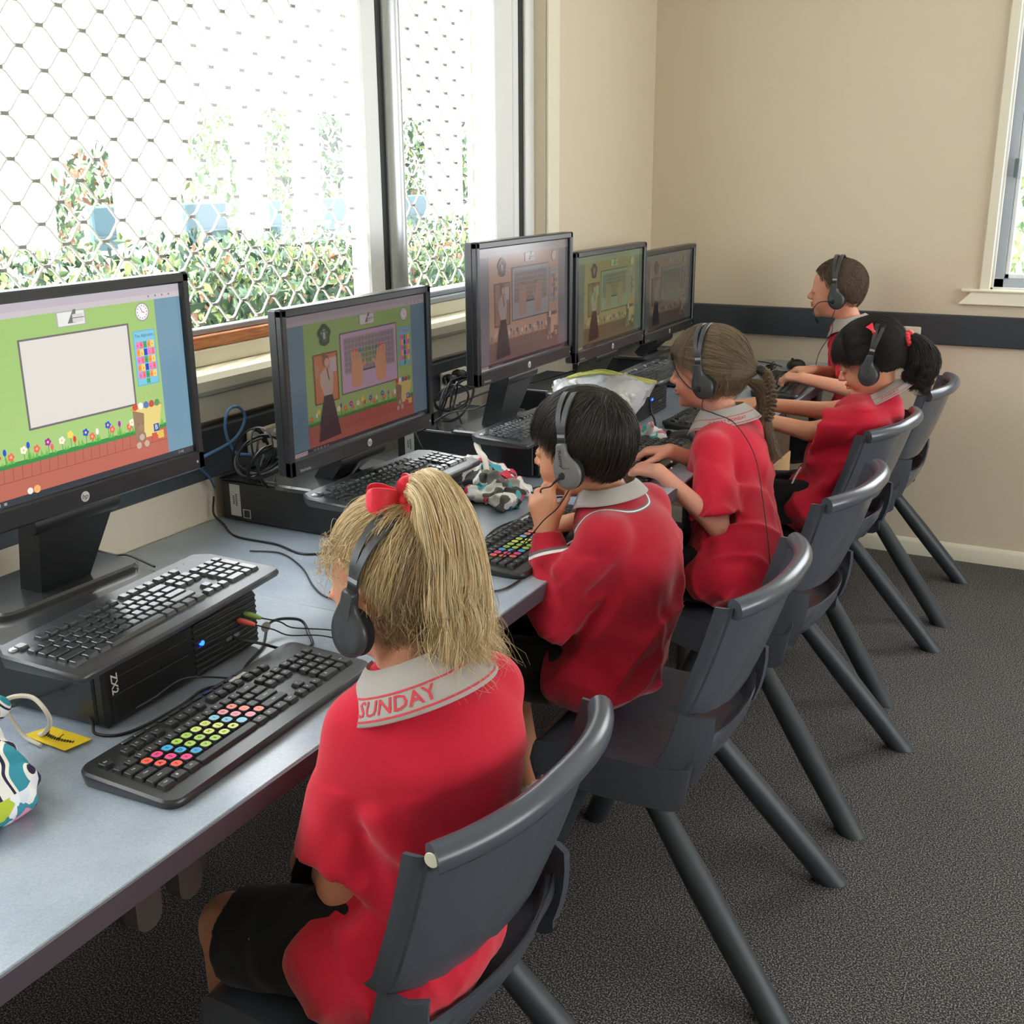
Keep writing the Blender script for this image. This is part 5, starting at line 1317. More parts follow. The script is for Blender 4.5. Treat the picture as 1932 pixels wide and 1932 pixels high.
# ================================================================ 1. the blonde girl, seen from behind
def girl_blonde():
    t = person('person with a blonde ponytail and red bow, seen from behind, in red polo shirt', None)
    c = np.array([-.785, 1.150, 1.000]); R = rotm(math.radians(173), math.radians(10), 0); s = 1.0
    nb = np.array([-.742, 1.116, .912]); ch = np.array([-.722, 1.112, .775]); hip = np.array([-.735, 1.075, .545])
    shL, shR = np.array([-.775, 1.060, .840]), np.array([-.680, 1.215, .850])
    elL, elR = np.array([-.795, 1.010, .630]), np.array([-.775, 1.235, .64])
    wrL, wrR = np.array([-.88, 1.09, .565]), np.array([-.87, 1.17, .57])
    Rt = rotm(math.radians(142), math.radians(10))
    S = Field((-1.18, .86, 0.0), (-.50, 1.38, 1.15), .010, fine(c, (.13, .13, .14), .0036)+[(2, .50, .62, .004)])
    head_sdf(S, c, R, s, nb=nb)
    S.ell(ch, (.080, .110, .12), Rt, .03); S.ell((ch+hip)/2, (.080, .100, .12), Rt, .03); S.ell(hip, (.090, .12, .085), None, .03)
    for sh, el, wr in ((shL, elL, wrL), (shR, elR, wrR)):
        S.cap(nb-[0, 0, .04], sh, .036, .036, .03); S.cap(sh, el, .036, .029, .015); S.cap(el, wr, .029, .020, .012)
    hand_sdf(S, wrL, (-.5, .75, -.25), (-.3, 0, 1), True, .9); hand_sdf(S, wrR, (-.5, -.75, -.25), (-.3, 0, 1), False, .9)
    leg_sdf(S, hip+[-.02, -.062, 0], (-1.00, 1.015, .49), (-1.02, 1.02, .10), (-1.10, 1.01, .03)); leg_sdf(S, hip+[-.02, .062, 0], (-.98, 1.20, .49), (-1.00, 1.21, .10), (-1.08, 1.22, .03))
    body(t, 'body', S, skin_mat('skin_fair', (214, 156, 128)), (c, R))
    # polo shirt
    F = Field((-.96, .86, .42), (-.54, 1.36, .97), .0055)
    F.cap(nb-[0, 0, .05], nb-[0, 0, .03], .060, .053, .0)
    F.ell(ch, (.100, .130, .130), Rt, .03); F.ell((ch*0.5+hip*0.5)+[0.028, .012, 0], (.104, .118, .135), Rt, .03); F.ell(hip+[.012, 0, -.005], (.118, .142, .080), None, .035)
    for sh in (shL, shR): F.cap(nb-[0, 0, .052], sh, .046, .047, .04)
    F.ell(ch+[.030, .01, .02], (.075, .11, .11), Rt, .03)
    F.ell((-.765, 1.045, .535), (.115, .138, .080), None, .03); F.cap((-.79, .985, .55), (-.765, .965, .50), .040, .040, .03); F.cap((-.70, .985, .52), (-.68, 1.05, .49), .045, .045, .04)
    eL = shL+(elL-shL)*0.80; eR = shR+(elR-shR)*0.80
    F.sleeve(shL, eL, .052, .064, .010, cut=(-.15, -.10, -1)); F.sleeve(shR, eR, .050, .058, .014)
    for p, q, r in [((-.735, .99, .66), (-.665, 1.00, .60), .014), ((-.73, .965, .60), (-.65, .985, .55), .014), ((-.775, .955, .56), (-.72, .94, .48), .013), ((-.68, .955, .56), (-.665, .965, .47), .012), ((-.72, 1.0, .75), (-.66, 1.0, .69), .012)]:
        F.cap(p, q, r, r*0.6, .024)
    F.wob(.0036, folds((42, 18, -22, 0, .6), (-18, 36, 30, 2, .5), (60, -30, 12, 1, .25)), (-.97, .85, .42), (-.5, 1.4, .78))
    F.wob(.0016, folds((30, 20, -12, 0, .6), (-18, 36, 10, 2, .5)), (-.97, .85, .78), (-.5, 1.4, .97))
    for p, q, r in [((-.738, .985, .74), (-.732, .970, .68), .006)]: F.cap(p, q, r, r*.5, .016, 'sub')
    wrinkles(F, (-.97, .85, .42), (-.5, 1.4, .82), .0062, ((46, -30, -40), (-35, 50, 40), (60, 30, 25)), zfade=(.62, .80)); wrinkles(F, (-.97, .85, .42), (-.5, 1.4, .66), .004, ((110, 40, -50), (60, 100, 30)), 2.0, zfade=(.52, .66))
    cloth(t, 'polo_shirt', F, M_red, 2)
    # shorts
    F = Field((-1.06, .92, .42), (-.54, 1.34, .64), .0065)
    F.ell(hip, (.118, .138, .088), None, .02)
    for y, kx in ((-.062, -.965), (.062, -.945)):
        k_ = np.array([kx, hip[1]+y*1.25, .497]); F.sleeve(hip+[-.02, y, 0], k_, .078, .068, .012, hollow=.02)
    F.wob(.003, folds((50, 20, 30, 0, .6), (70, -10, -30, 1, .4)), (-1.1, .9, .4), (-.5, 1.4, .7))
    sh = cloth(t, 'shorts', F, M_shorts, 2)
    b = MB()
    for k, (x0, z0, x1, z1) in enumerate([(x0+.065, z0+.016, x1+.065, z1+.016) for x0, z0, x1, z1 in [(-.965, .535, -.955, .552), (-.955, .552, -.945, .545), (-.945, .545, -.94, .53), (-.935, .552, -.925, .548), (-.93, .548, -.92, .535), (-.935, .530, -.915, .533), (-.905, .550, -.895, .552), (-.905, .540, -.897, .543), (-.900, .53, -.893, .527)]]):
        def yq(x, z): return hip[1]-.0775-math.sqrt(max(.0001, .0725**2-(z-.502)**2))*1.04
        b.tube([(x0, yq(x0, z0), z0), (x1, yq(x1, z1), z1)], .0012, seg=5)
    b.build('red_embroidery', M_rprint, sh)
    shoe(t, (-1.04, 1.02, .09), (-1.13, 1.01, .03)); shoe(t, (-1.02, 1.21, .09), (-1.11, 1.22, .03))
    f = Rt[:, 0]; collar(t, nb+[0.004, .004, -.006], (-.95, .28, -.30), (-.30, .02, 1), 'SUNDAY', tpos=2.15, tsize=.022, rad_=.074, rx=.044, ry=.049, flare=.050, drop=.056)
    # hair
    hm = hair_mat('blonde_hair', rgb(186, 156, 110), rgb(240, 218, 172), 0.42); hd = hair_mat('ash_hair', rgb(112, 90, 66), rgb(196, 168, 126), 0.45); hp_ = hair_mat('pale_blonde', rgb(214, 176, 116), rgb(255, 240, 202), 0.38)
    def hl(a):
        a = abs(a); return np.interp(a, [0, 40, 62, 80, 95, 120, 150, 180], [36, 36, 27, 14, -4, -38, -50, -52])
    base = mat('blonde_base', rgb(156, 130, 92), 0.6, noise=0.4, nscale=60)
    h = hair_cap(t, c, R, s, hl, .006, base)
    PT = dirs(np.array([190.]), np.array([62.]))[0]
    n = 8000; az = rng.uniform(-180, 180, n); el = np.array([hl(a) for a in az])+rng.uniform(-3, 10, n)+rng.uniform(0, 1, n)**3*40
    fr = (np.abs(az) < 115) | (rng.uniform(0, 1, n) < 0.25)
    for sel, mt in ((fr, hm), (~fr, hd)):
        m_ = sel.sum(); flow_strands(h, c, R, s, m_, 14, dirs(az[sel], el[sel]), np.repeat(PT[None], m_, 0), .007, mt, jit=.10, lift=.004, wav=.004, mess=.012)
    # wisps at the nape and temples
    n = 700; az = rng.uniform(100, 260, n); el = rng.uniform(-50, 0, n)
    flow_strands(h, c, R, s, n, 12, dirs(az, el), dirs(az+rng.normal(size=n)*14, el-rng.uniform(15, 40, n)), .009, hd, jit=.05, lift=.010, wav=.007, name='nape_wisps')
    n = 160; az = rng.uniform(40, 85, n); el = rng.uniform(12, 40, n)
    flow_strands(h, c, R, s, n, 10, dirs(az, el), dirs(az+rng.normal(size=n)*20-5, el-rng.uniform(-10, 25, n)), .008, hm, jit=.1, lift=.012, wav=.006, name='temple_wisps')
    root = HP(c, R, HC+hair_radius(PT[None], .010)[0])
    g = [root, root+[.014, -.004, .024], root+[.036, -.008, .014], root+[.050, -.010, -.040], root+[.052, -.010, -.100], root+[.052, -.008, -.165], root+[.058, -.004, -.225]]
    tail_strands(h, g, lambda q: np.interp(q, [0, .08, .25, .5, .8, 1], [.012, .024, .038, .047, .050, .052]), 7000, 26, hp_, wav=.019, cut=.20, r=.00036, clumps=90, freq=(6, 17))
    tail_strands(h, g, lambda q: np.interp(q, [0, .08, .25, .5, .8, 1], [.012, .020, .034, .044, .060, .075]), 500, 24, hm, wav=.028, cut=.10, name='loose_strands', freq=(6, 20))
    # ribbon bow
    bw = np.array(root)+[-.010, -.012, .010]; b = MB()
    f_ = -R[:, 1]
    def loop(dirv, up, L, wd):
        dirv = unit(dirv); up = unit(up); sd = np.cross(dirv, up); P = []; Q = []
        for k in range(13):
            a = k/12; x = L*math.sin(PI*min(1, a*1.0)); y = .015*math.sin(2*PI*a)
            w_ = wd*(.40+.65*abs(math.sin(2*PI*a))**.7); cc = bw+dirv*x+sd*y
            P.append([tuple(cc+up*w_*q) for q in (-1, -.5, 0, .5, 1)]); Q.append([tuple(cc+up*w_*q+sd*.0012) for q in (-1, -.5, 0, .5, 1)])
        v, fq = grid_shell(P, Q); b.add(v, fq)
    loop((-.70, -.62, .10), (0.05, .1, 1), .050, .017); loop((.30, .10, .75), (.7, .3, -.2), .034, .016); loop((.10, -.35, -.85), (.8, .2, .1), .036, .014)
    b.ell(tuple(bw), (.011, .011, .011), None, 12, 8); b.build('ribbon_bow', M_ribbon, t, angle=60)
    headset('charcoal headset on the blonde girl, strap passing under her red bow', c, R, s, boom=None, w=.004, tiltx=-.42)
    return t
girl_blonde()

# ================================================================ 2. the boy holding his chin
def arm_sdf(S, nb, sh, el, wr, s=1.0):
    S.cap(nb-[0, 0, .04], sh, .036*s, .036*s, .03); S.cap(sh, el, .035*s, .028*s, .014); S.cap(el, wr, .029*s, .0195*s, .010)
def torso_sdf(S, ch, mid, hip, Rt):
    S.ell(ch, (.078, .108, .12), Rt, .03); S.ell(mid, (.078, .100, .11), Rt, .03); S.ell(hip, (.090, .118, .082), Rt, .03)
def shirt_sdf(F, nb, ch, mid, hip, shs, Rt, g=0.0):
    F.cap(nb-[0, 0, .05], nb-[0, 0, .03], .058+g, .052+g, .0)
    F.ell(ch, (.098+g, .128+g, .130), Rt, .03); F.ell(mid, (.105+g, .126+g, .125), Rt, .03); F.ell(hip+Rt[:, 0]*.012, (.130+g, .150+g, .088), Rt, .035)
    for sh in shs: F.cap(nb-[0, 0, .052], sh, .045+g, .046+g, .04)
def shorts(t, hip, Rt, ks, wx=(.112, .134, .084)):
    ks = [np.array(k, float) for k in ks]; lo = np.minimum(np.minimum(*ks), hip)-.14; hi = np.maximum(np.maximum(*ks), hip)+.15
    F = Field(lo, hi, .0075); F.ell(hip, wx, Rt, .02)
    for k, sg in zip(ks, (1, -1)): h = hip+Rt[:, 1]*.062*sg+Rt[:, 0]*.02; F.sleeve(h, h+(k-h)*.90, .076, .064, .012, th=.014, hollow=.02)
    F.wob(.003, folds((50, 20, 30, 0, .6), (70, -10, -30, 1, .4)), lo, hi)
    return cloth(t, 'shorts', F, M_shorts, 2)
def legs_shoes(S, t, hip, Rt, ks, ans):
    for k, a, sg in zip(ks, ans, (1, -1)):
        h = hip+Rt[:, 1]*.062*sg+Rt[:, 0]*.02; toe = np.array([a[0]-.085, a[1], .03]); leg_sdf(S, h, k, a, toe); shoe(t, a, toe)
def boy_chin():
    t = person('person with short black hair, hand on chin, in long-sleeved red jumper', None)
    c = np.array([-.890, 1.988, .996]); R = rotm(math.radians(181), math.radians(7)); s = 1.0
    nb = np.array([-.832, 2.0, .905]); ch = np.array([-.79, 2.005, .770]); mid = np.array([-.80, 1.99, .65]); hip = np.array([-.825, 1.975, .545])
    shL, shR = np.array([-.795, 1.895, .845]), np.array([-.795, 2.115, .850])
    elL, elR = np.array([-.868, 1.855, .700]), np.array([-.84, 2.20, .70]); wrL, wrR = np.array([-.925, 1.905, .845]), np.array([-.940, 2.075, .812])
    Rt = rotm(math.radians(178), math.radians(4)); ks = [(-1.13, 1.93, .50), (-1.12, 2.07, .50)]; an = [(-1.09, 1.93, .10), (-1.07, 2.13, .10)]
    S = Field((-1.25, 1.72, 0.0), (-.62, 2.32, 1.14), .010, fine(c, (.125, .12, .135), .0034)+[(0, -1.04, -1.0, .0034), (2, .77, .88, .0034)])
    head_sdf(S, c, R, s, nb=nb); torso_sdf(S, ch, mid, hip, Rt)
    arm_sdf(S, nb, shL, elL, wrL); arm_sdf(S, nb, shR, elR, wrR)
    hand_sdf(S, wrL, (-.22, .10, 1), (.35, -1, .12), True, .95, curl=(28, 34, 40, 46), curl2=(42, 46, 50, 52), thumb=(.85, .38), tcurl=-5)
    hand_sdf(S, wrR, (-1, -.22, -.12), (-.1, .1, 1), False, .95, curl=(28, 30, 32, 34))
    legs_shoes(S, t, hip, Rt, ks, an)
    body(t, 'body', S, skin_mat('skin_warm', (206, 150, 116)), (c, R))
    F = Field((-1.01, 1.76, .42), (-.62, 2.32, .97), .0055)
    shirt_sdf(F, nb, ch, mid, hip, (shL, shR), Rt, .004)
    F.ell(ch+[.035, 0, -.01], (.07, .115, .12), Rt, .03)
    F.cap(shL, elL, .053, .050, .016); F.sleeve(elL, wrL+(elL-wrL)*.05, .050, .030, .014, hollow=.016)
    F.cap(shR, elR, .053, .047, .016); F.sleeve(elR, wrR+(elR-wrR)*.35, .046, .034, .014, hollow=.016)
    F.cap(wrL+(elL-wrL)*.42, wrL+(elL-wrL)*.30, .041, .038, .008)
    F.cap((-.90, 1.83, .735), (-.865, 1.81, .68), .028, .03, .02)
    for p, q, r in [((-.86, 1.83, .79), (-.83, 1.85, .72), .014), ((-.80, 1.86, .74), (-.84, 1.87, .69), .016), ((-.90, 1.865, .775), (-.885, 1.82, .755), .012), ((-.885, 1.85, .745), (-.865, 1.80, .725), .010)]: F.cap(p, q, r, r*.7, .02)
    for p, q, r in [((-.76, 1.86, .80), (-.80, 1.845, .75), .006), ((-.905, 1.845, .79), (-.875, 1.81, .775), .006)]: F.cap(p, q, r, r*.7, .02, 'sub')
    F.wob(.0042, folds((40, 10, -30, 0, .6), (-15, 38, 26, 2, .5), (24, -16, 50, 1, .4)), (-1.1, 1.7, .42), (-.6, 2.4, .82)); F.wob(.0015, folds((40, 30, -10, 0, .6)), (-1.1, 1.7, .82), (-.6, 2.4, .97))
    wrinkles(F, (-1.1, 1.7, .42), (-.6, 2.4, .84), .0085, ((34, 16, -40), (-24, 44, 30), (50, -20, 18)), 1.0, zfade=(.74, .86)); wrinkles(F, (-1.02, 1.7, .64), (-.80, 1.93, .86), .005, ((60, 70, -90), (90, -40, 60)), 3.0)
    j = cloth(t, 'jumper', F, jumper_mat('striped_jumper', (188, 30, 52), nb, Rt, wrL, elL), 2)
    shorts(t, hip, Rt, ks)
    collar(t, nb+[.002, 0, .002], (-1, 0, -.12), (-.12, 0, 1), lines=False, rx=.043, ry=.049, flare=.024, drop=.026)
    hm = hair_mat('black_hair', rgb(22, 20, 19), rgb(74, 64, 56), 0.38, .5)
    def hl(a): return np.interp(abs(a), [0, 45, 62, 75, 95, 120, 150, 180], [9, 8, -6, -22, -30, -42, -50, -52])
    h = hair_cap(t, c, R, s, hl, .011, mat('black_hair_base', rgb(30, 27, 25), .5))
    n = 8000; az = rng.uniform(-180, 180, n); e1 = np.array([hl(a) for a in az])-rng.uniform(0, 9, n)+rng.uniform(0, 1, n)**2*22
    cr = dirs(np.array([175.]), np.array([62.]))[0]; st = unit(np.repeat(cr[None], n, 0)+rng.normal(size=(n, 3))*.10)
    mid_ = rng.uniform(0, 1, n) < .45; D = dirs(az, e1); st[mid_] = unit(cr[None]*rng.uniform(.2, .9, (mid_.sum(), 1))+D[mid_]*.6)
    flow_strands(h, c, R, s, n, 12, st, D, .012, hm, r=.00042, jit=.05, lift=.005, wav=.002, mess=.004)
    headset('charcoal headset with a handwritten name, worn by the boy holding his chin', c, R, s, boom='chin', name_text='Remy', pm=M_hsl, w=.006, tiltx=-.03,
            cable=[HP(c, R, (-.012, .094, -.058)), HP(c, R, (.004, .096, -.080)), HP(c, R, (.030, .082, -.105)), wrL+[.01, -.035, .03], wrL+[-.04, -.03, -.03], (-.99, 1.86, .80), (-1.02, 1.84, .776), (-1.05, 1.92, .776)])
    return t
boy_chin()

# ================================================================ 3. the girl with the braid
def braid(parent, G, r, m, n_st=70, turns=4.5, name='braid', flat=.8):
    G = np.array([tuple(p) for p in catmull(G, 14)]); T = np.gradient(G, axis=0); T /= np.linalg.norm(T, axis=1, keepdims=True); U_ = unit(np.cross(T, [0.1, 1, 0.05])); W_ = np.cross(T, U_); L = len(G); t = np.linspace(0, 1, L); P = []
    for k in range(3):
        a = 2*PI*(t*turns+k/3); C = G+U_*(np.sin(a)*r*.62)[:, None]+W_*(np.sin(2*a)*r*.34*flat)[:, None]
        for q in range(n_st):
            an = rng.uniform(0, 2*PI); rr = r*.50*math.sqrt(rng.uniform(.1, 1)); P.append(C+U_*(math.cos(an)*rr)+W_*(math.sin(an)*rr)+rng.normal(size=(1, 3))*.0004)
    return strands(name, np.array(P), .00042, m, parent, taper=.8)
def girl_braid():
    t = person('person with a long light brown braid, typing, in red polo shirt', None)
    c = np.array([-.922, 2.900, 1.010]); R = rotm(math.radians(182), math.radians(5)); s = 1.02
    nb = np.array([-.872, 2.885, .900]); ch = np.array([-.83, 2.835, .765]); mid = np.array([-.785, 2.755, .65]); hip = np.array([-.755, 2.665, .545])
    shL, shR = np.array([-.845, 2.725, .835]), np.array([-.825, 2.94, .845])
    elL, elR = np.array([-.785, 2.610, .672]), np.array([-.80, 2.99, .68]); wrL, wrR = np.array([-.935, 2.575, .805]), np.array([-.965, 2.745, .818])
    Rt = rotm(math.radians(174), math.radians(4)); ks = [(-1.09, 2.62, .50), (-1.08, 2.78, .50)]; an = [(-1.08, 2.60, .10), (-1.05, 2.80, .10)]
    S = Field((-1.25, 2.42, 0.0), (-.58, 3.10, 1.15), .010, fine(c, (.13, .12, .14), .0034)+[(0, -1.11, -.93, .0036), (1, 2.54, 2.74, .0038), (2, .77, .87, .0036)])
    head_sdf(S, c, R, s, nb=nb); torso_sdf(S, ch, mid, hip, Rt)
    arm_sdf(S, nb, shL, elL, wrL); arm_sdf(S, nb, shR, elR, wrR)
    hand_sdf(S, wrL, (-1, .22, -.06), (-.05, -.15, 1), True, .98, curl=(30, 30, 32, 36), curl2=(34, 36, 38, 40)); hand_sdf(S, wrR, (-1, -.20, -.10), (-.1, .05, 1), False, .98, curl=(32, 30, 32, 36), curl2=(36, 36, 38, 40), thumb=(.6, .6))
    legs_shoes(S, t, hip, Rt, ks, an)
    body(t, 'body', S, skin_mat('skin_rosy', (224, 166, 142)), (c, R))
    F = Field((-.97, 2.46, .42), (-.58, 3.06, .97), .0058)
    shirt_sdf(F, nb, ch, mid, hip, (shL, shR), Rt, .003)
    F.ell(ch+[.045, -.01, -.01], (.065, .10, .12), Rt, .03); F.ell((mid+hip)/2+[.02, -.01, 0], (.11, .13, .10), Rt, .03)
    for sh, el in ((shL, elL), (shR, elR)): e = sh+(el-sh)*.86; F.sleeve(sh, e, .050, .060, .012, cut=(.25, -.25, -1) if sh is shL else None)
    for p, q, r in [((-.83, 2.62, .62), (-.74, 2.56, .56), .014), ((-.84, 2.60, .55), (-.74, 2.53, .52), .014)]: F.cap(p, q, r, r*.7, .024)
    F.wob(.0036, folds((44, 12, -16, 0, .6), (-18, 40, 20, 2, .5), (20, -16, 46, 1, .35)), (-1.1, 2.4, .42), (-.5, 3.2, .82)); F.wob(.0018, folds((40, 30, -10, 0, .6)), (-1.1, 2.4, .82), (-.5, 3.2, .97))
    wrinkles(F, (-1.1, 2.4, .42), (-.5, 3.2, .84), .0075, ((50, 30, -14), (-24, 60, 10), (60, -20, 38)), 4.0, zfade=(.72, .86)); wrinkles(F, (-1.1, 2.4, .42), (-.5, 3.2, .66), .005, ((90, 50, -60), (60, 90, 40)), 2.0, zfade=(.52, .66))
    cloth(t, 'polo_shirt', F, M_red, 2); shorts(t, hip, Rt, ks)
    b = MB()
    for k in range(7): b.ell((-.945+.002*k, 2.70-.004*k, .80-.016*k), (.003, .003, .003), None, 8, 5)
    b.build('white_dots', M_wh, t)
    collar(t, nb+[.004, 0, -.002], (-1, .06, -.16), (-.14, .02, 1), 'SUNDAY MONDAY', tpos=2.1, tsize=.0115, rad_=.085, rx=.046, ry=.052, flare=.044, drop=.042)
    hm = hair_mat('light_brown_hair', rgb(92, 76, 58), rgb(168, 146, 116), .42); tie = mat('black_hair_tie', rgb(22, 22, 24), .6)
    def hl(a): return np.interp(abs(a), [0, 30, 50, 70, 95, 120, 150, 180], [20, 16, 4, -2, -14, -30, -40, -42])
    base = mat('brown_hair_base', rgb(108, 90, 70), .6, noise=.35, nscale=50)
    h = hair_cap(t, c, R, s, hl, .007, base)
    for sgn in (1, -1):
        PT = dirs(np.array([177.*sgn]), np.array([-14.]))[0]; n = 3400
        az = rng.uniform(0, 180, n)*sgn; el = np.array([hl(a) for a in az])+rng.uniform(-3, 6, n); top = rng.uniform(0, 1, n) < .6
        el[top] = rng.uniform(20, 88, top.sum()); az[top] = rng.uniform(0, 180, top.sum())*sgn
        flow_strands(h, c, R, s, n, 14, dirs(az, el), np.repeat(PT[None], n, 0), .008, hm, jit=.07, lift=.004, wav=.003, mess=.006, pull=((-.150, .003, .000), .62))
    n = 1500; az = rng.uniform(-55, 62, n); flow_strands(h, c, R, s, n, 12, dirs(az*.5, rng.uniform(52, 80, n)), dirs(az, np.array([hl(a) for a in az])-rng.uniform(-3, 17, n)), .010, hm, jit=.06, lift=.008, wav=.004, name='fringe')
    n = 500; az = rng.uniform(90, 200, n); flow_strands(h, c, R, s, n, 10, dirs(az, rng.uniform(-30, -10, n)), dirs(az+rng.normal(size=n)*12, rng.uniform(-62, -40, n)), .008, hm, jit=.05, lift=.010, wav=.006, name='nape_wisps')
    rt_ = HP(c, R, (-.150, .004, .000))
    b = MB(); b.tube([tuple(rt_+[-.010, 0, .004]), tuple(rt_), tuple(rt_+[.010, -.002, -.006])], [.012, .0135, .012], seg=12); b.build('hair_tie', tie, h)
    G = [rt_, rt_+[.022, -.012, -.016], rt_+[.034, -.018, -.050], rt_+[.036, -.020, -.090], rt_+[.030, -.020, -.125]]
    braid(h, G, .0140, hm); q = G[-1]
    b = MB(); b.tube([tuple(q+[0, 0, .006]), tuple(q), tuple(q+[0, 0, -.007])], [.008, .0095, .0085], seg=12); b.build('hair_tie', tie, h)
    tail_strands(h, [q, q+[.004, 0, -.03], q+[.012, .002, -.07], q+[.024, .004, -.112]], lambda x: np.interp(x, [0, .15, 1], [.008, .011, .021]), 520, 14, hm, wav=.004, cut=.06, name='braid_end')
    r2_ = HP(c, R, (-.100, -.060, -.04)); tail_strands(h, [r2_, r2_+[.03, .02, -.02], r2_+[.04, .03, -.07], r2_+[.02, .03, -.12]], lambda x: np.interp(x, [0, .3, 1], [.010, .026, .02]), 700, 14, hm, wav=.012, name='far_pigtail')
    headset('charcoal headset with raised microphone, worn by the girl with the braid', c, R, s, boom='up', w=.003, tiltx=.02,
            cable=[HP(c, R, (-.012, .094, -.058)), HP(c, R, (-.012, .095, -.085)), np.array([-.862, 2.795, .918]), np.array([-.795, 2.755, .905]), np.array([-.728, 2.715, .835]), np.array([-.688, 2.675, .72]), np.array([-.650, 2.62, .60]), np.array([-.632, 2.59, .505]), np.array([-.60, 2.64, .485])])
    return t
girl_braid()

# ================================================================ 4. the short-haired boy by the back wall
def boy_far():
    t = person('person with cropped hair near the back wall, typing, in red polo shirt', None)
    c = np.array([-.885, 4.330, 1.098]); R = rotm(math.radians(183), math.radians(2)); s = 1.04
    nb = np.array([-.825, 4.325, .980]); ch = np.array([-.775, 4.30, .85]); mid = np.array([-.74, 4.26, .70]); hip = np.array([-.70, 4.20, .555])
    shL, shR = np.array([-.785, 4.20, .915]), np.array([-.785, 4.43, .915])
    elL, elR = np.array([-.735, 4.00, .785]), np.array([-.77, 4.46, .76]); wrL, wrR = np.array([-.900, 3.945, .825]), np.array([-.905, 4.13, .825])
    Rt = rotm(math.radians(180), math.radians(6)); ks = [(-1.05, 4.14, .52), (-1.05, 4.28, .52)]; an = [(-1.05, 4.12, .10), (-1.03, 4.30, .10)]
    S = Field((-1.22, 3.82, 0.0), (-.55, 4.62, 1.25), .010, fine(c, (.13, .12, .14), .004)+[(0, -1.05, -.86, .004), (1, 3.90, 4.16, .004), (2, .78, .88, .004)])
    head_sdf(S, c, R, s, nb=nb); torso_sdf(S, ch, mid, hip, Rt)
    arm_sdf(S, nb, shL, elL, wrL); arm_sdf(S, nb, shR, elR, wrR)
    hand_sdf(S, wrL, (-1, .16, -.04), (-.05, -.12, 1), True, 1.0, curl=(34, 34, 36, 38), curl2=(36, 36, 38, 40)); hand_sdf(S, wrR, (-1, -.10, -.04), (-.05, .05, 1), False, 1.0, curl=(34, 32, 34, 36))
    legs_shoes(S, t, hip, Rt, ks, an)
    body(t, 'body', S, skin_mat('skin_peach', (220, 160, 132)), (c, R))
    F = Field((-.95, 4.0, .42), (-.52, 4.58, 1.05), .0065)
    shirt_sdf(F, nb, ch, mid, hip, (shL, shR), Rt, .002)
    F.cap(nb-[0, 0, .03], ch+[-.045, 0, -.02], .05, .06, .03)
    for sh, el in ((shL, elL), (shR, elR)): F.sleeve(sh, sh+(el-sh)*.72, .048, .056, .012, th=.014)
    F.wob(.004, folds((44, 12, -16, 0, .6), (-18, 40, 20, 2, .5), (20, -16, 46, 1, .35)), (-1.1, 3.9, .42), (-.5, 4.7, .95))
    wrinkles(F, (-1.1, 3.9, .42), (-.5, 4.7, 1.0), .008, seed=5.0)
    cloth(t, 'polo_shirt', F, M_red, 2); shorts(t, hip, Rt, ks)
    b = MB(); b.add([(-.862, 4.262, .955), (-.868, 4.272, .915), (-.862, 4.285, .90), (-.855, 4.285, .955), (-.858, 4.262, .955), (-.864, 4.272, .915), (-.858, 4.285, .90), (-.851, 4.285, .955)], [(0, 1, 2, 3), (7, 6, 5, 4), (0, 4, 5, 1), (1, 5, 6, 2), (2, 6, 7, 3), (3, 7, 4, 0)]); b.build('placket', M_jump, t)
    collar(t, nb+[.002, 0, .002], (-1, .04, -.18), (-.16, 0, 1), lines=False, rx=.043, ry=.048, flare=.040, drop=.040)
    hm = hair_mat('cropped_hair', rgb(66, 55, 46), rgb(136, 116, 96), .6, .25)
    def hl(a): return np.interp(abs(a), [0, 35, 50, 62, 80, 100, 130, 180], [34, 30, 20, 2, -14, -30, -48, -50])
    h = hair_cap(t, c, R, s, hl, .0025, mat('cropped_hair_base', rgb(104, 86, 72), .8, noise=.3, nscale=90, bump=.4, bscale=700), jag=1.0)
    n = 9000; az = rng.uniform(-180, 180, n); lo = np.array([hl(a) for a in az]); el = np.degrees(np.arcsin(rng.uniform(np.sin(np.radians(lo)), 1)))
    flow_strands(h, c, R, s, n, 4, dirs(az, el), dirs(az*np.where(np.abs(az) < 60, .93, 1.02), el-rng.uniform(4, 8, n)), .0028, hm, r=.00045, jit=.01, lift=.0035, wav=.0)
    headset('charcoal headset with a pale teal sticker, worn by the cropped-haired boy near the back wall', c, R, s, boom='out', teal=True, w=.0, tiltx=-.02,
            cable=[HP(c, R, (-.012, .092, -.058)), HP(c, R, (-.002, .090, -.090)), np.array([-.865, 4.20, .96]), np.array([-.905, 4.20, .88]), np.array([-.92, 4.19, .80]), np.array([-.95, 4.22, .775])])
    return t
boy_far()

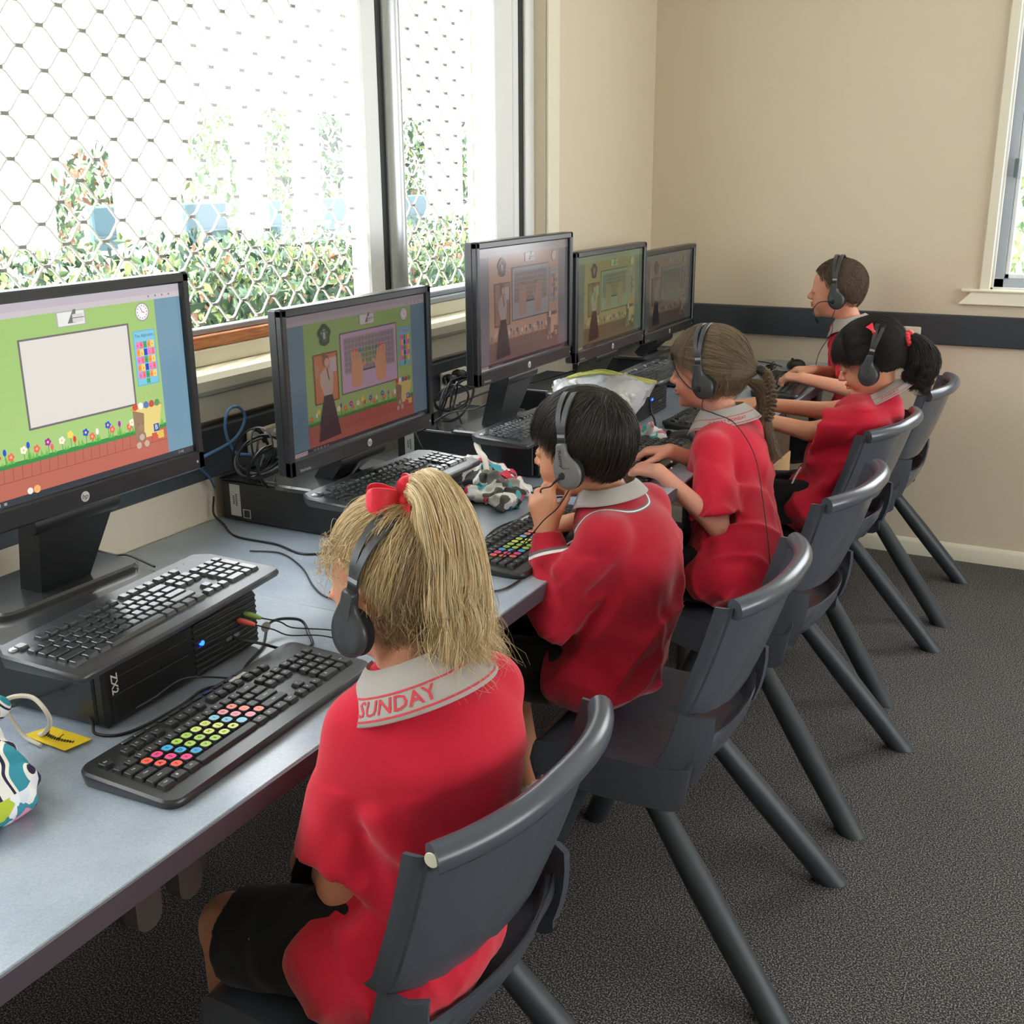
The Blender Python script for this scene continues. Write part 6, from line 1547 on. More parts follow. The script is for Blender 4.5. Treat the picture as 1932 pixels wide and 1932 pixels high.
# ================================================================ 5. the black-haired girl
def girl_black():
    t = person('person with curly black ponytail and red bow, arms stretched forward, in red polo shirt', None)
    c = np.array([-.598, 3.490, .975]); R = rotm(math.radians(184), math.radians(24)); s = 1.02
    nb = np.array([-.552, 3.495, .872]); ch = np.array([-.600, 3.46, .750]); mid = np.array([-.655, 3.43, .645]); hip = np.array([-.695, 3.41, .545])
    shL, shR = np.array([-.585, 3.365, .812]), np.array([-.585, 3.59, .822])
    elL, elR = np.array([-.740, 3.365, .765]), np.array([-.745, 3.60, .785]); wrL, wrR = np.array([-.935, 3.360, .800]), np.array([-.945, 3.50, .812])
    Rt = rotm(math.radians(182), math.radians(12)); ks = [(-.99, 3.35, .53), (-.98, 3.52, .52)]; an = [(-.99, 3.34, .10), (-.98, 3.54, .10)]
    S = Field((-1.15, 3.20, 0.0), (-.38, 3.76, 1.15), .010, fine(c, (.13, .12, .14), .0038)+[(0, -1.09, -.93, .004), (2, .77, .87, .004)])
    head_sdf(S, c, R, s, nb=nb); torso_sdf(S, ch, mid, hip, Rt)
    arm_sdf(S, nb, shL, elL, wrL); arm_sdf(S, nb, shR, elR, wrR)
    hand_sdf(S, wrL, (-1, .10, -.08), (-.05, -.05, 1), True, .98); hand_sdf(S, wrR, (-1, -.08, -.08), (-.05, .05, 1), False, .98)
    legs_shoes(S, t, hip, Rt, ks, an)
    body(t, 'body', S, skin_mat('skin_light_olive', (220, 164, 132)), (c, R))
    F = Field((-.80, 3.22, .42), (-.38, 3.76, .97), .006)
    shirt_sdf(F, nb, ch, mid, hip, (shL, shR), Rt, .002)
    for sh, el, k in ((shL, elL, .80), (shR, elR, .55)): F.sleeve(sh, sh+(el-sh)*k, .048, .064, .014, cut=(-1, 0, .15))
    for p, q, r in [((-.62, 3.33, .68), (-.70, 3.32, .56), .018), ((-.66, 3.30, .62), (-.72, 3.31, .52), .016), ((-.56, 3.34, .74), (-.62, 3.33, .70), .014)]: F.cap(p, q, r, r*.7, .026)
    F.wob(.0048, folds((30, 12, -46, 0, .6), (-18, 30, 40, 2, .5), (40, -16, 16, 1, .3)), (-.9, 3.2, .42), (-.3, 3.8, .84)); F.wob(.0018, folds((40, 30, -10, 0, .6)), (-.9, 3.2, .84), (-.3, 3.8, .97))
    wrinkles(F, (-.9, 3.2, .42), (-.3, 3.8, .86), .009, ((30, 20, -60), (-24, 50, 44), (50, -20, 50)), 6.0, zfade=(.76, .9))
    cloth(t, 'polo_shirt', F, M_red, 2); sh = shorts(t, hip, Rt, ks)
    b = MB()
    for k, (x0, z0, x1, z1) in enumerate([(-.93, .545, -.92, .556), (-.92, .556, -.91, .548), (-.905, .556, -.895, .545), (-.895, .545, -.885, .556), (-.88, .556, -.86, .545), (-.88, .545, -.86, .556), (-.855, .550, -.838, .550), (-.855, .556, -.838, .556), (-.855, .544, -.838, .544)]):
        b.tube([(x0, 3.283, z0-.005), (x1, 3.283, z1-.005)], .0014, seg=5)
    b.build('red_embroidery', M_rprint, sh)
    b = MB(); b.tube(catmull([(-.752, 3.35, .655), (-.765, 3.335, .625), (-.772, 3.32, .600), (-.776, 3.315, .590)], 4), .0028, seg=8); b.ell((-.777, 3.314, .586), (.005, .005, .006), None, 10, 6); b.build('drawstring', M_wh, sh)
    collar(t, nb+[.004, 0, 0], (-1, .02, -.55), (-.42, 0, 1), 'SUNDAY', tpos=2.0, tsize=.013, rx=.045, ry=.051, flare=.046, drop=.030)
    hm = hair_mat('dark_hair', rgb(20, 18, 18), rgb(66, 56, 50), .4, .45); base = mat('dark_hair_base', rgb(26, 23, 23), .55)
    def hl(a): return np.interp(abs(a), [0, 35, 50, 70, 95, 120, 150, 180], [12, 8, -2, -10, -22, -34, -42, -44])
    h = hair_cap(t, c, R, s, hl, .009, base)
    PT = dirs(np.array([176.]), np.array([2.]))[0]; n = 5200
    az = rng.uniform(-180, 180, n); el = np.array([hl(a) for a in az])+rng.uniform(-4, 6, n); top = rng.uniform(0, 1, n) < .55; el[top] = rng.uniform(20, 88, top.sum())
    flow_strands(h, c, R, s, n, 14, dirs(az, el), np.repeat(PT[None], n, 0), .010, hm, jit=.08, lift=.005, wav=.004, mess=.008)
    n = 1300; az = rng.uniform(-50, 60, n); flow_strands(h, c, R, s, n, 12, dirs(az*.5, rng.uniform(50, 80, n)), dirs(az, np.array([hl(a) for a in az])-rng.uniform(-3, 12, n)), .012, hm, jit=.06, lift=.007, wav=.004, name='fringe')
    rt_ = HP(c, R, (-.115, -.006, .018)); 
    b = MB()
    for k in range(14):
        a = 2*PI*k/14; b.ell((rt_[0]+.006+.004*math.sin(k*2.1), rt_[1]+.024*math.cos(a), rt_[2]+.024*math.sin(a)), (.013, .011, .011), None, 10, 6)
    b.build('scrunchie', M_ribbon, h)
    G = [rt_, rt_+[.026, -.004, .002], rt_+[.050, -.008, -.030], rt_+[.056, -.010, -.075], rt_+[.046, -.010, -.120], rt_+[.030, -.008, -.150]]
    tail_strands(h, G, lambda x: np.interp(x, [0, .12, .4, .75, 1], [.012, .024, .046, .044, .026]), 3600, 26, hm, wav=.015, freq=(14, 34), cut=.2, r=.0004, clumps=70)
    # small bow clip behind the strap
    D = dirs(np.array([112.]), np.array([30.])); bp = to_world((HC+hair_radius(D, .018))[0], c, R, s); b = MB(); up = R[:, 2]*.9+R[:, 0]*.2; up = unit(up); nn = unit(bp-to_world(HC, c, R, s)); sd = np.cross(nn, up)
    for sg in (1, -1):
        P = [[tuple(bp+up*sg*x+sd*y*(.002+x*.45)+nn*(.002+.004*math.sin(PI*x/.026))) for y in (-1, -.3, .3, 1)] for x in (0, .006, .014, .021, .026)]
        Q = [[tuple(np.array(p)+nn*.0015) for p in r] for r in P]; v, f = grid_shell(P, Q); b.add(v, f)
    b.ell(tuple(bp+nn*.004), (.0055, .0055, .0055), None, 10, 6); b.build('hair_bow', M_ribbon, h)
    headset('charcoal headset worn by the black-haired girl, just in front of her red bow', c, R, s, boom=None, w=.005, tiltx=-.62)
    return t
girl_black()
# ================================================================ things on the desk
M_cab = mat('cable_black', rgb(24, 25, 27), 0.4); M_blc = mat('cable_blue', rgb(96, 146, 204), 0.4); M_cabg = mat('cable_grey', rgb(92, 94, 96), 0.4)
def cable(label, pts, r=.0024, m=None, cat='cable', name='cable', group=None, n=8):
    b = MB(); b.tube(catmull(pts, n), r, seg=8); return tag(b.build(name, m or M_cab), label, cat, group)
Z = ZD+.0030
cable('thick black cable running from the second computer across the grey desk behind the blonde girl', [(-1.735, 1.835, .83), (-1.735, 1.83, .79), (-1.699, 1.82, Z), (-1.614, 1.764, Z), (-1.5, 1.759, Z), (-1.416, 1.734, Z), (-1.367, 1.755, Z), (-1.31, 1.78, Z)])
cable('thin black cable curving on the desk just left of the blonde girl\'s forehead', [(-1.52, 1.70, Z), (-1.451, 1.717, Z), (-1.354, 1.663, Z), (-1.268, 1.588, Z), (-1.201, 1.553, Z), (-1.12, 1.57, Z)], r=.0018)
cable('blue network cable looping against the charcoal duct between first and second monitor', [(-1.66, 1.69, .935), (-1.69, 1.754, .941), (-1.70, 1.876, .957), (-1.70, 1.92, .998), (-1.70, 1.902, 1.028), (-1.70, 1.867, 1.026), (-1.70, 1.853, .986), (-1.70, 1.873, .933), (-1.70, 1.916, .914), (-1.71, 1.97, .905)], r=.0034, m=M_blc)
cable('short blue network cable dropping behind the second computer from the first monitor', [(-1.66, 1.66, .950), (-1.68, 1.725, .944), (-1.69, 1.762, .912), (-1.71, 1.801, .885), (-1.735, 1.84, .85)], r=.0026, m=mat('cable_dark_blue', rgb(58, 92, 140), .4))
cable('thin black cables wandering behind the base of the nearest monitor', [(-1.735, 1.33, .90), (-1.735, 1.365, .876), (-1.687, 1.374, .876), (-1.622, 1.357, .876), (-1.565, 1.345, .876), (-1.522, 1.345, .8745), (-1.5, 1.352, .876), (-1.46, 1.345, .8745), (-1.41, 1.33, .8745)], r=.0022)
cable('grey cable hanging in a wide curve below the left corner of the second monitor', [(-1.66, 1.93, .915), (-1.655, 1.905, .884), (-1.607, 1.860, .876), (-1.52, 1.865, .8745), (-1.47, 1.90, .876), (-1.44, 1.955, .884), (-1.435, 2.01, .93)], r=.0030, m=M_cabg)
cable('black cable running along the front of the nearest computer to its keyboard', [(-1.235, 1.00, .80), (-1.20, .985, .785), (-1.182, .975, Z), (-1.145, 1.00, Z), (-1.138, 1.09, Z), (-1.146, 1.152, Z), (-1.118, 1.19, Z)], r=.0022)
cable('thin black cable looped back along the front of the nearest computer', [(-1.150, 1.02, .80), (-1.155, 1.06, .798), (-1.160, 1.12, .80), (-1.150, 1.16, .79), (-1.112, 1.21, Z)], r=.0016)
cable('black usb cable looping from the nearest computer over the desk to the rainbow keyboard', [(-1.181, 1.262, .812), (-1.166, 1.27, .806), (-1.15, 1.30, .79), (-1.13, 1.33, Z), (-1.10, 1.36, Z), (-1.135, 1.40, Z), (-1.17, 1.42, .785), (-1.20, 1.38, .79), (-1.17, 1.32, Z), (-1.145, 1.25, Z), (-1.12, 1.215, Z), (-1.105, 1.25, Z), (-1.095, 1.29, Z)], r=.0026)
cable('black cable behind the drawstring bag at the left edge of the picture', [(-1.33, .88, Z), (-1.365, .96, Z), (-1.30, .972, .80), (-1.24, .975, .83)], r=.0018)
cable('black cable curving behind the rainbow keyboard of the boy holding his chin', [(-1.07, 1.86, Z), (-1.098, 1.93, Z), (-1.125, 2.046, Z), (-1.121, 2.114, Z), (-1.103, 2.17, Z)], r=.0022)
cable('black cable crossing the patterned pouch towards the boy holding his chin', [(-1.36, 2.33, .835), (-1.31, 2.34, .842), (-1.25, 2.31, .825), (-1.18, 2.30, .80), (-1.14, 2.34, Z), (-1.10, 2.36, Z)], r=.0020)
cable('black cable on the desk beyond the patterned pouch, by the third computer', [(-1.21, 2.36, Z), (-1.19, 2.42, Z), (-1.15, 2.44, Z), (-1.11, 2.43, Z)], r=.0020)
cable('black cable at the desk edge between the blonde girl and the boy', [(-1.02, 1.72, Z), (-.96, 1.715, Z), (-.935, 1.738, Z), (-.93, 1.79, Z), (-.94, 1.815, Z)], r=.0022)
cable('long black cable looping on the desk in front of the fourth computer', [(-1.232, 3.29, .84), (-1.224, 3.285, .80), (-1.20, 3.26, Z), (-1.12, 3.06, Z), (-1.075, 2.985, Z), (-1.05, 2.99, Z), (-1.085, 3.04, Z), (-1.16, 3.03, Z), (-1.22, 2.98, Z)], r=.0028)
cable('thin black cable leading to the mouse beside the girl with the braid', [(-1.215, 2.93, Z), (-1.148, 2.985, Z), (-1.10, 2.99, Z), (-1.065, 2.985, Z)], r=.0018)
cable('black cable hanging over the desk edge beside the keyboard near the back wall', [(-.985, 3.80, Z), (-.955, 3.785, Z), (-.924, 3.719, Z), (-.893, 3.654, Z), (-.876, 3.62, .765), (-.868, 3.60, .70)], r=.0018)
cable('black mouse cable lying on the desk in the room corner', [(-1.27, 4.52, Z), (-1.237, 4.56, Z), (-1.16, 4.52, Z), (-1.11, 4.47, Z)], r=.0020)
def coil(label, c, R_, n, turns, seed, r=.0028, extra=None, flat=(1, 1, 1)):
    """a bundle of looped cables"""
    random.seed(seed); b = MB()
    for k in range(n):
        P = []; a0 = random.uniform(0, 6.28); ax = Euler((random.uniform(-.6, .6), random.uniform(-.6, .6), random.uniform(0, 3))).to_matrix(); rr = R_*random.uniform(.6, 1.1); o = Vector([random.uniform(-.3, .3)*R_*f for f in flat])
        m_ = int(10*turns)
        for q in range(m_): a = a0+2*PI*q/10; v = ax @ Vector((rr*math.cos(a)*.35, rr*math.sin(a), rr*math.cos(a+.4))); P.append(Vector(c)+o+Vector((v.x*flat[0], v.y*flat[1], v.z*flat[2]))+Vector((0, 0, .004*math.sin(q))))
        b.tube(catmull(P, 4), r*random.uniform(.7, 1.1), seg=6)
    lo = min(v[2] for v in b.v)
    for e in (extra or []): b.tube(catmull(e, 6), r, seg=6)
    return tag(b.build('cable_bundle', M_cab), label, 'cables', 'tangled black cables behind the monitors')
coil('tangled black cables behind the left side of the second monitor', (-1.60, 1.855, .935), .055, 5, 1.6, 3, extra=[[(-1.70, 1.98, .93), (-1.66, 1.92, .96), (-1.62, 1.86, .93), (-1.60, 1.85, .876)]])
coil('large loops of black cable between the second and third monitors', (-1.52, 2.54, .955), .062, 5, 1.7, 8, extra=[[(-1.715, 2.86, .93), (-1.66, 2.74, .96), (-1.55, 2.60, .93), (-1.50, 2.56, .876)], [(-1.40, 2.62, 1.00), (-1.44, 2.58, .93), (-1.50, 2.50, .92), (-1.56, 2.46, .875)], [(-1.60, 2.46, .90), (-1.55, 2.43, .84), (-1.50, 2.42, .79), (-1.46, 2.41, Z)]])
coil('tangled black cables behind the right side of the third monitor', (-1.56, 3.03, .925), .05, 5, 1.6, 12, extra=[[(-1.715, 3.3, .93), (-1.66, 3.12, .91), (-1.60, 3.00, .90), (-1.55, 2.92, .876)], [(-1.45, 3.2, .93), (-1.52, 3.08, .91), (-1.60, 2.92, .90), (-1.66, 2.82, .874)]])
coil('small curly black cable lying near the keyboard by the back wall', (-1.115, 4.30, .795), .016, 7, 1.8, 21, r=.0016, flat=(1.4, 3.2, .8), extra=[[(-1.10, 4.20, .79), (-1.06, 4.15, Z)]])
# plug-top adaptors on the second outlet
for k, (y, z, l) in enumerate([(2.795, .952, 'round black plug in the outlet beside the third monitor, left one'), (2.85, .958, 'round black plug in the outlet beside the third monitor, right one')]):
    b = MB(); b.lathe([(.0001, -1.712+.045), (.012, -1.712+.044), (.017, -1.712+.034), (.018, -1.712+.012), (.013, -1.712)], c=(0, y+.03, z-.012), axis='x', seg=16); tag(b.build('plug', M_cab), l, 'plug', 'black plugs in the outlets')
# audio plugs in the nearest computer
t = thing('audio_cable', 'audio lead with coral and green plugs in the front of the nearest computer', 'cable')
M_coral = mat('coral_plug', rgb(232, 108, 92), .4); M_gplug = mat('green_plug', rgb(138, 180, 96), .4)
def plug(p, m, nm):
    b = MB(); d = Vector((.93, .10, -.10)).normalized(); P = [Vector(p)+d*x for x in (0, .004, .012, .026, .032, .034)]; b.tube(P, [.0030, .0048, .0052, .0042, .0030, .0022], seg=12); o = b.build(nm, m, t); o['label'] = nm.replace('_', ' '); return P[-1]
p1 = plug((-1.181, 1.278, .835), M_coral, 'coral_plug'); p2 = plug((-1.181, 1.294, .841), M_gplug, 'green_plug')
b = MB(); b.tube(catmull([p1, p1+Vector((.02, .02, -.012)), (-1.12, 1.33, .80), (-1.09, 1.37, .79), (-1.05, 1.39, .7815), (-.985, 1.42, Z), (-.94, 1.44, Z)], 8), .0013, seg=6); b.tube(catmull([p2, p2+Vector((.02, .02, -.01)), (-1.12, 1.34, .81), (-1.085, 1.375, .80), (-1.06, 1.40, .79), (-.99, 1.43, Z)], 8), .0013, seg=6); b.build('cord', M_cab, t)
b = MB(); M_ = Matrix.Translation((-1.142, 1.30, .822)) @ Matrix.Rotation(PI/2, 4, 'Y') @ Matrix.Rotation(.3, 4, 'X'); b.lathe([(.0001, .0006), (.0085, .0006), (.0088, 0), (.0085, -.0006), (.0001, -.0006)], m=None, seg=20, M=M_); b.build('round_tag', mat('grey_disc', rgb(128, 130, 128), .4), t)
# ---- mice
def mouse(label, x, y, rz, sc=1.0):
    F = Field((-.045, -.065, -.005), (.045, .065, .045), .0028); F.ell((0, -.006, .008), (.031, .056, .028), None, 0); F.ell((0, -.018, .012), (.027, .038, .025), None, .01); F.half((0, 0, .001), (0, 0, -1))
    V, Q = F.mesh(); V = smooth_mesh(V, Q, 2); t = thing('computer_mouse', label, 'mouse', (x, y, ZD+.0002), rz, 'black computer mice'); np_mesh('shell', V*sc, Q, mat('mouse_black', rgb(30, 32, 34), .3, spec=.6), t)
    b = MB(); b.tube([(-.003, .032, .030), (.003, .032, .030)], .008, seg=14); b.build('scroll_wheel', M_hsf, t)
    b = MB(); b.box(-.0004, .0004, .012, .052, .0, .0285); b.build('button_gap', M_hsf, t); return t
mouse('black mouse on the desk beside the girl with the braid', -1.040, 3.035, PI/2+.5)
mouse('black mouse on the desk beyond the keyboard by the back wall', -1.050, 4.455, PI/2-.9, 1.05)
t = thing('card_reader', 'small black flat device on the desk in front of the girl with the braid', 'device', (-1.122, 3.285, ZD), 1.0); b = MB(); b.box(-.06, .06, -.022, .022, .0005, .013, bev=.003); b.build('casing', M_key, t); b = MB(); b.box(-.05, .05, -.016, .016, .013, .0136); b.build('screen', mat('grey_green_display', rgb(120, 124, 112), .3), t)
# ---- patterned drawstring bag with a yellow tag
def patch_mat(name, cols, scale, seed, stripes=None, rough=.85):
    t = NT(name); tc = t.node('ShaderNodeTexCoord'); mp = t.node('ShaderNodeMapping'); mp.inputs['Location'].default_value = (seed, seed*.7, 0); t.link(tc, 'Object', mp, 'Vector')
    v = t.node('ShaderNodeTexVoronoi', i_Scale=scale); v.distance = 'MINKOWSKI'; v.inputs['Exponent'].default_value = 0.9; t.link(mp, 'Vector', v, 'Vector')
    sp = t.node('ShaderNodeSeparateColor'); t.link(v, 'Color', sp, 'Color')
    r = t.node('ShaderNodeValToRGB'); r.color_ramp.interpolation = 'CONSTANT'; e = r.color_ramp.elements
    while len(e) > 1: e.remove(e[-1])
    e[0].position = 0; e[0].color = rgb(*cols[0])
    for k, c in enumerate(cols[1:]): x = e.new((k+1)/len(cols)); x.color = rgb(*c)
    t.link(sp, 'Red', r, 'Fac'); out = r.outputs['Color']
    if stripes:
        w = t.node('ShaderNodeTexWave', i_Scale=stripes[0], i_Distortion=2.6, i_Detail=1.0); w.bands_direction = stripes[2]; t.link(mp, 'Vector', w, 'Vector')
        r2 = t.node('ShaderNodeValToRGB'); r2.color_ramp.interpolation = 'CONSTANT'; e = r2.color_ramp.elements; e[0].position = 0; e[0].color = rgb(*stripes[1][0])
        e[1].position = 1/len(stripes[1]); e[1].color = rgb(*stripes[1][1])
        for k, c in enumerate(stripes[1][2:]): x = e.new((k+2)/len(stripes[1])); x.color = rgb(*c)
        t.link(w, 'Fac', r2, 'Fac'); sx = t.node('ShaderNodeSeparateXYZ'); t.link(tc, 'Object', sx, 'Vector')
        g = t.node('ShaderNodeMath', operation='GREATER_THAN'); t.link(sx, stripes[3], g, 0); g.inputs[1].default_value = stripes[4]
        mx = t.node('ShaderNodeMix', data_type='RGBA'); t.l.new(g.outputs[0], mx.inputs[0]); t.l.new(out, mx.inputs[6]); t.l.new(r2.outputs['Color'], mx.inputs[7]); out = mx.outputs[2]
    t.l.new(out, t.b.inputs['Base Color']); t.b.inputs['Roughness'].default_value = rough; t.b.inputs['Specular IOR Level'].default_value = .2
    return t.m
bag = thing('drawstring_bag', 'small patterned fabric drawstring bag at the left edge of the desk', 'bag', (0, 0, 0))
F = Field((-1.40, .60, .765), (-1.05, .95, .93), .005)
F.ell((-1.205, .750, .806), (.105, .098, .045), None, 0); F.ell((-1.15, .765, .800), (.070, .060, .036), None, .03); F.cap((-1.20, .775, .822), (-1.235, .845, .838), .048, .016, .03); F.cap((-1.235, .845, .838), (-1.245, .864, .846), .014, .022, .01)
F.wob(.004, folds((90, 40, -60, 0, .6), (-50, 90, 60, 2, .5), (40, 20, 120, 1, .4)), (-1.4, .6, .765), (-1.0, .96, .93)); F.half((0, 0, ZD+.001), (0, 0, -1))
V, Q = F.mesh(); V = smooth_mesh(V, Q, 2)
np_mesh('cloth', V, Q, patch_mat('patterned_cotton', [(240, 240, 236), (70, 150, 168), (238, 240, 244), (246, 160, 196), (186, 206, 70), (232, 232, 240), (52, 50, 78), (226, 230, 242)], 46, 3.1, stripes=(10.0, [(60, 146, 164), (236, 234, 224), (50, 46, 72), (238, 238, 234)], 'DIAGONAL', 'Z', .815)), bag)
M_cord = cloth_mat('cotton_cord', (222, 214, 196), sc=1500)
b = MB(); b.tube(catmull([(-1.225, .832, .848), (-1.243, .850, .846), (-1.245, .872, .850), (-1.236, .892, .856), (-1.215, .905, .854), (-1.196, .908, .838), (-1.203, .918, .812), (-1.232, .928, .785), (-1.245, .931, .7785)], 8), .0032, seg=8)
b.tube(catmull([(-1.252, .850, .842), (-1.228, .860, .850), (-1.219, .842, .842), (-1.246, .832, .836)], 6, closed=True), .0034, seg=8, closed=True)
b.tube(catmull([(-1.24, .864, .848), (-1.262, .88, .842), (-1.275, .905, .82), (-1.262, .918, .779), (-1.225, .915, .774)], 6), .0028, seg=8); b.build('cord', M_cord, bag)
tg = thing('name_tag', 'yellow paper name tag with black handwriting tied to the drawstring bag', 'tag')
TZ = ZD+.004; b = MB(); b.slab([(-1.182, .919), (-1.174, .959), (-1.256, .960), (-1.271, .923)], TZ, TZ+.0012); b.build('card', mat('yellow_card', rgb(246, 212, 40), .6), tg, smooth=False)
b = MB(); P = []
for k in range(60): u = k/59; x = -1.247+.058*u; P.append((x, .9405-.004*math.sin(u*PI)+.0042*math.sin(k*1.35)*(1-.3*u), TZ+.0016))
b.tube(P, .0006, seg=4); b.tube([(-1.240, .933, TZ+.0016), (-1.245, .948, TZ+.0016)], .0006, seg=4); b.tube([(-1.215, .934, TZ+.0016), (-1.22, .95, TZ+.0016)], .0006, seg=4); b.build('handwriting', M_hsd, tg)
# ---- crumpled patterned pouch by the second computer
pc_ = thing('fabric_pouch', 'crumpled grey and white patterned fabric pouch on the desk between second and third computers', 'pouch')
F = Field((-1.46, 2.10, .765), (-1.10, 2.50, .90), .005)
F.ell((-1.355, 2.36, .805), (.045, .075, .040), None, 0); F.ell((-1.29, 2.345, .80), (.055, .065, .034), None, .015); F.ell((-1.225, 2.30, .795), (.055, .055, .027), None, .02); F.ell((-1.185, 2.225, .790), (.035, .050, .022), None, .02); F.ell((-1.27, 2.245, .785), (.055, .035, .016), None, .02)
F.cap((-1.335, 2.385, .83), (-1.26, 2.30, .825), .014, .012, .008)
F.wob(.006, folds((120, 60, -80, 0, .6), (-60, 120, 80, 2, .6), (50, 30, 150, 1, .5), (190, -140, 60, 1, .3)), (-1.5, 2.05, .765), (-1.05, 2.5, .92)); F.half((0, 0, ZD+.001), (0, 0, -1))
V, Q = F.mesh(); V = smooth_mesh(V, Q, 1); np_mesh('cloth', V, Q, patch_mat('camouflage_cotton', [(232, 230, 226), (108, 108, 104), (236, 234, 230), (74, 72, 70), (222, 74, 96), (228, 226, 222), (88, 170, 180), (150, 146, 140), (240, 238, 236)], 26, 7.3), pc_)
b = MB(); b.tube(catmull([(-1.375, 2.42, .865), (-1.35, 2.39, .853), (-1.31, 2.345, .85), (-1.28, 2.30, .83)], 6), [.008]*4+[.0075]*15, seg=10); b.build('drawstring_channel', M_cord, pc_)
b = MB(); b.box(-1.203, -1.165, 2.205, 2.222, ZD+.0005, ZD+.012, bev=.003); b.box(-1.203, -1.165, 2.225, 2.235, ZD+.001, ZD+.026, bev=.002); tag(b.build('clip', mat('blue_clip', rgb(64, 128, 200), .4)), 'small blue plastic clip poking out under the patterned pouch', 'clip')
# ---- small cloth bag near the girl with the braid
sb = thing('small_pouch', 'tiny teal, pink and white fabric bundle on the desk behind the boy\'s head', 'pouch')
F = Field((-1.22, 2.93, .765), (-1.03, 3.12, .84), .004); F.ell((-1.135, 3.03, .79), (.045, .032, .022), None, 0); F.ell((-1.09, 3.00, .785), (.030, .028, .018), None, .01); F.cap((-1.12, 3.005, .80), (-1.118, 3.0, .825), .008, .010, .006)
F.wob(.004, folds((150, 60, -80, 0, .6), (-60, 150, 80, 2, .6)), (-1.22, 2.9, .765), (-1.0, 3.15, .85)); F.half((0, 0, ZD+.001), (0, 0, -1)); V, Q = F.mesh(); V = smooth_mesh(V, Q, 1)
np_mesh('cloth', V, Q, patch_mat('teal_pink_cotton', [(240, 240, 242), (90, 190, 196), (244, 150, 164), (238, 240, 244), (150, 214, 222)], 40, 1.3), sb)
b = MB()
for k in range(4): b.box(-1.145+.012*k, -1.137+.012*k, 2.925, 2.985, ZD+.0005, ZD+.006+.003*k)
tag(b.build('paper_strips', M_white), 'white card strips in front of the tiny fabric bundle', 'card')
# ---- clear zip bag with white tissue on the fourth computer
zb = thing('zip_bag', 'clear plastic zip bag with yellow seal lying over the third and fourth computers', 'plastic bag')
def plastic_mat():
    t = NT('clear_plastic_film'); tr = t.node('ShaderNodeBsdfTransparent'); mx = t.node('ShaderNodeMixShader'); out = t.n['Material Output']
    t.b.inputs['Base Color'].default_value = rgb(226, 228, 232); t.b.inputs['Roughness'].default_value = .18; t.b.inputs['Specular IOR Level'].default_value = .9
    tc = t.node('ShaderNodeTexCoord'); n = t.node('ShaderNodeTexNoise', i_Scale=38.0, i_Detail=3.0); t.link(tc, 'Object', n, 'Vector'); bp = t.node('ShaderNodeBump', i_Strength=.6, i_Distance=.006); t.link(n, 'Fac', bp, 'Height'); t.link(bp, 'Normal', t.b, 'Normal')
    mx.inputs[0].default_value = .58; t.l.new(tr.outputs[0], mx.inputs[1]); t.l.new(t.b.outputs[0], mx.inputs[2]); t.l.new(mx.outputs[0], out.inputs['Surface']); return t.m
M_film = plastic_mat()
top = [Vector(p) for p in [(-1.485, 3.10, .892), (-1.426, 3.12, .925), (-1.336, 3.13, .948), (-1.24, 3.12, .940), (-1.146, 3.12, .928)]]
bot = [Vector(p) for p in [(-1.400, 2.94, .880), (-1.330, 2.90, .878), (-1.255, 2.88, .882), (-1.200, 2.93, .872), (-1.175, 3.02, .845)]]
T5 = catmull(top, 6); B5 = catmull(bot, 6)
for side in (0, 1):
    P = []; Qg = []
    for k, (a, d) in enumerate(zip(T5, B5)):
        row = []
        for j in range(15):
            q = j/14; p = a.lerp(d, q); u = k/24
            bulge = math.sin(PI*q)*(.022+.012*math.sin(u*9+1)) * (1 if side == 0 else -.35); cr = .004*math.sin(u*31+q*17)+.003*math.sin(u*53-q*29)
            row.append(tuple(p+Vector((0, 0, bulge+cr*math.sin(PI*min(1, q*1.2))))))
        P.append(row); Qg.append([tuple(Vector(p)+Vector((0, 0, -.0006))) for p in row])
    b = MB(); v, f = grid_shell(P, Qg); b.add(v, f); b.build('plastic_film', M_film, zb)
b = MB()
for dz in (0, -.006): b.tube([p+Vector((0, -.002+dz*.6, .002+dz)) for p in T5], .0022, seg=6)
b.build('zip_seal', mat('yellow_zip', rgb(226, 226, 92), .35), zb)
P = [[tuple(a.lerp(d, q)+Vector((0, 0, .004+.020*math.sin(PI*q)))) for q in (0.02, .09, .16, .24)] for a, d in zip(T5, B5)]; Qg = [[tuple(Vector(p)+Vector((0, 0, -.0006))) for p in r] for r in P]
m = plastic_mat(); m.name = 'yellow_film'; m.node_tree.nodes['Principled BSDF'].inputs['Base Color'].default_value = rgb(228, 230, 120); b = MB(); v, f = grid_shell(P, Qg); b.add(v, f); b.build('yellow_band', m, zb)
tw = thing('tissue', 'crumpled white tissue inside the clear zip bag', 'tissue')
F = Field((-1.46, 2.88, .87), (-1.14, 3.14, .97), .0042); F.ell((-1.37, 3.03, .893), (.055, .040, .024), None, 0); F.ell((-1.29, 2.98, .895), (.060, .040, .020), None, .01); F.ell((-1.22, 2.99, .895), (.045, .045, .022), None, .01); F.cap((-1.40, 3.06, .90), (-1.385, 3.03, .915), .018, .016, .01)
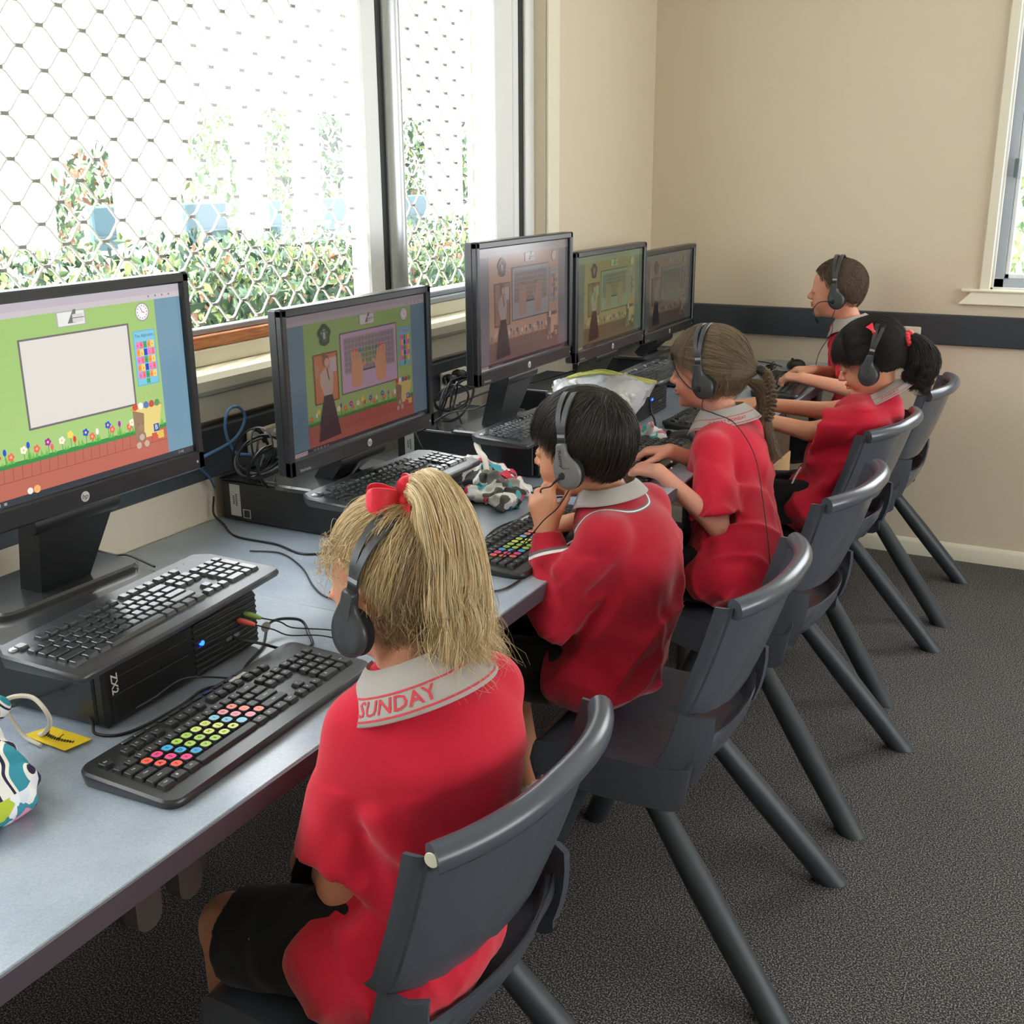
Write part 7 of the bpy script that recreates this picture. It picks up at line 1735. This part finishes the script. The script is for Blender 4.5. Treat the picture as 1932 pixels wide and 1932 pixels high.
F.wob(.008, folds((160, 60, -90, 0, .6), (-60, 160, 90, 2, .6), (90, 90, 150, 1, .4)), (-1.5, 2.8, .87), (-1.1, 3.2, .98)); F.half((0, 0, .8715), (0, 0, -1)); V, Q = F.mesh(); V = smooth_mesh(V, Q, 1); np_mesh('paper', V, Q, mat('white_tissue', rgb(240, 240, 236), .8), tw)
# ---- brackets under the near desk, timber box under the corner desk
dk = [o for o in col.objects if o.name.startswith('computer_desk') and o.parent is None]
for (y0, y1) in ((.775, .825), (.845, .895)):
    b = MB(); b.slab([(x, z) for x, z in rrect(-.02, .02, -.078, 0, .018, 5)], -.012, .012, M=Matrix.Translation((-.93, (y0+y1)/2-dk[0].location.y, ZD-.033)) @ Matrix(((0, 0, 1, 0), (1, 0, 0, 0), (0, 1, 0, 0), (0, 0, 0, 1)))); b.build('bracket', M_dleg, dk[0])
d3 = dk[-1]; b = MB(); b.box(-1.15, -.905, 3.60-d3.location.y, 3.83-d3.location.y, .50, ZD-.033, bev=.003); o = b.build('timber_shelf_box', mat('brown_timber', rgb(104, 84, 66), .5, noise=.25, nscale=12), d3); b = MB(); b.box(-.905, -.900, 3.60-d3.location.y, 3.83-d3.location.y, .505, .585, bev=.001); b.build('pale_edge', mat('pale_timber', rgb(222, 180, 132), .5), o)
# ================================================================ light
w = bpy.data.worlds.new('sky'); scene.world = w; w.use_nodes = True
wb = w.node_tree.nodes['Background']; wb.inputs['Color'].default_value = (0.93, 0.97, 1.0, 1); wb.inputs['Strength'].default_value = 3.2
sd = bpy.data.lights.new('sun', 'SUN'); sun = bpy.data.objects.new('sun', sd); scene.collection.objects.link(sun)
sd.energy = 9.0; sd.angle = math.radians(1.0); sd.color = (1.0, 0.96, 0.88)
sun.rotation_euler = Vector((0.10, 0.62, -0.75)).to_track_quat('-Z', 'Y').to_euler()
scene.view_settings.view_transform = 'Standard'; scene.view_settings.look = 'None'
scene.view_settings.exposure = 1.3; scene.view_settings.gamma = 1.0; scene.view_settings.use_curve_mapping = False
c = scene.cycles
c.use_denoising = True; c.max_bounces = 7; c.diffuse_bounces = 4; c.glossy_bounces = 3; c.transmission_bounces = 4; c.transparent_max_bounces = 12
c.sample_clamp_indirect = 4.0; c.use_adaptive_sampling = True; c.adaptive_threshold = 0.025; c.caustics_reflective = False; c.caustics_refractive = False
